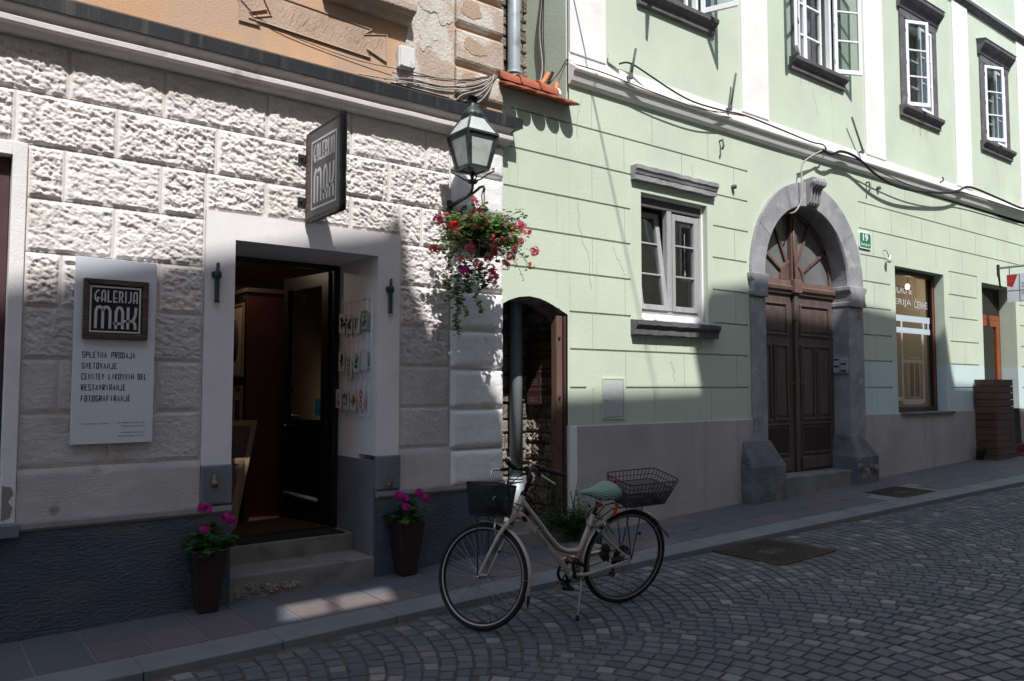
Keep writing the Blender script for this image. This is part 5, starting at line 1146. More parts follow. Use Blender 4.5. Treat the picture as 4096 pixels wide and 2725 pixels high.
def flag_sign():
    X = 2.548; t = thing('projecting_sign', 'grey flag sign with pale lettering jutting out above the gallery door', 'sign', (X, 5.98, 3.26))
    yw, yo, z0, z1 = 5.93, 5.325, 2.915, 3.62
    mbox('sign_face', M['signgrey'], t, X-.012, X+.012, yo+.03, yw-.02, z0+.02, z1-.015, bevel=0)
    mbox('wall_batten', M['oldwood'], t, X-.022, X+.022, yw-.02, yw+.035, z0-.01, z1+.0, bevel=.006)
    e = MB(); rr = random.Random(3); n = 16
    pts = [Vector((X, yo+.012, z0-.01+(z1-z0+.03)*k/n)) for k in range(n+1)]
    e.tube(pts, [.026+.006*rr.random() for _ in pts], 6); e.build('outer_edge', M['tarwood'], t)
    e = MB(); e.tube([(X, yo+(yw-yo)*k/8, z0+.002) for k in range(9)], [.020+.005*rr.random() for _ in range(9)], 6); e.build('bottom_edge', M['tarwood'], t)
    e = MB(); e.tube([(X, yo+(yw-yo)*k/8, z1) for k in range(9)], [.014+.003*rr.random() for _ in range(9)], 6); e.build('top_edge', M['tarwood'], t)
    for sd in (-1, 1):
        xs = X+sd*.0135; l = MB()
        mk = (lambda a, b, xs=xs: (xs, yw-.02-a, b)) if sd < 0 else (lambda a, b, xs=xs: (xs, yo+.03+a, b))
        l.ribbon([(.045, 2.995), (.485, 2.995), (.485, 3.525), (.045, 3.525)], .015, mk, closed=True)
        deco(l, 'GALERIJA', .08, .46, 3.36, 3.495, .016, mk); deco(l, 'MAK', .085, .455, 3.035, 3.30, .028, mk, .12); l.build('sign_lettering', M['signletter'], t)
    for z in (3.42, 3.075):
        b = MB(); b.box(X-.085, X-.015, 5.955, 5.968, z-.03, z+.03); b.lathe([(0, .014), (.011, .012), (.013, 0)], (X-.06, 5.955, z), 8, (0, -1, 0)); b.box(X-.03, X-.012, 5.955, 5.992, z-.03, z+.03); b.build('bracket', M['iron'], t, bevel=.002)
flag_sign()
def wall_fittings():
    for x, z0, z1, lab in ((1.850, 2.229, 2.526, 'dark green hinge pin on the white door frame, left of the gallery door'), (3.298, 2.229, 2.526, 'dark green hinge pin on the white door frame, right of the gallery door')):
        t = thing('hinge_pin', lab, 'hinge', (x, 5.975, z0), 'green hinge pins beside the gallery door'); y = 5.955
        p = MB(); h = z1-z0; p.lathe([(0, 0), (.019, 0), (.021, .012), (.017, .018), (.018, h*.55), (.017, h*.62)], (x, y, z0), 12); p.build('pin_body', M['greenmetal'], t)
        p = MB(); p.lathe([(.024, h*.60), (.028, h*.63), (.028, h*.72), (.022, h*.77), (.013, h*.79), (.012, h*.98), (0, h)], (x+.004, y, z0), 12); p.build('pin_cap', M['greenmetal'], t)
        mbox('pin_plate', M['greenmetal'], t, x-.035, x-.005, y-.005, 5.982, z0+h*.62, z0+h*.76, bevel=.004)
    for x, z0, z1, lab in ((1.860, .875, .985, 'rusty hinge stub on the granite block left of the gallery door'), (3.300, .775, .885, 'rusty hinge stub on the granite block right of the gallery door')):
        p = MB(); p.lathe([(0, 0), (.018, .002), (.022, .02), (.020, .045), (.013, .05), (.012, .10), (0, .108)], (x, 5.937, z0), 9); p.obox((x, 5.948, z0+.03), (.012, 0, 0), (0, .008, 0), (0, 0, .02)); tag(p.build('hinge_stub', M['rust']), lab, 'hinge', 'rusty hinge stubs')
    # hatch in the green wall
    t = thing('meter_hatch', 'pale grey metal meter hatch low in the green wall', 'hatch', (5.98, 5.99, 1.27)); f = MB()
    for a in ((5.815, 5.832, 1.27, 1.70), (6.122, 6.139, 1.27, 1.70), (5.832, 6.122, 1.27, 1.285), (5.832, 6.122, 1.685, 1.70)): f.box(a[0], a[1], 5.985, 5.999, a[2], a[3])
    f.build('hatch_frame', M['green'], t); mbox('hatch_door', M['meter'], t, 5.838, 6.116, 5.986, 5.998, 1.291, 1.679, bevel=.003); k = MB(); k.lathe([(0, .012), (.011, .011), (.014, 0)], (5.875, 5.986, 1.475), 10, (0, -1, 0)); k.build('lock_knob', M['meter'], t)
    # house number
    t = thing('house_number_sign', 'green enamel plate with the number 19 beside the stone arch', 'sign', (11.16, 5.985, 3.75)); 
    p = MB(); x0, x1, z0, z1 = 10.985, 11.315, 3.625, 3.868
    def rr(a, b, c, d, r): return [(cx+r*math.cos(q), cz+r*math.sin(q)) for cx, cz, s in ((b-r, d-r, 0), (a+r, d-r, 1), (a+r, c+r, 2), (b-r, c+r, 3)) for q in np.linspace(s*math.pi/2, (s+1)*math.pi/2, 5)]
    p.prism(rr(x0, x1, z0, z1, .03), 5.978, 5.998); p.build('plate', M['white'], t); p = MB(); p.prism(rr(x0+.016, x1-.016, z0+.016, z1-.016, .022), 5.976, 5.9775); p.build('green_field', M['signgreen'], t)
    text_obj('number', '19', 11.075, 11.225, 3.735, 3.842, 5.9745, M['white'], t, bold=.035); text_obj('street_name', 'Gornji trg', 11.015, 11.285, 3.655, 3.710, 5.9745, M['white'], t, bold=.02)
    # intercom, old yellow plate
    t = thing('intercom', 'steel door intercom with two columns of name buttons on the right stone jamb', 'intercom', (10.5, 6.05, 1.9))
    xx = 10.628; b = MB(); b.box(10.50, xx, 5.97, 6.02, 1.79, 2.02); mbox('intercom_body', M['zinc'], t, 10.592, 10.628, 5.99, 6.21, 1.80, 2.025, bevel=.006)
    for j in range(2):
        for k in range(6): mbox('button', M['paper'] if (j+k) % 3 else M['black'], t, 10.586, 10.5915, 6.01+.105*j, 6.085+.105*j, 1.825+.032*k, 1.844+.032*k, bevel=0)
    p = MB(); p.box(10.84, 10.935, 5.944, 5.9545, 2.565, 2.71); o = tag(p.build('old_plate', M['yellow'], None, bevel=.003), 'small worn yellow plate high on the right stone jamb', 'plate'); l = MB()
    for k in range(4): l.box(10.855, 10.92, 5.9425, 5.9435, 2.59+.03*k, 2.60+.03*k)
    l.build('plate_lines', M['rust'], o)
    # bare bulb on the wall
    t = thing('wall_bulb', 'small clear bulb hanging from a wire loop on the green wall', 'lamp', (11.83, 5.98, 3.5)); c = W(11.88, 3.545, 5.93); b = MB(); b.tube([(c[0]-.05, 5.995, c[2]+.14), (c[0]-.04, 5.95, c[2]+.13), (c[0]-.02, 5.93, c[2]+.05), (c[0], 5.93, c[2]+.02)], .006, 6); b.build('wire_loop', M['iron'], t); b = MB(); b.lathe([(.018, .06), (.02, .03), (.036, -.01), (.03, -.045), (0, -.06)], c, 12, (.4, 0, 1)); b.build('bulb', M['lampglass'], t)
    # fittings on the green wall: rods and hooks
    for (a, b_) in (((6.294, 5.03), (6.372, 5.36)), ((8.052, 5.055), (8.17, 5.52)), ((11.19, 5.085), (10.90, 5.54))):
        lab = {6.294: 'thin grey iron rod leaning above the string course, leftmost of three', 8.052: 'thin grey iron rod leaning beside the second white pilaster', 11.19: 'thin grey iron rod leaning left, above the stone arch'}[a[0]]
        t = thing('iron_rod', lab, 'rod', W(a[0], a[1], 5.95), 'iron rods on the green house'); r = MB(); p, q = W(*a, 5.93), W(*b_, 5.90); r.tube([p, q], .014, 7); r.build('rod', M['darkstone'], t); r = MB(); r.lathe([(.022, -.03), (.024, .02), (.016, .03)], p, 8); r.tube([p, (p[0], 6.0, p[2])], .016, 6); r.build('socket', M['darkstone'], t)
    for x, z, lab, dz_ in ((7.90, 4.60, 'small iron hook under the string course above the window', -.10), (11.36, 4.63, 'dark iron hook under the string course right of the scroll keystone', -.12), (13.76, 5.02, 'small curved iron hook on the white band below the third upper window', .10)):
        h = MB(); p = Vector(W(x, z, 5.94)); h.tube([(p.x, 6.0, p.z+.02), (p.x, 5.95, p.z+.03), (p.x-.01, 5.93, p.z+dz_*.5), (p.x-.025, 5.94, p.z+dz_)], .013, 6); tag(h.build('wall_hook', M['darkstone']), lab, 'hook', 'iron hooks on the green house')
    for x, z, lab in ((8.06, 4.06, 'short grey iron stub in the green wall beside the window lintel'), (11.57, 4.59, 'short grey iron stub in the green wall right of the dark hook')):
        h = MB(); h.lathe([(.03, 0), (.028, .05), (0, .06)], (x, 6.0, z), 8, (0, -1, 0)); tag(h.build('iron_stub', M['darkstone']), lab, 'stub', 'iron stubs in the green wall')
    b = MB(); b.obox((6.0, 5.97, 5.105), (.085, 0, -.025), (0, .006, .002), (0, 0, .05)); b.obox((6.07, 5.985, 5.12), (.012, 0, 0), (0, .012, 0), (0, 0, .03)); tag(b.build('cover_plate', M['green'], None, bevel=.002), 'small loose pale green cover plate above the string course corner', 'plate')
    t = thing('junction_box', 'weathered white electrical box on the bare upper plaster', 'box', (3.44, 5.98, 4.46)); mbox('box_body', M['plastic'], t, 3.345, 3.50, 5.925, 5.983, 4.37, 4.565, bevel=.01); mbox('box_lid', M['plastic'], t, 3.35, 3.495, 5.905, 5.924, 4.375, 4.56, bevel=.008)
    for x in (3.36, 3.485):
        s = MB(); s.lathe([(0, .003), (.006, 0)], (x, 5.9045, 4.387), 8, (0, -1, 0)); s.build('screw', M['black'], t)
    # downpipe behind the passage wall
    t = thing('downpipe', 'grey zinc downpipe rising behind the passage and red tiles', 'pipe', (5.15, 6.6, .3)); p = MB(); p.tube([(5.155, 6.60, .62), (5.15, 6.60, 2.6), (5.125, 6.60, 4.6), (5.12, 6.60, 11.5)], .07, 20); p.build('pipe', M['zinc'], t)
    p = MB(); p.tube([(5.165, 6.60, .28), (5.16, 6.6, .46), (5.156, 6.60, .64)], [.078, .078, .074], 20); p.build('lower_pipe', M['zinc'], t)
    for z in (.66, .63, 4.96): c = MB(); c.tube([(5.15 if z < 2 else 5.12, 6.6, z-.012), (5.15 if z < 2 else 5.12, 6.6, z+.012)], .078, 20); c.build('pipe_collar', M['zinc'], t)
    # information board inside the passage
    t = thing('info_board', 'dark brown information board with pale text inside the passage', 'sign', (5.35, 6.4, 1.6)); mbox('board', M['panelbrown'], t, 5.325, 5.338, 6.16, 6.63, 1.42, 2.19, bevel=.002)
    mk = lambda a, b: (5.3235, 6.62-a, b); zt = 2.15
    for s in ('Gornji trg - Produh', 'Gornji Trg - Ventilation Corridor', 'Gornji Trg - Foro di tiraggio', 'Gornji Trg - L\u00fcftungsgasse'):
        text_obj('board_heading', s, .02, .02+.0125*len(s), zt-.028, zt, 0, M['paneltext'], t, mk=mk)
        l = MB()
        for k in range(6): l.add([mk(.02 if k > 1 else .2, zt-.06-.017*k), mk(.17 if k > 1 else .21, zt-.06-.017*k), mk(.17 if k > 1 else .21, zt-.064-.017*k), mk(.02 if k > 1 else .2, zt-.064-.017*k)], [(0, 1, 2, 3)]); l.add([mk(.20, zt-.06-.014*k-.02), mk(.40, zt-.06-.014*k-.02), mk(.40, zt-.064-.014*k-.02), mk(.20, zt-.064-.014*k-.02)], [(0, 1, 2, 3)])
        l.build('board_text', M['paneltext'], t); zt -= .185
wall_fittings()
def right_side():
    # hanging sign of the studio
    X = 15.80; t = thing('hanging_sign', 'white hanging sign with a red shape and black lines at the far right shop door', 'sign', (X, 5.98, 3.75))
    b = MB(); b.tube([(X, 5.98, 3.765), (X, 5.1, 3.77)], .022, 10); b.build('sign_bar', M['zinc'], t); b = MB(); b.box(X-.025, X+.025, 5.965, 5.998, 3.66, 3.83); b.tube([(X+.02, 5.98, 3.70), (X+.09, 5.99, 3.42)], .012, 6); b.build('bar_plate', M['iron'], t)
    yI, yO, z0, z1 = 5.847, 5.12, 3.13, 3.63; mbox('sign_board', M['signwhite'], t, X-.004, X+.004, yO, yI, z0, z1, bevel=0)
    for y in (5.80, 5.16): c = MB(); c.tube([(X, y, 3.75), (X, y, 3.63)], .006, 6); c.build('chain', M['iron'], t)
    for sd in (-1, 1):
        xs = X+sd*.006; mk = (lambda a, b, xs=xs: (xs, yI-a, b)) if sd < 0 else (lambda a, b, xs=xs: (xs, yO+a, b))
        r = MB(); r.add([mk(.003, 3.626), mk(.18, 3.626), mk(.095, 3.40), mk(.003, 3.43)], [(0, 1, 2, 3)]); r.build('red_shape', M['sigred'], t)
        l = MB(); l.ribbon([(.205, z0), (.205, z1)], .010, mk); l.ribbon([(0, 3.335), (.72, 3.335)], .010, mk); l.ribbon([(.205, z0+.006), (.72, z0+.006)], .010, mk); l.build('black_lines', M['ink'], t)
        for s, z, wd in (('STUDIO', 3.43, .20), ('GALERIJA', 3.375, .26), ('\u010cERNE', 3.262, .20)): text_obj('sign_text', s, .235, .235+wd, z, z+(.04 if s[0] != '\u010c' else .055), 0, M['ink'], t, mk=mk)
    # slatted wooden column box and the little flood light at its foot
    t = thing('slatted_planter', 'tall dark slatted wooden box standing beside the far right shop door', 'planter', (14.98, 5.8, .37)); n = 12; zB, zT = .345, 1.74; x0, x1, y0, y1 = 14.62, 15.36, 5.66, 5.975
    for k in range(n):
        h = (zT-zB)/n; z = zB+h*k; e = .02*(1-k/n) if k > 1 else .035
        s = MB(); s.box(x0-e, x0-e+.02, y0-e, y1, z+.004, z+h-.004); s.box(x0-e+.021, x1, y0-e, y0-e+.02, z+.004, z+h-.004); s.box(x1, x1+.02, y0-e, y1, z+.004, z+h-.004); s.build('slat_row', M['slat'], t, bevel=.003)
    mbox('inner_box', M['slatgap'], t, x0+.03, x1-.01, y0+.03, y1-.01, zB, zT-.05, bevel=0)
    t = thing('flood_light', 'small black flood light on the pavement at the foot of the slatted box', 'lamp', (14.5, 5.85, .37)); b = MB(); b.obox((14.46, 5.84, .50), (.09, 0, .01), (.01, .035, .02), (-.01, -.03, .075)); b.build('lamp_housing', M['black'], t, bevel=.006); b = MB(); b.tube([(14.40, 5.88, .385), (14.40, 5.86, .45), (14.52, 5.86, .45), (14.52, 5.88, .385)], .01, 6); b.build('stand', M['black'], t)
    c = MB(); c.add([(15.55, 5.35, zpav(15.55, 5.35)+.012), (16.9, 5.35, zpav(16.9, 5.35)+.012), (16.9, 5.99, .46), (15.55, 5.99, .44)], [(0, 1, 2, 3)]); c.box(15.42, 17.0, 5.82, 5.985, .35, .575); tag(c.build('carpet_roll', M['carpet'], None, bevel=.02), 'dark red carpet covering the step at the far right shop door', 'carpet')
right_side()
# ------------------------------------------------------------------ lantern
def lantern():
    t = thing('wall_lantern', 'old copper street lantern with frosted panes on an iron wall bracket', 'street lamp', (3.88, 5.98, 3.1)); cx, cy = 3.865, 5.56
    zb_, zt, zr_ = 3.468, 3.765, 3.925; hb, ht, hr = .098, .158, .070
    def ring(h, z): return [(cx-h, cy-h, z), (cx+h, cy-h, z), (cx+h, cy+h, z), (cx-h, cy+h, z)]
    f = MB(); A, B, C = ring(hb, zb_), ring(ht, zt), ring(hr, zr_)
    for i in range(4):
        f.tube([A[i], B[i]], .012, 4, smooth=False); f.tube([B[i], C[i]], .010, 4, smooth=False); f.tube([A[i], A[(i+1) % 4]], .011, 4, smooth=False); f.tube([B[i], B[(i+1) % 4]], .013, 4, smooth=False); f.tube([C[i], C[(i+1) % 4]], .010, 4, smooth=False)
        D1 = Vector(B[i]).lerp(Vector(A[i]), .14); D2 = Vector(B[(i+1) % 4]).lerp(Vector(A[(i+1) % 4]), .14)
        f.add([B[i], B[(i+1) % 4], D2, D1], [(0, 1, 2, 3)]); D3 = Vector(A[i]).lerp(Vector(B[i]), .09); D4 = Vector(A[(i+1) % 4]).lerp(Vector(B[(i+1) % 4]), .09); f.add([A[i], A[(i+1) % 4], D4, D3], [(0, 1, 2, 3)])
        for q, w_ in ((0, .13), (1, .87)):
            lo = Vector(A[i]).lerp(Vector(A[(i+1) % 4]), q); lo2 = Vector(A[i]).lerp(Vector(A[(i+1) % 4]), w_); hi = Vector(B[i]).lerp(Vector(B[(i+1) % 4]), q); hi2 = Vector(B[i]).lerp(Vector(B[(i+1) % 4]), w_ if q == 0 else w_); f.add([lo, lo2, hi2, hi], [(0, 1, 2, 3)])
    f.add(ring(hb, zb_+.001), [(0, 1, 2, 3)]); f.lathe([(.009, .0), (.016, .006), (.018, .02)], (cx-ht*.72, cy-.13, 3.65), 10, (-.9, -.3, 0))
    f.build('lantern_frame', M['lampcopper'], t)
    for i in range(4):
        g = MB(); s = .985; a, b = ring(hb-.006, zb_), ring(ht-.006, zt); g.add([a[i], a[(i+1) % 4], b[(i+1) % 4], b[i]], [(0, 1, 2, 3)]); g.build('side_pane', M['lampglass'], t); g = MB(); a, b = ring(ht-.004, zt+.004), ring(hr-.003, zr_); g.add([a[i], a[(i+1) % 4], b[(i+1) % 4], b[i]], [(0, 1, 2, 3)]); g.build('roof_pane', M['lampglass'], t)
    c = MB()
    def sq(prof, n=16):
        vs = []
        for h, z in prof:
            for j in range(n):
                a = 2*math.pi*j/n+math.pi/4; k = h/max(abs(math.cos(a)), abs(math.sin(a))); k = min(k, h*1.2); vs.append((cx+k*math.cos(a), cy+k*math.sin(a), z))
        c.add(vs, [(i*n+j, i*n+(j+1) % n, (i+1)*n+(j+1) % n, (i+1)*n+j) for i in range(len(prof)-1) for j in range(n)], 0, True)
    sq([(.075, 3.925), (.085, 3.94), (.083, 3.96), (.068, 3.985), (.047, 4.01), (.036, 4.035), (.034, 4.05), (.034, 4.095), (0, 4.096)]); c.build('chimney', M['lampcopper'], t)
    c = MB(); c.add([(cx-.065, cy-.065, 4.097), (cx+.065, cy-.065, 4.097), (cx+.065, cy+.065, 4.097), (cx-.065, cy+.065, 4.097), (cx, cy, 4.125)], [(3, 2, 1, 0), (0, 1, 4), (1, 2, 4), (2, 3, 4), (3, 0, 4)]); c.build('chimney_cap', M['lampcopper'], t)
    sl = MB()
    for dx_, dy_ in ((-.012, -.0345), (.012, -.0345)): sl.box(cx+dx_-.005, cx+dx_+.005, cy+dy_-.002, cy+dy_+.002, 4.05, 4.085)
    sl.build('vent_slot', M['black'], t)
    b = MB()
    for a in ring(hb-.004, zb_): a = Vector(a); d = (a-Vector((cx, cy, a.z))); b.tube([a+d*.25+Vector((0, 0, .0)), a+d*.42+Vector((0, 0, .012)), a+d*.40+Vector((0, 0, -.015)), a+Vector((0, 0, -.04)), a-d*.45+Vector((0, 0, -.08)), a-d*.85+Vector((0, 0, -.095))], .007, 6)
    b.lathe([(.012, -.03), (.035, -.02), (.05, 0), (.045, .01), (.012, .012)], (cx, cy, 3.372), 14); b.tube([(cx, cy, 3.46), (cx, cy, 3.34), (cx, cy+.0, 3.31), (cx+.003, cy+.03, 3.275), (cx+.01, cy+.10, 3.255), (cx+.02, 5.96, 3.235)], .013, 8); b.build('lamp_arm', M['iron'], t)
    b = MB(); b.tube([(3.905, 5.96, 3.225), (3.905, 5.6, 3.285), (3.905, 5.50, 3.315), (3.905, 5.455, 3.312), (3.905, 5.44, 3.285), (3.905, 5.455, 3.262)], .012, 8); b.tube([(3.89, 5.965, 3.02), (3.89, 5.85, 3.10), (3.892, 5.73, 3.19), (3.892, 5.70, 3.185), (3.892, 5.705, 3.16)], .010, 8)
    b.build('basket_hook', M['iron'], t); mbox('wall_plate', M['iron'], t, 3.873, 3.918, 5.945, 5.985, 2.96, 3.285, bevel=.008)
    for z in (3.0, 3.25): k = MB(); k.lathe([(0, .012), (.012, .01), (.015, 0)], (3.895, 5.945, z), 8, (0, -1, 0)); k.build('plate_bolt', M['iron'], t)
lantern()
# ------------------------------------------------------------------ plants
def floret(mb, c, r, nrm, mi=0):
    nrm = Vector(nrm).normalized(); a = nrm.orthogonal().normalized(); b = nrm.cross(a); ph = random.random()*6
    for k in range(5):
        t = ph+2*math.pi*k/5; d = a*math.cos(t)+b*math.sin(t); s = nrm.cross(d); mb.add([c, c+d*r*.6+s*r*.34+nrm*r*.15, c+d*r+nrm*r*.05, c+d*r*.6-s*r*.34+nrm*r*.15], [(0, 1, 2, 3)], mi)
def cluster(mb, c, R, n, r, mi=0, up=.3):
    for _ in range(n):
        v = Vector((random.gauss(0, 1), random.gauss(0, 1), random.gauss(0, 1)+up)); v.normalize(); floret(mb, c+v*R*(.6+.4*random.random()), r*random.uniform(.8, 1.2), v, mi)
def hanging_basket():
    t = thing('hanging_basket', 'hanging basket of trailing pink and red geraniums under the lantern', 'flower basket', (3.905, 5.45, 3.26)); c0 = Vector((3.91, 5.45, 2.80))
    h = MB(); h.tube([(3.898, 5.455, 3.27), (3.888, 5.455, 3.23), (3.893, 5.452, 3.14)], .005, 6); h.tube([(3.908, 5.455, 3.27), (3.916, 5.455, 3.23), (3.908, 5.452, 3.14)], .005, 6); h.build('hook_link', M['iron'], t)
    h = MB(); h.lathe([(0, .045), (.02, .042), (.040, .022), (.047, 0), (.045, -.004), (0, .0)], (3.90, 5.45, 3.105), 16); h.build('hanger_dome', M['greenmetal'], t)
    for k in range(3):
        a = k*2.1+.5; p0 = Vector((3.90+.03*math.cos(a), 5.45+.03*math.sin(a), 3.105)); p1 = c0+Vector((.125*math.cos(a), .125*math.sin(a), .07)); m = MB(); L = (p1-p0).length; n = int(L/.016)
        for i in range(n):
            p = p0.lerp(p1, (i+.5)/n); d = (p1-p0).normalized(); s = d.orthogonal().normalized() if i % 2 else d.cross(d.orthogonal()).normalized(); m.tube([p+d*.010*math.cos(q)+s*.005*math.sin(q) for q in np.linspace(0, 6.283, 8)[:-1]], .0018, 4, closed=True)
        m.build('chain', M['iron'], t)
    b = MB(); b.lathe([(0, -.10), (.07, -.095), (.105, -.04), (.13, .05), (.138, .07), (.128, .075), (.11, .05), (0, .04)], c0, 20); b.build('pot', M['blackp'], t)
    rs = random.Random(5); lf = MB(); st = MB(); fl = MB(); tips = []
    for i in range(240):
        a = rs.uniform(0, 6.283); out = rs.uniform(.06, .34)*(1 if rs.random() < .8 else 1.25); up = rs.uniform(-.02, .20)
        p0 = c0+Vector((.09*math.cos(a)*rs.random(), .09*math.sin(a)*rs.random(), .06)); drop = rs.uniform(-.10, .36)*(out/.33)**1.3
        p1 = p0+Vector((out*.5*math.cos(a), out*.5*math.sin(a)*.85, up)); p2 = p0+Vector((out*math.cos(a), out*math.sin(a)*.8, up-drop))
        pts = [p0.lerp(p1, q).lerp(p1.lerp(p2, q), q) for q in np.linspace(0, 1, 7)]; st.tube(pts, .0022, 4, caps=False); tips.append((p2, a))
        for q in range(2, 7):
            for _ in range(3):
                if rs.random() < .85: c = pts[q]+Vector((rs.gauss(0, .022), rs.gauss(0, .022), rs.gauss(0, .018))); leafcard(lf, c, rs.uniform(.016, .027), rs.uniform(0, 6.28), rs.uniform(-.6, .7), 0 if rs.random() < .42 else 1, 1)
    for (x, y, zt, zl) in ((3.62, 5.42, 2.62, 2.05), (3.67, 5.40, 2.65, 2.16), (3.80, 5.38, 2.6, 2.22), (3.74, 5.43, 2.6, 2.38), (3.57, 5.45, 2.6, 2.3), (3.86, 5.40, 2.6, 2.42), (3.98, 5.42, 2.6, 2.45), (3.63, 5.44, 2.5, 2.0)):
        n = 22; pts = [(x+.02*math.sin(k*.6+x*40), y+.015*math.cos(k*.5), zt+(zl-zt)*k/n) for k in range(n+1)]; st.tube(pts, .0022, 4, caps=False)
        for k in range(n):
            for _ in range(3): leafcard(lf, Vector(pts[k])+Vector((rs.gauss(0, .016), rs.gauss(0, .014), rs.gauss(0, .01))), rs.uniform(.014, .024), rs.uniform(0, 6.28), rs.uniform(-.9, .3), 0 if rs.random() < .5 else 1, 1)
    st.build('stems', M['stem'], t); lf.build('foliage', [M['leaf'], M['leaf2']], t)
    rs.shuffle(tips)
    for i, (p, a) in enumerate(tips[:60]):
        d = Vector((math.cos(a), math.sin(a), .3)); k = rs.choice((0, 0, 0, 1, 1, 2, 3)); n = rs.choice((3, 5, 7, 9)); cluster(fl, p+d*.02, .018+.0026*n, n+1, .018, k)
    for x, y, z, k in ((3.42, 5.40, 2.95, 0), (3.56, 5.38, 2.92, 1), (3.40, 5.42, 2.71, 1), (4.42, 5.40, 2.80, 0), (4.25, 5.36, 2.99, 0), (4.12, 5.32, 2.95, 0), (4.22, 5.35, 2.86, 0), (3.95, 5.26, 2.82, 0), (3.90, 5.26, 2.72, 0), (4.03, 5.28, 2.86, 3), (3.85, 5.28, 2.58, 0), (3.72, 5.27, 2.6, 1), (3.66, 5.30, 2.74, 0), (3.80, 5.24, 2.66, 0), (4.10, 5.33, 2.72, 0), (3.98, 5.25, 2.62, 0), (3.62, 5.33, 2.55, 2), (3.86, 5.25, 2.50, 0)): cluster(fl, Vector((x, y, z)), .046, 22, .021, k)
    fl.build('flowers', [M['pink'], M['red'], M['magenta'], M['palepink']], t)
hanging_basket()
def geranium_pot(x, y, z0, rot, label, label2, seed, heads):
    rs = random.Random(seed); t = thing('flower_planter', label, 'planter', (x, y, z0), 'tapered planters at the gallery door'); H = .445; a, b = .067, .122
    R = Matrix.Rotation(rot, 4, 'Z')
    def P(u, v, w_): q = R @ Vector((u, v, 0)); return (x+q.x, y+q.y, z0+w_)
    p = MB(); vs = [P(i*a, j*a, .002) for i, j in ((-1, -1), (1, -1), (1, 1), (-1, 1))]+[P(i*b, j*b, H) for i, j in ((-1, -1), (1, -1), (1, 1), (-1, 1))]+[P(i*(b-.012), j*(b-.012), H) for i, j in ((-1, -1), (1, -1), (1, 1), (-1, 1))]+[P(i*(b-.02), j*(b-.02), H-.04) for i, j in ((-1, -1), (1, -1), (1, 1), (-1, 1))]
    p.add(vs, [(3, 2, 1, 0)]+[(q+i, q+(i+1) % 4, q+4+(i+1) % 4, q+4+i) for q in (0, 4, 8) for i in range(4)]); p.build('pot_body', M['pot'], t, bevel=.005)
    s = MB(); s.add([P(i*(b-.02), j*(b-.02), H-.035) for i, j in ((-1, -1), (1, -1), (1, 1), (-1, 1))], [(0, 1, 2, 3)]); s.build('soil', M['soil'], t)
    g = thing('geranium', label2, 'plant', (x, y, z0+H-.03), 'geraniums in the planters'); st = MB(); lf = MB(); fl = MB(); c0 = Vector((x, y, z0+H-.03))
    for i in range(95):
        an = rs.uniform(0, 6.283); r = rs.uniform(.02, .175); h = rs.uniform(.02, .20)*(1-.35*r/.17)+(.02 if r < .1 else -.03*rs.random()); p1 = c0+Vector((r*math.cos(an), r*math.sin(an)*.85-.012, h))
        st.tube([c0+Vector((r*.2*math.cos(an), r*.2*math.sin(an), 0)), c0.lerp(p1, .6)+Vector((0, 0, .03)), p1], .003, 5, caps=False); leafcard(lf, p1, rs.uniform(.030, .046), an+rs.gauss(0, .4), rs.uniform(-.5, .3), 0, 1)
    for hx, hy, hz in heads:
        p1 = Vector((x+hx, y+hy, z0+H+hz)); st.tube([c0, c0.lerp(p1, .5)+Vector((0, 0, .03)), p1], .003, 5, caps=False); cluster(fl, p1, .032, 26, .019, 0 if rs.random() < .85 else 1)
    st.build('stems', M['stem'], g); lf.build('foliage', [M['leaf']], g); fl.build('flowers', [M['magenta'], M['pink']], g)
geranium_pot(1.80, 5.875, zpav(1.8, 5.87)+.002, -.12, 'tall tapered dark brown planter left of the gallery steps', 'magenta geranium in the planter left of the gallery steps', 4, ((-.06, -.04, .29), (.10, -.06, .21), (.155, -.03, .185), (-.055, -.08, .145), (-.02, -.05, .28)))
geranium_pot(3.415, 5.87, zpav(3.41, 5.87)+.002, -.02, 'tall tapered dark brown planter right of the gallery steps', 'magenta geranium in the planter right of the gallery steps', 9, ((-.085, -.05, .215), (-.02, -.02, .175), (.105, -.03, .225), (.16, -.05, .175), (-.055, -.09, .125), (-.10, -.04, .225)))
def creeper():
    t = thing('creeper', 'green creeper growing at the foot of the wooden passage post', 'plant', (5.3, 5.95, .15)); lf = MB(); st = MB(); rs = random.Random(8)
    for i in range(2900):
        u = rs.random()
        if u < .66: c = Vector((5.37+rs.gauss(0, .095), 5.86+rs.gauss(0, .05), .14+abs(rs.gauss(0, .125))))
        elif u < .9: c = Vector((5.12+rs.gauss(0, .12), 5.94+rs.gauss(0, .05), .30+rs.gauss(0, .045)))
        else: c = Vector((5.20+rs.gauss(0, .05), 6.05+rs.gauss(0, .04), .35+rs.random()*.42))
        c.z = max(c.z, zpav(c.x, min(c.y, 5.99))+.01); leafcard(lf, c, rs.uniform(.02, .036), rs.uniform(0, 6.28), rs.uniform(-.6, .8))
    for i in range(9): p = Vector((5.34+rs.gauss(0, .04), 5.92, .17)); st.tube([p, p+Vector((rs.gauss(0, .04), -.05, .2)), p+Vector((rs.gauss(0, .06), -.03, .42))], .003, 5)
    st.tube([(5.38, 5.95, .2), (5.385, 5.95, .5), (5.40, 5.94, .62), (5.43, 5.93, .70)], .003, 5); st.build('stems', M['stem'], t); lf.build('foliage', M['ivy'], t)
creeper()
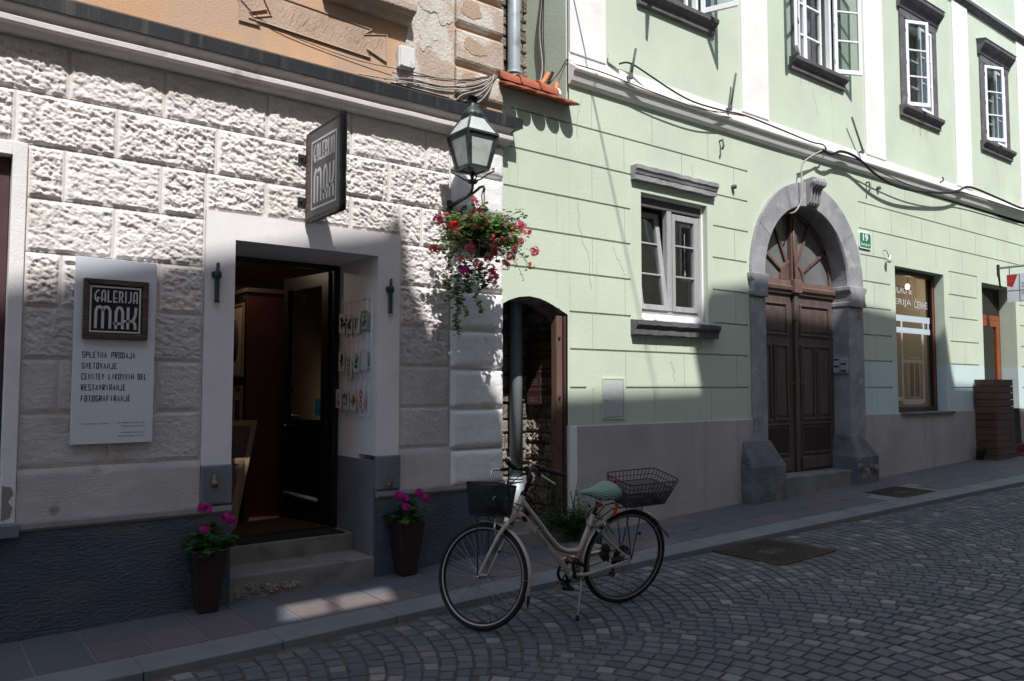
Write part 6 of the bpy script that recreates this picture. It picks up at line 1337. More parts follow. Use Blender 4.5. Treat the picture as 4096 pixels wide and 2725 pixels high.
def petals():
    mb = MB(); rs = random.Random(2)
    for i in range(44):
        x = rs.uniform(.7, 7); y = rs.uniform(4.2, 5.95); z = (zpav(x, y) if y > yk(x) else zr(x))+.006; r = rs.uniform(.006, .013); a = rs.uniform(0, 6)
        mb.add([(x+r*math.cos(a+k*1.57)*(1 if k % 2 else .5), y+r*math.sin(a+k*1.57), z+.003*(k % 2)) for k in range(4)], [(0, 1, 2, 3)], rs.choice((0, 0, 1)))
    tag(mb.build('fallen_petals', [M['magenta'], M['red']]), kind='stuff')
petals()
def card_rack():
    X = 3.168; t = thing('card_rack', 'white wire card rack on the inner side of the gallery door reveal', 'card rack', (X, 6.3, 1.35)); r = MB()
    for k in range(7): y = 6.04+.575*k/6; r.tube([(X, y, 1.345), (X, y, 2.39)], .0032, 5)
    for z in (1.36, 1.70, 1.77, 2.03, 2.10, 2.37): r.tube([(X, 6.03, z), (X, 6.62, z)], .0028, 5)
    r.build('wire_grid', M['whiteframe'], t)
    k = 0; nm = [('dark twig', 'd'), ('red berry twig', 'b'), ('ochre bird', 'o'), ('green frame', 'g'), ('mixed leaf', 'd'), ('pale green ring', 'G'), ('olive leaf', 'L'), ('grey speckle', 's'), ('red root', 'R'), ('blue flower', 'B'), ('ochre grass', 'O'), ('red fruit', 'r')]
    rows = ('top', 'middle', 'bottom'); rs = random.Random(1)
    for i in range(3):
        for j in range(4):
            n, c = nm[k]; k += 1; yc = 6.585-.145*j-(.0 if i < 2 else -.05); zc = 2.17-.335*i-.008*(j % 3)-(.05 if (i, j) == (1, 1) else 0); b = MB(); h, w_ = .085, .058
            b.box(X-.014, X-.0105, yc-w_, yc+w_, zc-h, zc+h, 0); mk = lambda a, q: (X-.0155, yc-a, zc+q)
            if c == 'g': b.ribbon([(-.05, -.078), (.05, -.078), (.05, .078), (-.05, .078)], .018, mk, 1, closed=True)
            def leaf_(cx, cz, L, a, mi, wd=.3): d = (math.cos(a), math.sin(a)); b.add([mk(cx, cz), mk(cx+d[0]*L*.5-d[1]*L*wd, cz+d[1]*L*.5+d[0]*L*wd), mk(cx+d[0]*L, cz+d[1]*L), mk(cx+d[0]*L*.5+d[1]*L*wd, cz+d[1]*L*.5-d[0]*L*wd)], [(0, 1, 2, 3)], mi)
            mi = {'d': 2, 'b': 2, 'o': 4, 'g': 5, 'G': 1, 'L': 1, 's': 2, 'R': 3, 'B': 5, 'O': 4, 'r': 3}[c]
            if c in 'Gr':
                for cz in (.04, -.04): b.ribbon([(.020*math.cos(q), cz+.030*math.sin(q)) for q in np.linspace(0, 6.283, 13)[:-1]], .017, mk, mi, closed=True)
            elif c == 'R':
                for a in (-1.9, -1.7, -1.5, -1.3): leaf_(0, .0, .075, a, mi, .09)
                leaf_(0, .0, .06, 1.57, 2, .16)
            elif c == 's':
                for _ in range(26): leaf_(rs.uniform(-.05, .05), rs.uniform(-.075, .075), .007, rs.uniform(0, 6), mi)
            else:
                for _ in range(13): leaf_(rs.gauss(0, .014), rs.uniform(-.065, .03), rs.uniform(.035, .062), rs.choice((.6, 2.5, 1.2, 1.9))+rs.gauss(0, .2), mi, .26)
                if c in 'bB': leaf_(.02, -.02, .02, 0, 3 if c == 'b' else 5, .5)
            tag(b.build('greeting_card', [M['cardw'], M['cardg'], M['cardd'], M['cardr'], M['cardo'], M['cardb']]), '%s drawing on a greeting card in the %s row of the wire rack' % (n, rows[i]), 'card', 'greeting cards on the wire rack')
card_rack()
# ------------------------------------------------------------------ cables
def cables():
    def cab(name, pts, r, mt, label, grp=None):
        c = MB(); P = [Vector(p) for p in pts]; out = []
        for i in range(len(P)-1):
            p0, p1, p2, p3 = P[max(i-1, 0)], P[i], P[i+1], P[min(i+2, len(P)-1)]
            for k in range(5):
                q = k/5; out.append(.5*((2*p1)+(p2-p0)*q+(2*p0-5*p1+4*p2-p3)*q*q+(3*p1-p0-3*p2+p3)*q**3))
        out.append(P[-1]); c.tube(out, r, 6); return tag(c.build(name, mt), label, 'cable', grp)
    yy = 5.86
    cab('facade_cable', [W(x, z, y) for x, z, y in ((6.10, 5.115, 5.97), (6.28, 5.17, 5.93), (6.607, 5.106, 5.9), (6.968, 5.025, 5.88), (7.348, 4.974, 5.87), (7.887, 4.987, 5.87), (8.332, 5.02, 5.88), (9.086, 4.996, 5.88), (9.8, 4.965, 5.88), (10.12, 4.98, 5.88), (10.17, 4.905, 5.87), (9.75, 4.75, 5.87), (9.60, 4.68, 5.88))], .010, M['cable'], 'thin black cable sagging along the white string course of the green house', 'cables on the green house')
    cab('facade_cable', [W(x, z, y) for x, z, y in ((5.40, 4.95, 5.99), (5.9, 4.96, 5.90), (6.6, 4.93, 5.86), (7.4, 4.915, 5.85), (8.0, 4.975, 5.86), (8.33, 5.01, 5.88))], .007, M['cablem'], 'thin maroon wire along the string course left of the second pilaster', 'cables on the green house')
    cab('facade_cable', [W(x, z, 5.84) for x, z in ((10.11, 4.905), (10.33, 4.887), (10.60, 4.975), (11.03, 4.958), (11.51, 4.806), (12.07, 4.719), (12.75, 4.734), (13.76, 4.851), (14.3, 4.970), (14.81, 5.11), (16.08, 5.08), (17.0, 5.047), (17.4, 5.10), (19, 5.2), (24, 5.15))], .019, M['cable'], 'thick black cable bundle along the string course right of the arch', 'cables on the green house')
    cab('facade_cable', [W(x, z, 5.85) for x, z in ((10.3, 4.90), (11.0, 4.93), (11.8, 4.85), (12.6, 4.80), (13.5, 4.83), (14.2, 4.93), (15.0, 4.98), (17.2, 5.0), (20, 5.05))], .008, M['cable'], 'thin black cable running just above the thick bundle right of the arch', 'cables on the green house')
    cab('door_cable', [W(x, z, y) for x, z, y in ((10.11, 4.905, 5.86), (9.75, 4.73, 5.86), (9.59, 4.605, 5.90), (9.575, 4.45, 5.90), (9.57, 4.308, 5.90), (9.55, 4.109, 5.91), (9.42, 3.953, 5.94), (9.28, 3.90, 6.0), (9.15, 3.89, 6.1))], .011, M['cablew'], 'pale grey cable dropping over the keystone into the stone arch')
    # loose bundle of telephone wires at the gap between the houses
    rs = random.Random(4); g = 'wires at the gap between the houses'
    ends = [(4.30, 4.58), (4.28, 4.60), (4.26, 4.62), (4.32, 4.55), (4.25, 4.565)]
    for i in range(6):
        ms = [M['cablew'], M['cable'], M['cablew'], M['cablem']][i % 4]; e = .016*i+rs.uniform(-.02, .02); e2 = .016*i+rs.uniform(-.03, .03)
        pts = [W(3.0+.12*i, 4.245+.006*i, 5.975), W(3.5, 4.305+e2*.7, 5.94), W(3.85, 4.325+e, 5.92), W(4.18, 4.42+e2*.8, 5.92), W(4.36, 4.52+e*.5, 5.93), W(4.42, 4.58, 5.96), W(4.50, 4.50, 6.0)]
        cab('loose_wire', pts, .0045 if i else .006, ms, 'one of the loose telephone wires sagging behind the lantern to the red tiles', g)
    cab('plaster_wire', [W(1.6, 4.95, 5.985), W(1.95, 4.62, 5.985), W(2.25, 4.44, 5.985), W(2.9, 4.36, 5.985), W(3.38, 4.38, 5.96)], .003, M['cable'], 'thin black wire drooping across the orange plaster to the white box')
    cab('plaster_wire', [W(3.51, 4.39, 5.95), W(3.8, 4.40, 5.94), W(4.1, 4.46, 5.94), W(4.42, 4.58, 5.95)], .004, M['cable'], 'thin black wire from the white box to the red tiles')
    for i in range(7):
        ms = [M['cablew'], M['cablem'], M['cable']][i % 3]
        cab('tangled_wire', [W(4.42+.006*i, 4.585, 5.95), W(4.36-.012*i, 4.42, 5.91), W(4.24-.03*i, 4.28+.005*i, 5.90), W(4.10-.02*i, 4.24, 5.92), W(3.9, 4.225+.004*i, 5.96)], .006, ms, 'one of the tangled wires drooping over the metal cornice edge beside the lantern', 'tangled wires over the cornice')
    for i in range(4):
        x = 4.93+.02*i; cab('gap_wire', [(x+.25, 6.3, 4.66), (5.31+.012*i, 6.36, 5.0), (5.335, 6.45-.03*i, 5.45), (5.345, 6.35, 6.2), (5.345, 6.3, 8)], .006, [M['cablem'], M['cablew'], M['cable'], M['cable']][i], 'one of the thin wires climbing the green side wall above the red tiles', 'wires on the green side wall')
    cab('corner_wire', [(5.22, 6.15, 4.72), (5.32, 6.1, 4.85), (5.36, 6.01, 4.98), W(5.40, 4.96, 5.985)], .006, M['cablem'], 'thin wire slanting from the red tiles to the white string course corner')
    for i, (a, b) in enumerate((((5.04, 6.06, 4.63), (5.20, 6.12, 4.82)), ((5.26, 6.08, 4.60), (5.29, 6.10, 4.74)))): c = MB(); c.tube([a, b], .026, 10); tag(c.build('orange_conduit', M['orangepipe']), ('long orange conduit stub poking up behind the red ridge tiles', 'short orange conduit stub at the right end of the red ridge tiles')[i], 'conduit', 'orange conduits')
    c = MB()
    for k in range(16): q = k/15; c.tube([(5.12+.10*q-.002, 6.08, 4.62+.2*q), (5.12+.10*q+.005, 6.08, 4.62+.2*q+.012)], .017 if k % 2 else .013, 8)
    tag(c.build('corrugated_conduit', M['cable']), 'black corrugated conduit between the orange stubs above the red tiles', 'conduit')
cables()
# ------------------------------------------------------------------ bicycle
def bicycle():
    O = Vector((4.27682, 4.22171, .02451)); h = Vector((-.975952, .214838, -.036916)); l = Vector((-.204944, -.962004, -.180406)); u = Vector((-.074272, -.168502, .982899))
    H2 = Vector((3.186974, 4.450088, .328397)); h2 = Vector((-.400938, .915134, -.042167)); u2 = Vector((.158048, .114436, .980778)); l2 = Vector((-.902369, -.386567, .190518))
    B = lambda a, w_, v: O+h*a+l*w_+u*v
    F = lambda a, w_, v: H2+h2*a+l2*w_+u2*v
    t = thing('bicycle', 'cream step-through bicycle on its stand with two black baskets and a green cloth saddle', 'bicycle', (3.75, 4.33, 0))
    R = .352
    def sub(name, mt, par, fn, **k): m = MB(); fn(m); return m.build(name, mt, par, **k)
    # ---- wheels
    def wheel(P, c, nm, seed):
        C = lambda r, g, w_=0: P(c[0]+r*math.cos(g), w_, c[1]+r*math.sin(g))
        n = 64
        def tyre(m):
            k = 10; vs = []
            for i in range(n):
                g = 2*math.pi*i/n
                for j in range(k): q = 2*math.pi*j/k; vs.append(C(R-.0185+.0185*math.cos(q), g, .0195*math.sin(q)))
            m.add(vs, [(i*k+j, i*k+(j+1) % k, ((i+1) % n)*k+(j+1) % k, ((i+1) % n)*k+j) for i in range(n) for j in range(k)], 0, True)
        W_ = sub(nm, M['rubber'], t, tyre)
        def rim(m):
            pr = [(R-.032, .0125), (R-.043, .0125), (R-.0432, .011), (R-.053, .006), (R-.053, -.006), (R-.0432, -.011), (R-.043, -.0125), (R-.032, -.0125)]; mi = [0, 1, 1, 1, 1, 1, 0]; k = len(pr); vs = [C(r, 2*math.pi*i/n, w_) for i in range(n) for r, w_ in pr]
            b0 = len(m.m); m.add(vs, [(i*k+j, i*k+j+1, ((i+1) % n)*k+j+1, ((i+1) % n)*k+j) for i in range(n) for j in range(k-1)], 0, True); m.m[b0:] = mi*n
        sub('rim', [M['rimal'], M['blackp']], W_, rim)
        def spokes(m):
            for i in range(36):
                g = 2*math.pi*i/36; sd = 1 if i % 2 else -1; q = g+(.9 if (i//2) % 2 else -.9); m.tube([C(.020, q, sd*.028), C(R-.052, g, 0)], .0013, 4, caps=False)
        sub('spokes', M['steel'], W_, spokes)
        def hub(m): m.tube([C(0, 0, -.062), C(0, 0, -.034), C(0, 0, -.032), C(0, 0, -.026), C(0, 0, -.024), C(0, 0, .024), C(0, 0, .026), C(0, 0, .032), C(0, 0, .034), C(0, 0, .066)], [.006, .006, .022, .022, .013, .013, .022, .022, .006, .006], 14)
        sub('hub', M['chrome'], W_, hub)
        def refl(m): g = 2.2; m.tube([C(.20, g, -.003), C(.20, g, .006)], .012, 8)
        sub('reflector', M['black'], W_, refl)
        sub('valve', M['black'], W_, lambda m: m.tube([C(R-.05, -1.85), C(R-.088, -1.85)], .003, 6))
    wheel(B, (0, R), 'rear_wheel', 1); wheel(F, (0, 0), 'front_wheel', 2)
    # ---- frame
    def curve(pts, n=6):
        P = [Vector(p) for p in pts]; out = []
        for i in range(len(P)-1):
            p0, p1, p2, p3 = P[max(i-1, 0)], P[i], P[i+1], P[min(i+2, len(P)-1)]
            for k in range(n): q = k/n; out.append(.5*((2*p1)+(p2-p0)*q+(2*p0-5*p1+4*p2-p3)*q*q+(3*p1-p0-3*p2+p3)*q**3))
        return out+[P[-1]]
    def fr(m):
        m.tube([B(.934, 0, .712), B(.850, 0, .900)], .0205, 14)
        m.tube(curve([B(.905, 0, .765), B(.862, 0, .757), B(.815, 0, .715), B(.70, 0, .58), B(.56, 0, .415), B(.455, 0, .29)]), .0215, 14)
        m.tube(curve([B(.862, 0, .868), B(.76, 0, .740), B(.66, 0, .613), B(.60, 0, .541), B(.545, 0, .488), B(.48, 0, .455), B(.385, 0, .450)]), .0165, 12)
        m.tube([B(.447, 0, .28), B(.283, 0, .702)], .0175, 12); m.tube([B(.447, -.038, .28), B(.447, .038, .28)], .022, 14)
        for s in (1, -1):
            m.tube(curve([B(.305, s*.012, .628), B(.27, s*.04, .60), B(.15, s*.055, .487), B(.0, s*.064, .352)]), .0085, 8)
            m.tube(curve([B(.44, s*.02, .284), B(.36, s*.045, .283), B(.28, s*.05, .292), B(.14, s*.056, .318), B(0, s*.064, .350)]), [.0125]*13+[.011]*6+[.008]*6, 8)
            m.obox(B(.0, s*.064, .350), h*.014, l*.003, u*.014)
    frm = sub('frame', M['bikepaint'], t, fr)
    sub('seat_collar', M['black'], frm, lambda m: m.tube([B(.281, 0, .700), B(.275, 0, .716)], .020, 12)); sub('headset', M['blackp'], frm, lambda m: (m.tube([B(.850, 0, .897), B(.840, 0, .921)], [.024, .019], 14), m.tube([B(.932, 0, .708), B(.937, 0, .722)], .024, 14)))
    ax = (B(.455, 0, .29)-B(.815, 0, .715)).normalized(); upv = ax.cross(l).normalized()*-1
    def badge(m):
        c = B(.842, .0, .735)+l*.0218; a = (B(.80, 0, .70)-B(.86, 0, .757)).normalized(); b = a.cross(l).normalized(); m.add([c+a*.028*math.cos(q)+b*.016*math.sin(q) for q in np.linspace(0, 6.283, 17)[:-1]], [tuple(range(16))])
    sub('badge', M['blackp'], frm, badge)
    s0 = B(.75, 0, .640)+l*.0222; text_obj('frame_lettering', 'Viscontea', 0, .155, -.014, .014, 0, M['slat'], frm, mk=lambda a, b: s0+ax*a+upv*(b+a*.0))
    sub('frame_sticker', M['zinc'], frm, lambda m: m.obox(B(.715, .0165, .683), (B(.66, 0, .613)-B(.76, 0, .740)).normalized()*.045, l*.0008, upv*.006))
    # ---- fork, mudguards
    def fork(m):
        m.tube([F(-.207, 0, .385), F(-.188, 0, .345)], .021, 12)
        for s in (1, -1): m.tube(curve([F(-.196, s*.012, .362), F(-.178, s*.042, .335), F(-.145, s*.055, .28), F(-.095, s*.058, .19), F(-.045, s*.058, .09), F(0, s*.056, 0)]), [.0165]*8+[.015]*8+[.012]*7+[.010]*8, 10)
    fk = sub('fork', M['bikepaint'], t, fork)
    def guard(P, c, a0, a1, mt, nm, flap):
        def g(m):
            n = 36; k = 7; vs = []; rr = R+.017
            for i in range(n+1):
                q = math.radians(a0+(a1-a0)*i/n)
                for j in range(k): e = -1+2*j/(k-1); vs.append(P(c[0]+(rr-.010*e*e)*math.cos(q), .026*e, c[1]+(rr-.010*e*e)*math.sin(q)))
            m.add(vs, [(i*k+j, i*k+j+1, (i+1)*k+j+1, (i+1)*k+j) for i in range(n) for j in range(k-1)], 0, True)
        o = sub(nm, mt, t, g)
        def fl(m):
            vs = []
            for q, r, wd in ((flap[0], R+.019, .025), (flap[1], R+.03, .020), (flap[2], R+.045, .008)):
                q = math.radians(q)
                for e in (-1, 1): vs.append(P(c[0]+r*math.cos(q), wd*e, c[1]+r*math.sin(q)))
            m.add(vs, [(0, 1, 3, 2), (2, 3, 5, 4)])
        sub('flap', M['rubber'], o, fl); return o
    fg = guard(F, (0, 0), 84, 197, M['bikepaint'], 'front_mudguard', (196, 202, 207)); rg = guard(B, (0, R), -8, 156, M['bikepaint'], 'rear_mudguard', (155, 160, 166))
    def stay(P, c, q, o): sub('mudguard_stay', M['steel'], o, lambda m: [m.tube([P(c[0], s*.06, c[1]), P(c[0]+(R+.015)*math.cos(math.radians(q)), s*.028, c[1]+(R+.015)*math.sin(math.radians(q)))], .002, 5) for s in (1, -1)])
    stay(F, (0, 0), 181, fg); stay(B, (0, R), 141, rg)
    # ---- steering
    sub('stem', M['black'], t, lambda m: (m.tube([F(-.282, 0, .535), F(-.322, 0, .648), F(-.325, 0, .660), F(-.318, 0, .680), F(-.300, 0, .715)], [.014, .016, .019, .018, .017], 12), m.tube([F(-.30, -.03, .717), F(-.30, .03, .717)], .019, 12)))
    hb = sub('handlebar', M['black'], t, lambda m: m.tube(curve([F(-.305, -.175, .738), F(-.300, -.125, .757), F(-.298, -.085, .752), F(-.300, -.05, .725), F(-.30, 0, .717), F(-.285, .04, .715), F(-.268, .08, .713), F(-.262, .11, .715)]), .0115, 10))
    def grip(pts, nm): sub(nm, M['rubber'], hb, lambda m: m.tube(curve(pts, 8), [.0165 if i % 2 else .0155 for i in range(8*(len(pts)-1)+1)], 12))
    grip([F(-.262, .11, .715), F(-.262, .175, .730), F(-.270, .245, .752)], 'left_grip'); grip([F(-.325, -.19, .737), F(-.385, -.225, .724), F(-.455, -.275, .704)], 'right_grip')
    sub('gear_shifter', M['blackp'], hb, lambda m: m.tube([F(-.300, -.165, .742), F(-.33, -.195, .738)], [.024, .024], 12)); sub('bell', M['chrome'], hb, lambda m: m.lathe([(.022, 0), (.023, .012), (.016, .024), (0, .028)], F(-.235, .165, .755), 14, u2)); sub('bell_base', M['blackp'], hb, lambda m: m.tube([F(-.255, .16, .728), F(-.235, .165, .757)], .014, 8))
    sub('phone_clamp', M['blackp'], hb, lambda m: m.obox(F(-.31, .06, .757), h2*.022, l2*.03, u2*.011))
    for nm, p, q, e in (('left_brake_lever', F(-.22, .13, .705), F(-.150, .21, .690), F(-.155, .245, .640)), ('right_brake_lever', F(-.285, -.16, .715), F(-.345, -.20, .675), F(-.40, -.235, .640))):
        o = sub(nm, M['blackp'], hb, lambda m: m.tube([p, p.lerp(q, .25), p.lerp(q, .5)], [.011, .013, .010], 8)); sub('lever_blade', M['chrome'], o, lambda m: m.tube(curve([p.lerp(q, .45), q, q.lerp(e, .6), e]), [.0075]*6+[.007]*6+[.006]*7, 7))
    for i, (pts) in enumerate(([F(-.24, .11, .70), F(-.20, .09, .62), F(-.20, .05, .50), F(-.195, .04, .40)], [F(-.25, .10, .70), F(-.22, .12, .60), F(-.23, .06, .48), B(.90, .03, .80)], [F(-.30, -.14, .72), F(-.25, -.02, .68), F(-.20, .05, .60), F(-.22, .05, .5), B(.88, .03, .84)], [B(.88, .03, .84), B(.82, .026, .79), B(.66, .022, .588), B(.57, .022, .482), B(.42, .022, .43)])):
        sub('brake_cable', M['cable'], t, lambda m: m.tube(curve(pts), .0033, 6))
    def vbrake(P, c, sgn, nm, pt):
        sub(nm, M['chrome'], t, lambda m: [(m.tube([pt(s*.030, 0), pt(s*.040, .055), pt(s*.036, .105)], [.008, .007, .005], 7), m.obox(pt(s*.024, .012), Vector(h)*.022, Vector(l)*.006, Vector(u)*.007)) for s in (1, -1)]+[m.tube([pt(.036, .105), pt(-.036, .105)], .002, 5)])
    vbrake(F, None, 1, 'front_brake', lambda w_, z: F(-.135+z*.12+.02, w_*1.7, .268+z)); vbrake(B, None, 1, 'rear_brake', lambda w_, z: B(.205+z*.25, w_*1.7, .585+z*.7))
    # ---- seat
    sp = sub('seat_post', M['black'], t, lambda m: m.tube([B(.283, 0, .702), B(.247, 0, .795)], .0138, 12)); sub('post_reflector', M['redpl'], sp, lambda m: m.tube(curve([B(.275, .012, .756), B(.255, .024, .772), B(.235, .018, .768), B(.232, -.01, .764)]), [.013]*19, 8)); sub('saddle_clamp', M['chrome'], sp, lambda m: m.tube([B(.25, -.022, .797), B(.25, .022, .797)], .014, 10))
    def saddle(m):
        st = [(.410, .001, .876, .012), (.400, .022, .884, .026), (.37, .028, .890, .036), (.33, .036, .893, .052), (.29, .055, .899, .075), (.25, .083, .912, .098), (.21, .104, .925, .115), (.17, .113, .928, .115), (.13, .104, .917, .10), (.105, .075, .895, .075), (.092, .004, .862, .03)]
        k = 18; vs = []
        for a, wd, top, dp in st:
            for j in range(k):
                q = 2*math.pi*j/k; c, s = math.cos(q), math.sin(q); x = wd*abs(c)**.75*(1 if c >= 0 else -1); z = top-dp*.42+(dp*.42*abs(s)**.8 if s >= 0 else -dp*.58*abs(s)**.9)-.012*abs(c)*(1 if a < .3 else .3)
                vs.append(B(a, x, z+random.uniform(-.0012, .0012)))
        m.add(vs, [(i*k+j, i*k+(j+1) % k, (i+1)*k+(j+1) % k, (i+1)*k+j) for i in range(len(st)-1) for j in range(k)], 0, True)
    sd = sub('saddle', M['zig'], t, saddle); sub('cloth_tag', M['orangetag'], sd, lambda m: m.obox(B(.150, .075, .745), h*.013, l*.002, u*.042+h*-.012)); sub('cloth_edge', M['orangetag'], sd, lambda m: m.obox(B(.11, -.03, .925), h*.012, l*.015, u*.008))
    # ---- drive
    bb = lambda w_: B(.447, w_, .28)
    def disc(m, c, r0, r1, w0, w1, n=40, a0=0, a1=2*math.pi):
        vs = [B(c[0]+r*math.cos(a0+(a1-a0)*i/n), w_, c[1]+r*math.sin(a0+(a1-a0)*i/n)) for i in range(n+1) for r, w_ in ((r0, w0), (r1, w0), (r1, w1), (r0, w1))]; m.add(vs, [(i*4+j, i*4+(j+1) % 4, i*4+4+(j+1) % 4, i*4+4+j) for i in range(n) for j in range(4)])
    cr = sub('crankset', M['black'], t, lambda m: (disc(m, (.447, .28), .062, .083, -.050, -.046), [m.tube([B(.447, -.05, .28), B(.447+.07*math.cos(q), -.048, .28+.07*math.sin(q))], .006, 6) for q in (.3, 1.56, 2.8, 4.1, 5.3)], m.tube([bb(.045), bb(.068), B(.468, .074, .36), B(.487, .078, .428)], [.014, .013, .011, .012], 8), m.tube([bb(-.05), bb(-.07), B(.425, -.074, .20), B(.407, -.078, .132)], [.014, .013, .011, .012], 8)))
    for nm, c, ti in (('near_pedal', B(.487, .125, .430), .4), ('far_pedal', B(.407, -.125, .130), .2)):
        a = (h*math.cos(ti)+u*math.sin(ti)).normalized(); b = a.cross(l).normalized(); o = sub(nm, M['blackp'], cr, lambda m: (m.obox(c+a*.042, a*.006, l*.045, b*.012), m.obox(c-a*.042, a*.006, l*.045, b*.012), m.obox(c+l*.044, a*.042, l*.005, b*.011), m.obox(c-l*.044, a*.042, l*.005, b*.011), m.tube([c-l*.05, c+l*.05], .009, 8)))
        sub('pedal_reflector', M['amber'], o, lambda m: (m.obox(c+a*.0485, a*.001, l*.03, b*.008), m.obox(c-a*.0485, a*.001, l*.03, b*.008)))
    def cg(m):
        disc(m, (.447, .28), .085, .108, -.060, -.040, 26, 1.0, 4.3-.9); a, b = (.447+.108*math.cos(1.0), .28+.108*math.sin(1.0)), (.05, .405)
        m.add([B(x, w_, z) for w_ in (-.064, -.040) for x, z in ((.50, .365+.012), (.41, .385+.0), (.06, .405), (.06, .378), (.42, .352))], [(0, 1, 2, 3, 4), (9, 8, 7, 6, 5), (0, 5, 6, 1), (1, 6, 7, 2), (2, 7, 8, 3), (3, 8, 9, 4), (4, 9, 5, 0)])
    sub('chain_guard', M['bikepaint'], t, cg)
    def chain(m):
        for p, q in ((B(.447, -.048, .362), B(.0, -.045, .395)), (B(.447, -.048, .198), B(.055, -.05, .205))):
            n = 44
            for i in range(n): m.obox(p.lerp(q, (i+.5)/n), (q-p)*(.36/n), l*.0035, u*(.0042 if i % 2 else .0032))
    sub('chain', M['black'], t, chain)
    dr = sub('derailleur', M['blackp'], t, lambda m: (m.obox(B(.055, -.062, .262), h*.010+u*.004, l*.004, u*.065+h*.008), m.tube([B(.062, -.066, .205), B(.062, -.044, .205)], .022, 12), m.tube([B(.045, -.066, .29), B(.045, -.044, .29)], .022, 12), m.obox(B(.02, -.07, .325), h*.022, l*.012, u*.022)))
    sub('sprocket_cluster', M['black'], t, lambda m: [disc(m, (0, R), .012, r, -.040-.004*i, -.0385-.004*i, 24) for i, r in enumerate((.060, .054, .048, .042, .036, .03))]+[disc(m, (0, R), .02, .072, -.0335, -.0325, 30)])
    ks = sub('kickstand', M['steel'], t, lambda m: (m.tube(curve([B(.385, .025, .255), B(.392, .055, .235), B(.415, .095, .20), B(.462, .16, .11), B(.489, .197, .055)]), .0075, 8), m.obox(B(.385, .0, .262), h*.02, l*.03, u*.018))); sub('stand_foot', M['rubber'], ks, lambda m: m.tube([B(.484, .19, .068), B(.494, .204, .036)], [.0105, .014], 8))
    # ---- luggage rack and wire basket
    rk = sub('luggage_rack', M['black'], t, lambda m: ([m.tube([B(.165, s*.045, .742), B(.0, s*.062, .750), B(-.24, s*.062, .752), B(-.27, s*.03, .752)], .005, 6) for s in (1, -1)]+[m.tube([B(a, -.062, .751), B(a, .062, .751)], .004, 6) for a in (.10, .0, -.10, -.2)]+[m.tube([B(-.012, s*.072, .357), B(a, s*.064, .750)], .0042, 6) for s in (1, -1) for a in (.055, -.085)]+[m.tube([B(.16, s*.045, .742), B(.272, s*.022, .655)], .004, 6) for s in (1, -1)]+[m.obox(B(-.255, 0, .745), h*.006, l*.04, u*.016)]))
    def rrect(a0, a1, w_, v, r=.035, n=5): return [B(ca+r*math.cos(q), cw+r*math.sin(q), v) for ca, cw, s in ((a1-r, w_-r, 0), (a0+r, w_-r, 1), (a0+r, -w_+r, 2), (a1-r, -w_+r, 3)) for q in np.linspace(s*math.pi/2, (s+1)*math.pi/2, n)]
    def lerp_ring(A, C, q): return [a.lerp(c, q) for a, c in zip(A, C)]
    def resample(P, n):
        P = P+[P[0]]; d = [0]
        for i in range(1, len(P)): d.append(d[-1]+(P[i]-P[i-1]).length)
        out = []; j = 0
        for k in range(n):
            s = d[-1]*k/n
            while d[j+1] < s: j += 1
            out.append(P[j].lerp(P[j+1], (s-d[j])/(d[j+1]-d[j])))
        return out
    T1, T2, T3 = rrect(-.335, .108, .17, .942, .05), rrect(-.300, .098, .155, .868, .045), rrect(-.250, .088, .128, .768, .035)
    bk = sub('rear_basket', M['black'], t, lambda m: (m.tube(T1, .0042, 6, closed=True), m.tube(lerp_ring(T1, T2, .52), .0026, 5, closed=True), m.tube(T2, .0034, 5, closed=True), m.tube(T3, .0034, 5, closed=True), [m.tube([p, q], .0023, 4, caps=False) for p, q in zip(resample(T1, 44), resample(T2, 44))]))
    def mesh(m, A, C, n, rows, r):
        A, C = resample(A, n), resample(C, n)
        for k in range(n):
            for s in (1, -1):
                m.tube([A[(k+s*j) % n].lerp(C[(k+s*j) % n], j/rows) for j in range(rows+1)], r, 3, caps=False)
    sub('wire_mesh', M['black'], bk, lambda m: (mesh(m, T2, T3, 100, 8, .0016), [m.tube([B(-.250+.338*i/34, -.125, .769), B(-.250+.338*i/34, .125, .769)], .0012, 3, caps=False) for i in range(35)], [m.tube([B(-.245, -.125+.25*i/25, .769), B(.085, -.125+.25*i/25, .769)], .0012, 3, caps=False) for i in range(26)]))
    sub('basket_clamp', M['blackp'], bk, lambda m: m.obox(B(-.08, 0, .760), h*.05, l*.05, u*.006))
    def fr_(a0, a1, w_, v0, v1=None, r=.05, n=5): return [F(ca+r*math.cos(q), cw+r*math.sin(q), v0 if v1 is None else v0+(v1-v0)*(ca+r*math.cos(q)-a0)/(a1-a0)) for ca, cw, s in ((a1-r, w_-r, 0), (a0+r, w_-r, 1), (a0+r, -w_+r, 2), (a1-r, -w_+r, 3)) for q in np.linspace(s*math.pi/2, (s+1)*math.pi/2, n)]
    G1, G2, G3 = fr_(-.150, .095, .172, .612), fr_(-.142, .085, .160, .515, None, .048), fr_(-.130, .070, .145, .402, None, .045)
    fb = sub('front_basket', M['black'], t, lambda m: (m.tube(G1, .0045, 6, closed=True), m.tube(G2, .0025, 5, closed=True), m.tube(G3, .004, 5, closed=True), [m.tube([F(-.13+.2*i/16, -.14, .403), F(-.13+.2*i/16, .14, .403)], .0013, 3, caps=False) for i in range(17)], [m.tube([F(-.128, -.14+.28*i/24, .403), F(.068, -.14+.28*i/24, .403)], .0013, 3, caps=False) for i in range(25)]))
    sub('wire_mesh', M['black'], fb, lambda m: mesh(m, G1, G3, 80, 14, .0026))
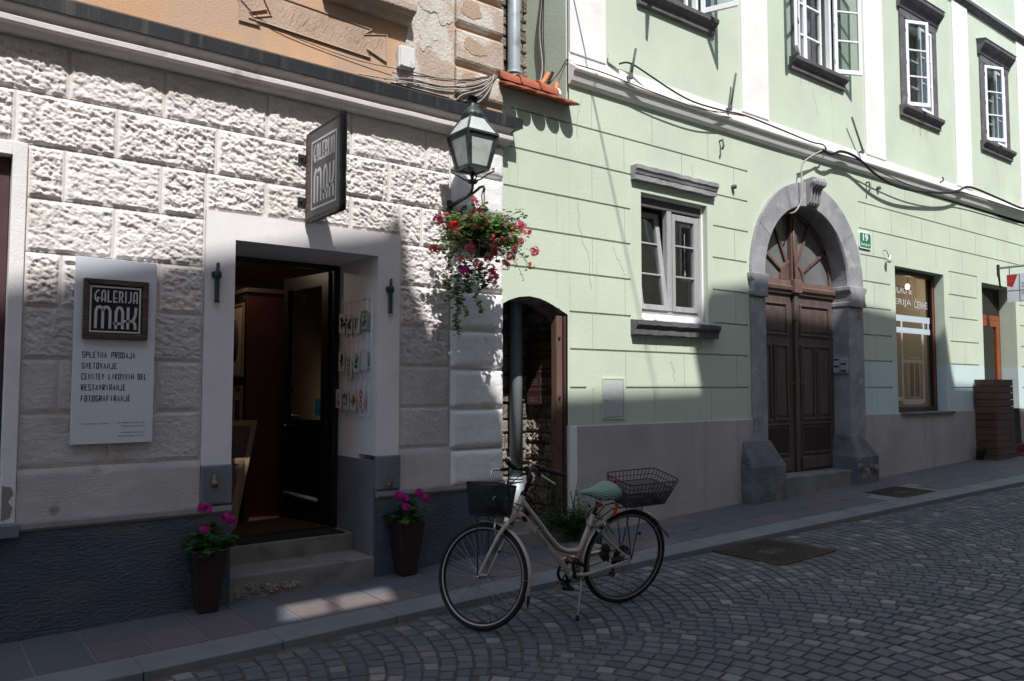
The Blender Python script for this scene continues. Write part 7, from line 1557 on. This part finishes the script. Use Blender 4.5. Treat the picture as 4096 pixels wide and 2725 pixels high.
    sub('basket_support', M['black'], fb, lambda m: ([m.tube([F(0, s*.068, 0), F(.012, s*.072, .20), F(.03, s*.078, .398)], .0042, 6) for s in (1, -1)]+[m.obox(F(-.02, .0, .398), h2*.07, l2*.02, u2*.004), m.tube([F(-.13, 0, .42), F(-.20, 0, .40)], .006, 6)]))
    k = thing('cable_lock', 'coiled black lock with a shiny cover lying in the front bicycle basket', 'lock', tuple(F(-.02, -.03, .41)))
    sub('lock_coil', M['blackp'], k, lambda m: [m.tube([F(-.03+.06*math.cos(q), -.02+.075*math.sin(q), .43+.022*i+.01*math.sin(2*q)) for q in np.linspace(0, 6.1, 22)], .010, 8) for i in range(3)]); sub('lock_cover', M['chrome'], k, lambda m: m.tube(curve([F(-.10, .02, .43), F(-.095, .05, .47), F(-.09, .07, .50), F(-.085, .045, .52), F(-.08, .0, .49)]), .013, 8))
    k = thing('chain_lock', 'steel chain with a padlock slung round the bicycle seat tube', 'lock', tuple(B(.29, .04, .60)))
    def ch(m):
        pts = curve([B(.335, .0, .645), B(.325, .035, .632), B(.285, .042, .625), B(.245, .046, .632), B(.215, .05, .615), B(.235, .06, .590), B(.25, .062, .575)], 5)
        pts2 = curve([B(.335, .0, .645), B(.31, -.03, .66), B(.27, -.03, .665), B(.22, -.01, .66), B(.19, .02, .64), B(.17, .045, .60), B(.155, .055, .575)], 5)
        for P in (pts, pts2):
            for i in range(len(P)-1):
                d = (P[i+1]-P[i]).normalized(); s = d.cross(l).normalized() if i % 2 else l; c = (P[i]+P[i+1])/2; m.tube([c+d*.013*math.cos(q)+s*.008*math.sin(q) for q in np.linspace(0, 6.283, 9)[:-1]], .0034, 5, closed=True)
    sub('chain', M['steel'], k, ch); sub('padlock_body', M['greenmetal'], k, lambda m: m.tube([B(.262, .065, .580), B(.264, .066, .565), B(.268, .067, .515), B(.269, .067, .505)], [.014, .021, .022, .021], 10)); sub('padlock_cap', M['cream'], k, lambda m: m.tube([B(.269, .067, .507), B(.272, .068, .480), B(.273, .068, .470)], [.0225, .022, .015], 10)); sub('padlock_shackle', M['chrome'], k, lambda m: m.tube([B(.25, .062, .575), B(.25, .06, .60), B(.265, .06, .608), B(.275, .064, .598), B(.275, .066, .575)], .005, 7))
    def bag(m):
        rs = random.Random(3)
        for cx, w0 in ((.205, .075), (.232, .078)):
            n = 10; m.tube([B(cx+.010*math.sin(i*1.3), w0, .50-.115*i/n) for i in range(n+1)], [.010+.012*rs.random()+.006*(i > 1) for i in range(n+1)], 8)
    sub('cloth_sleeve', M['blackp'], k, bag)
bicycle()
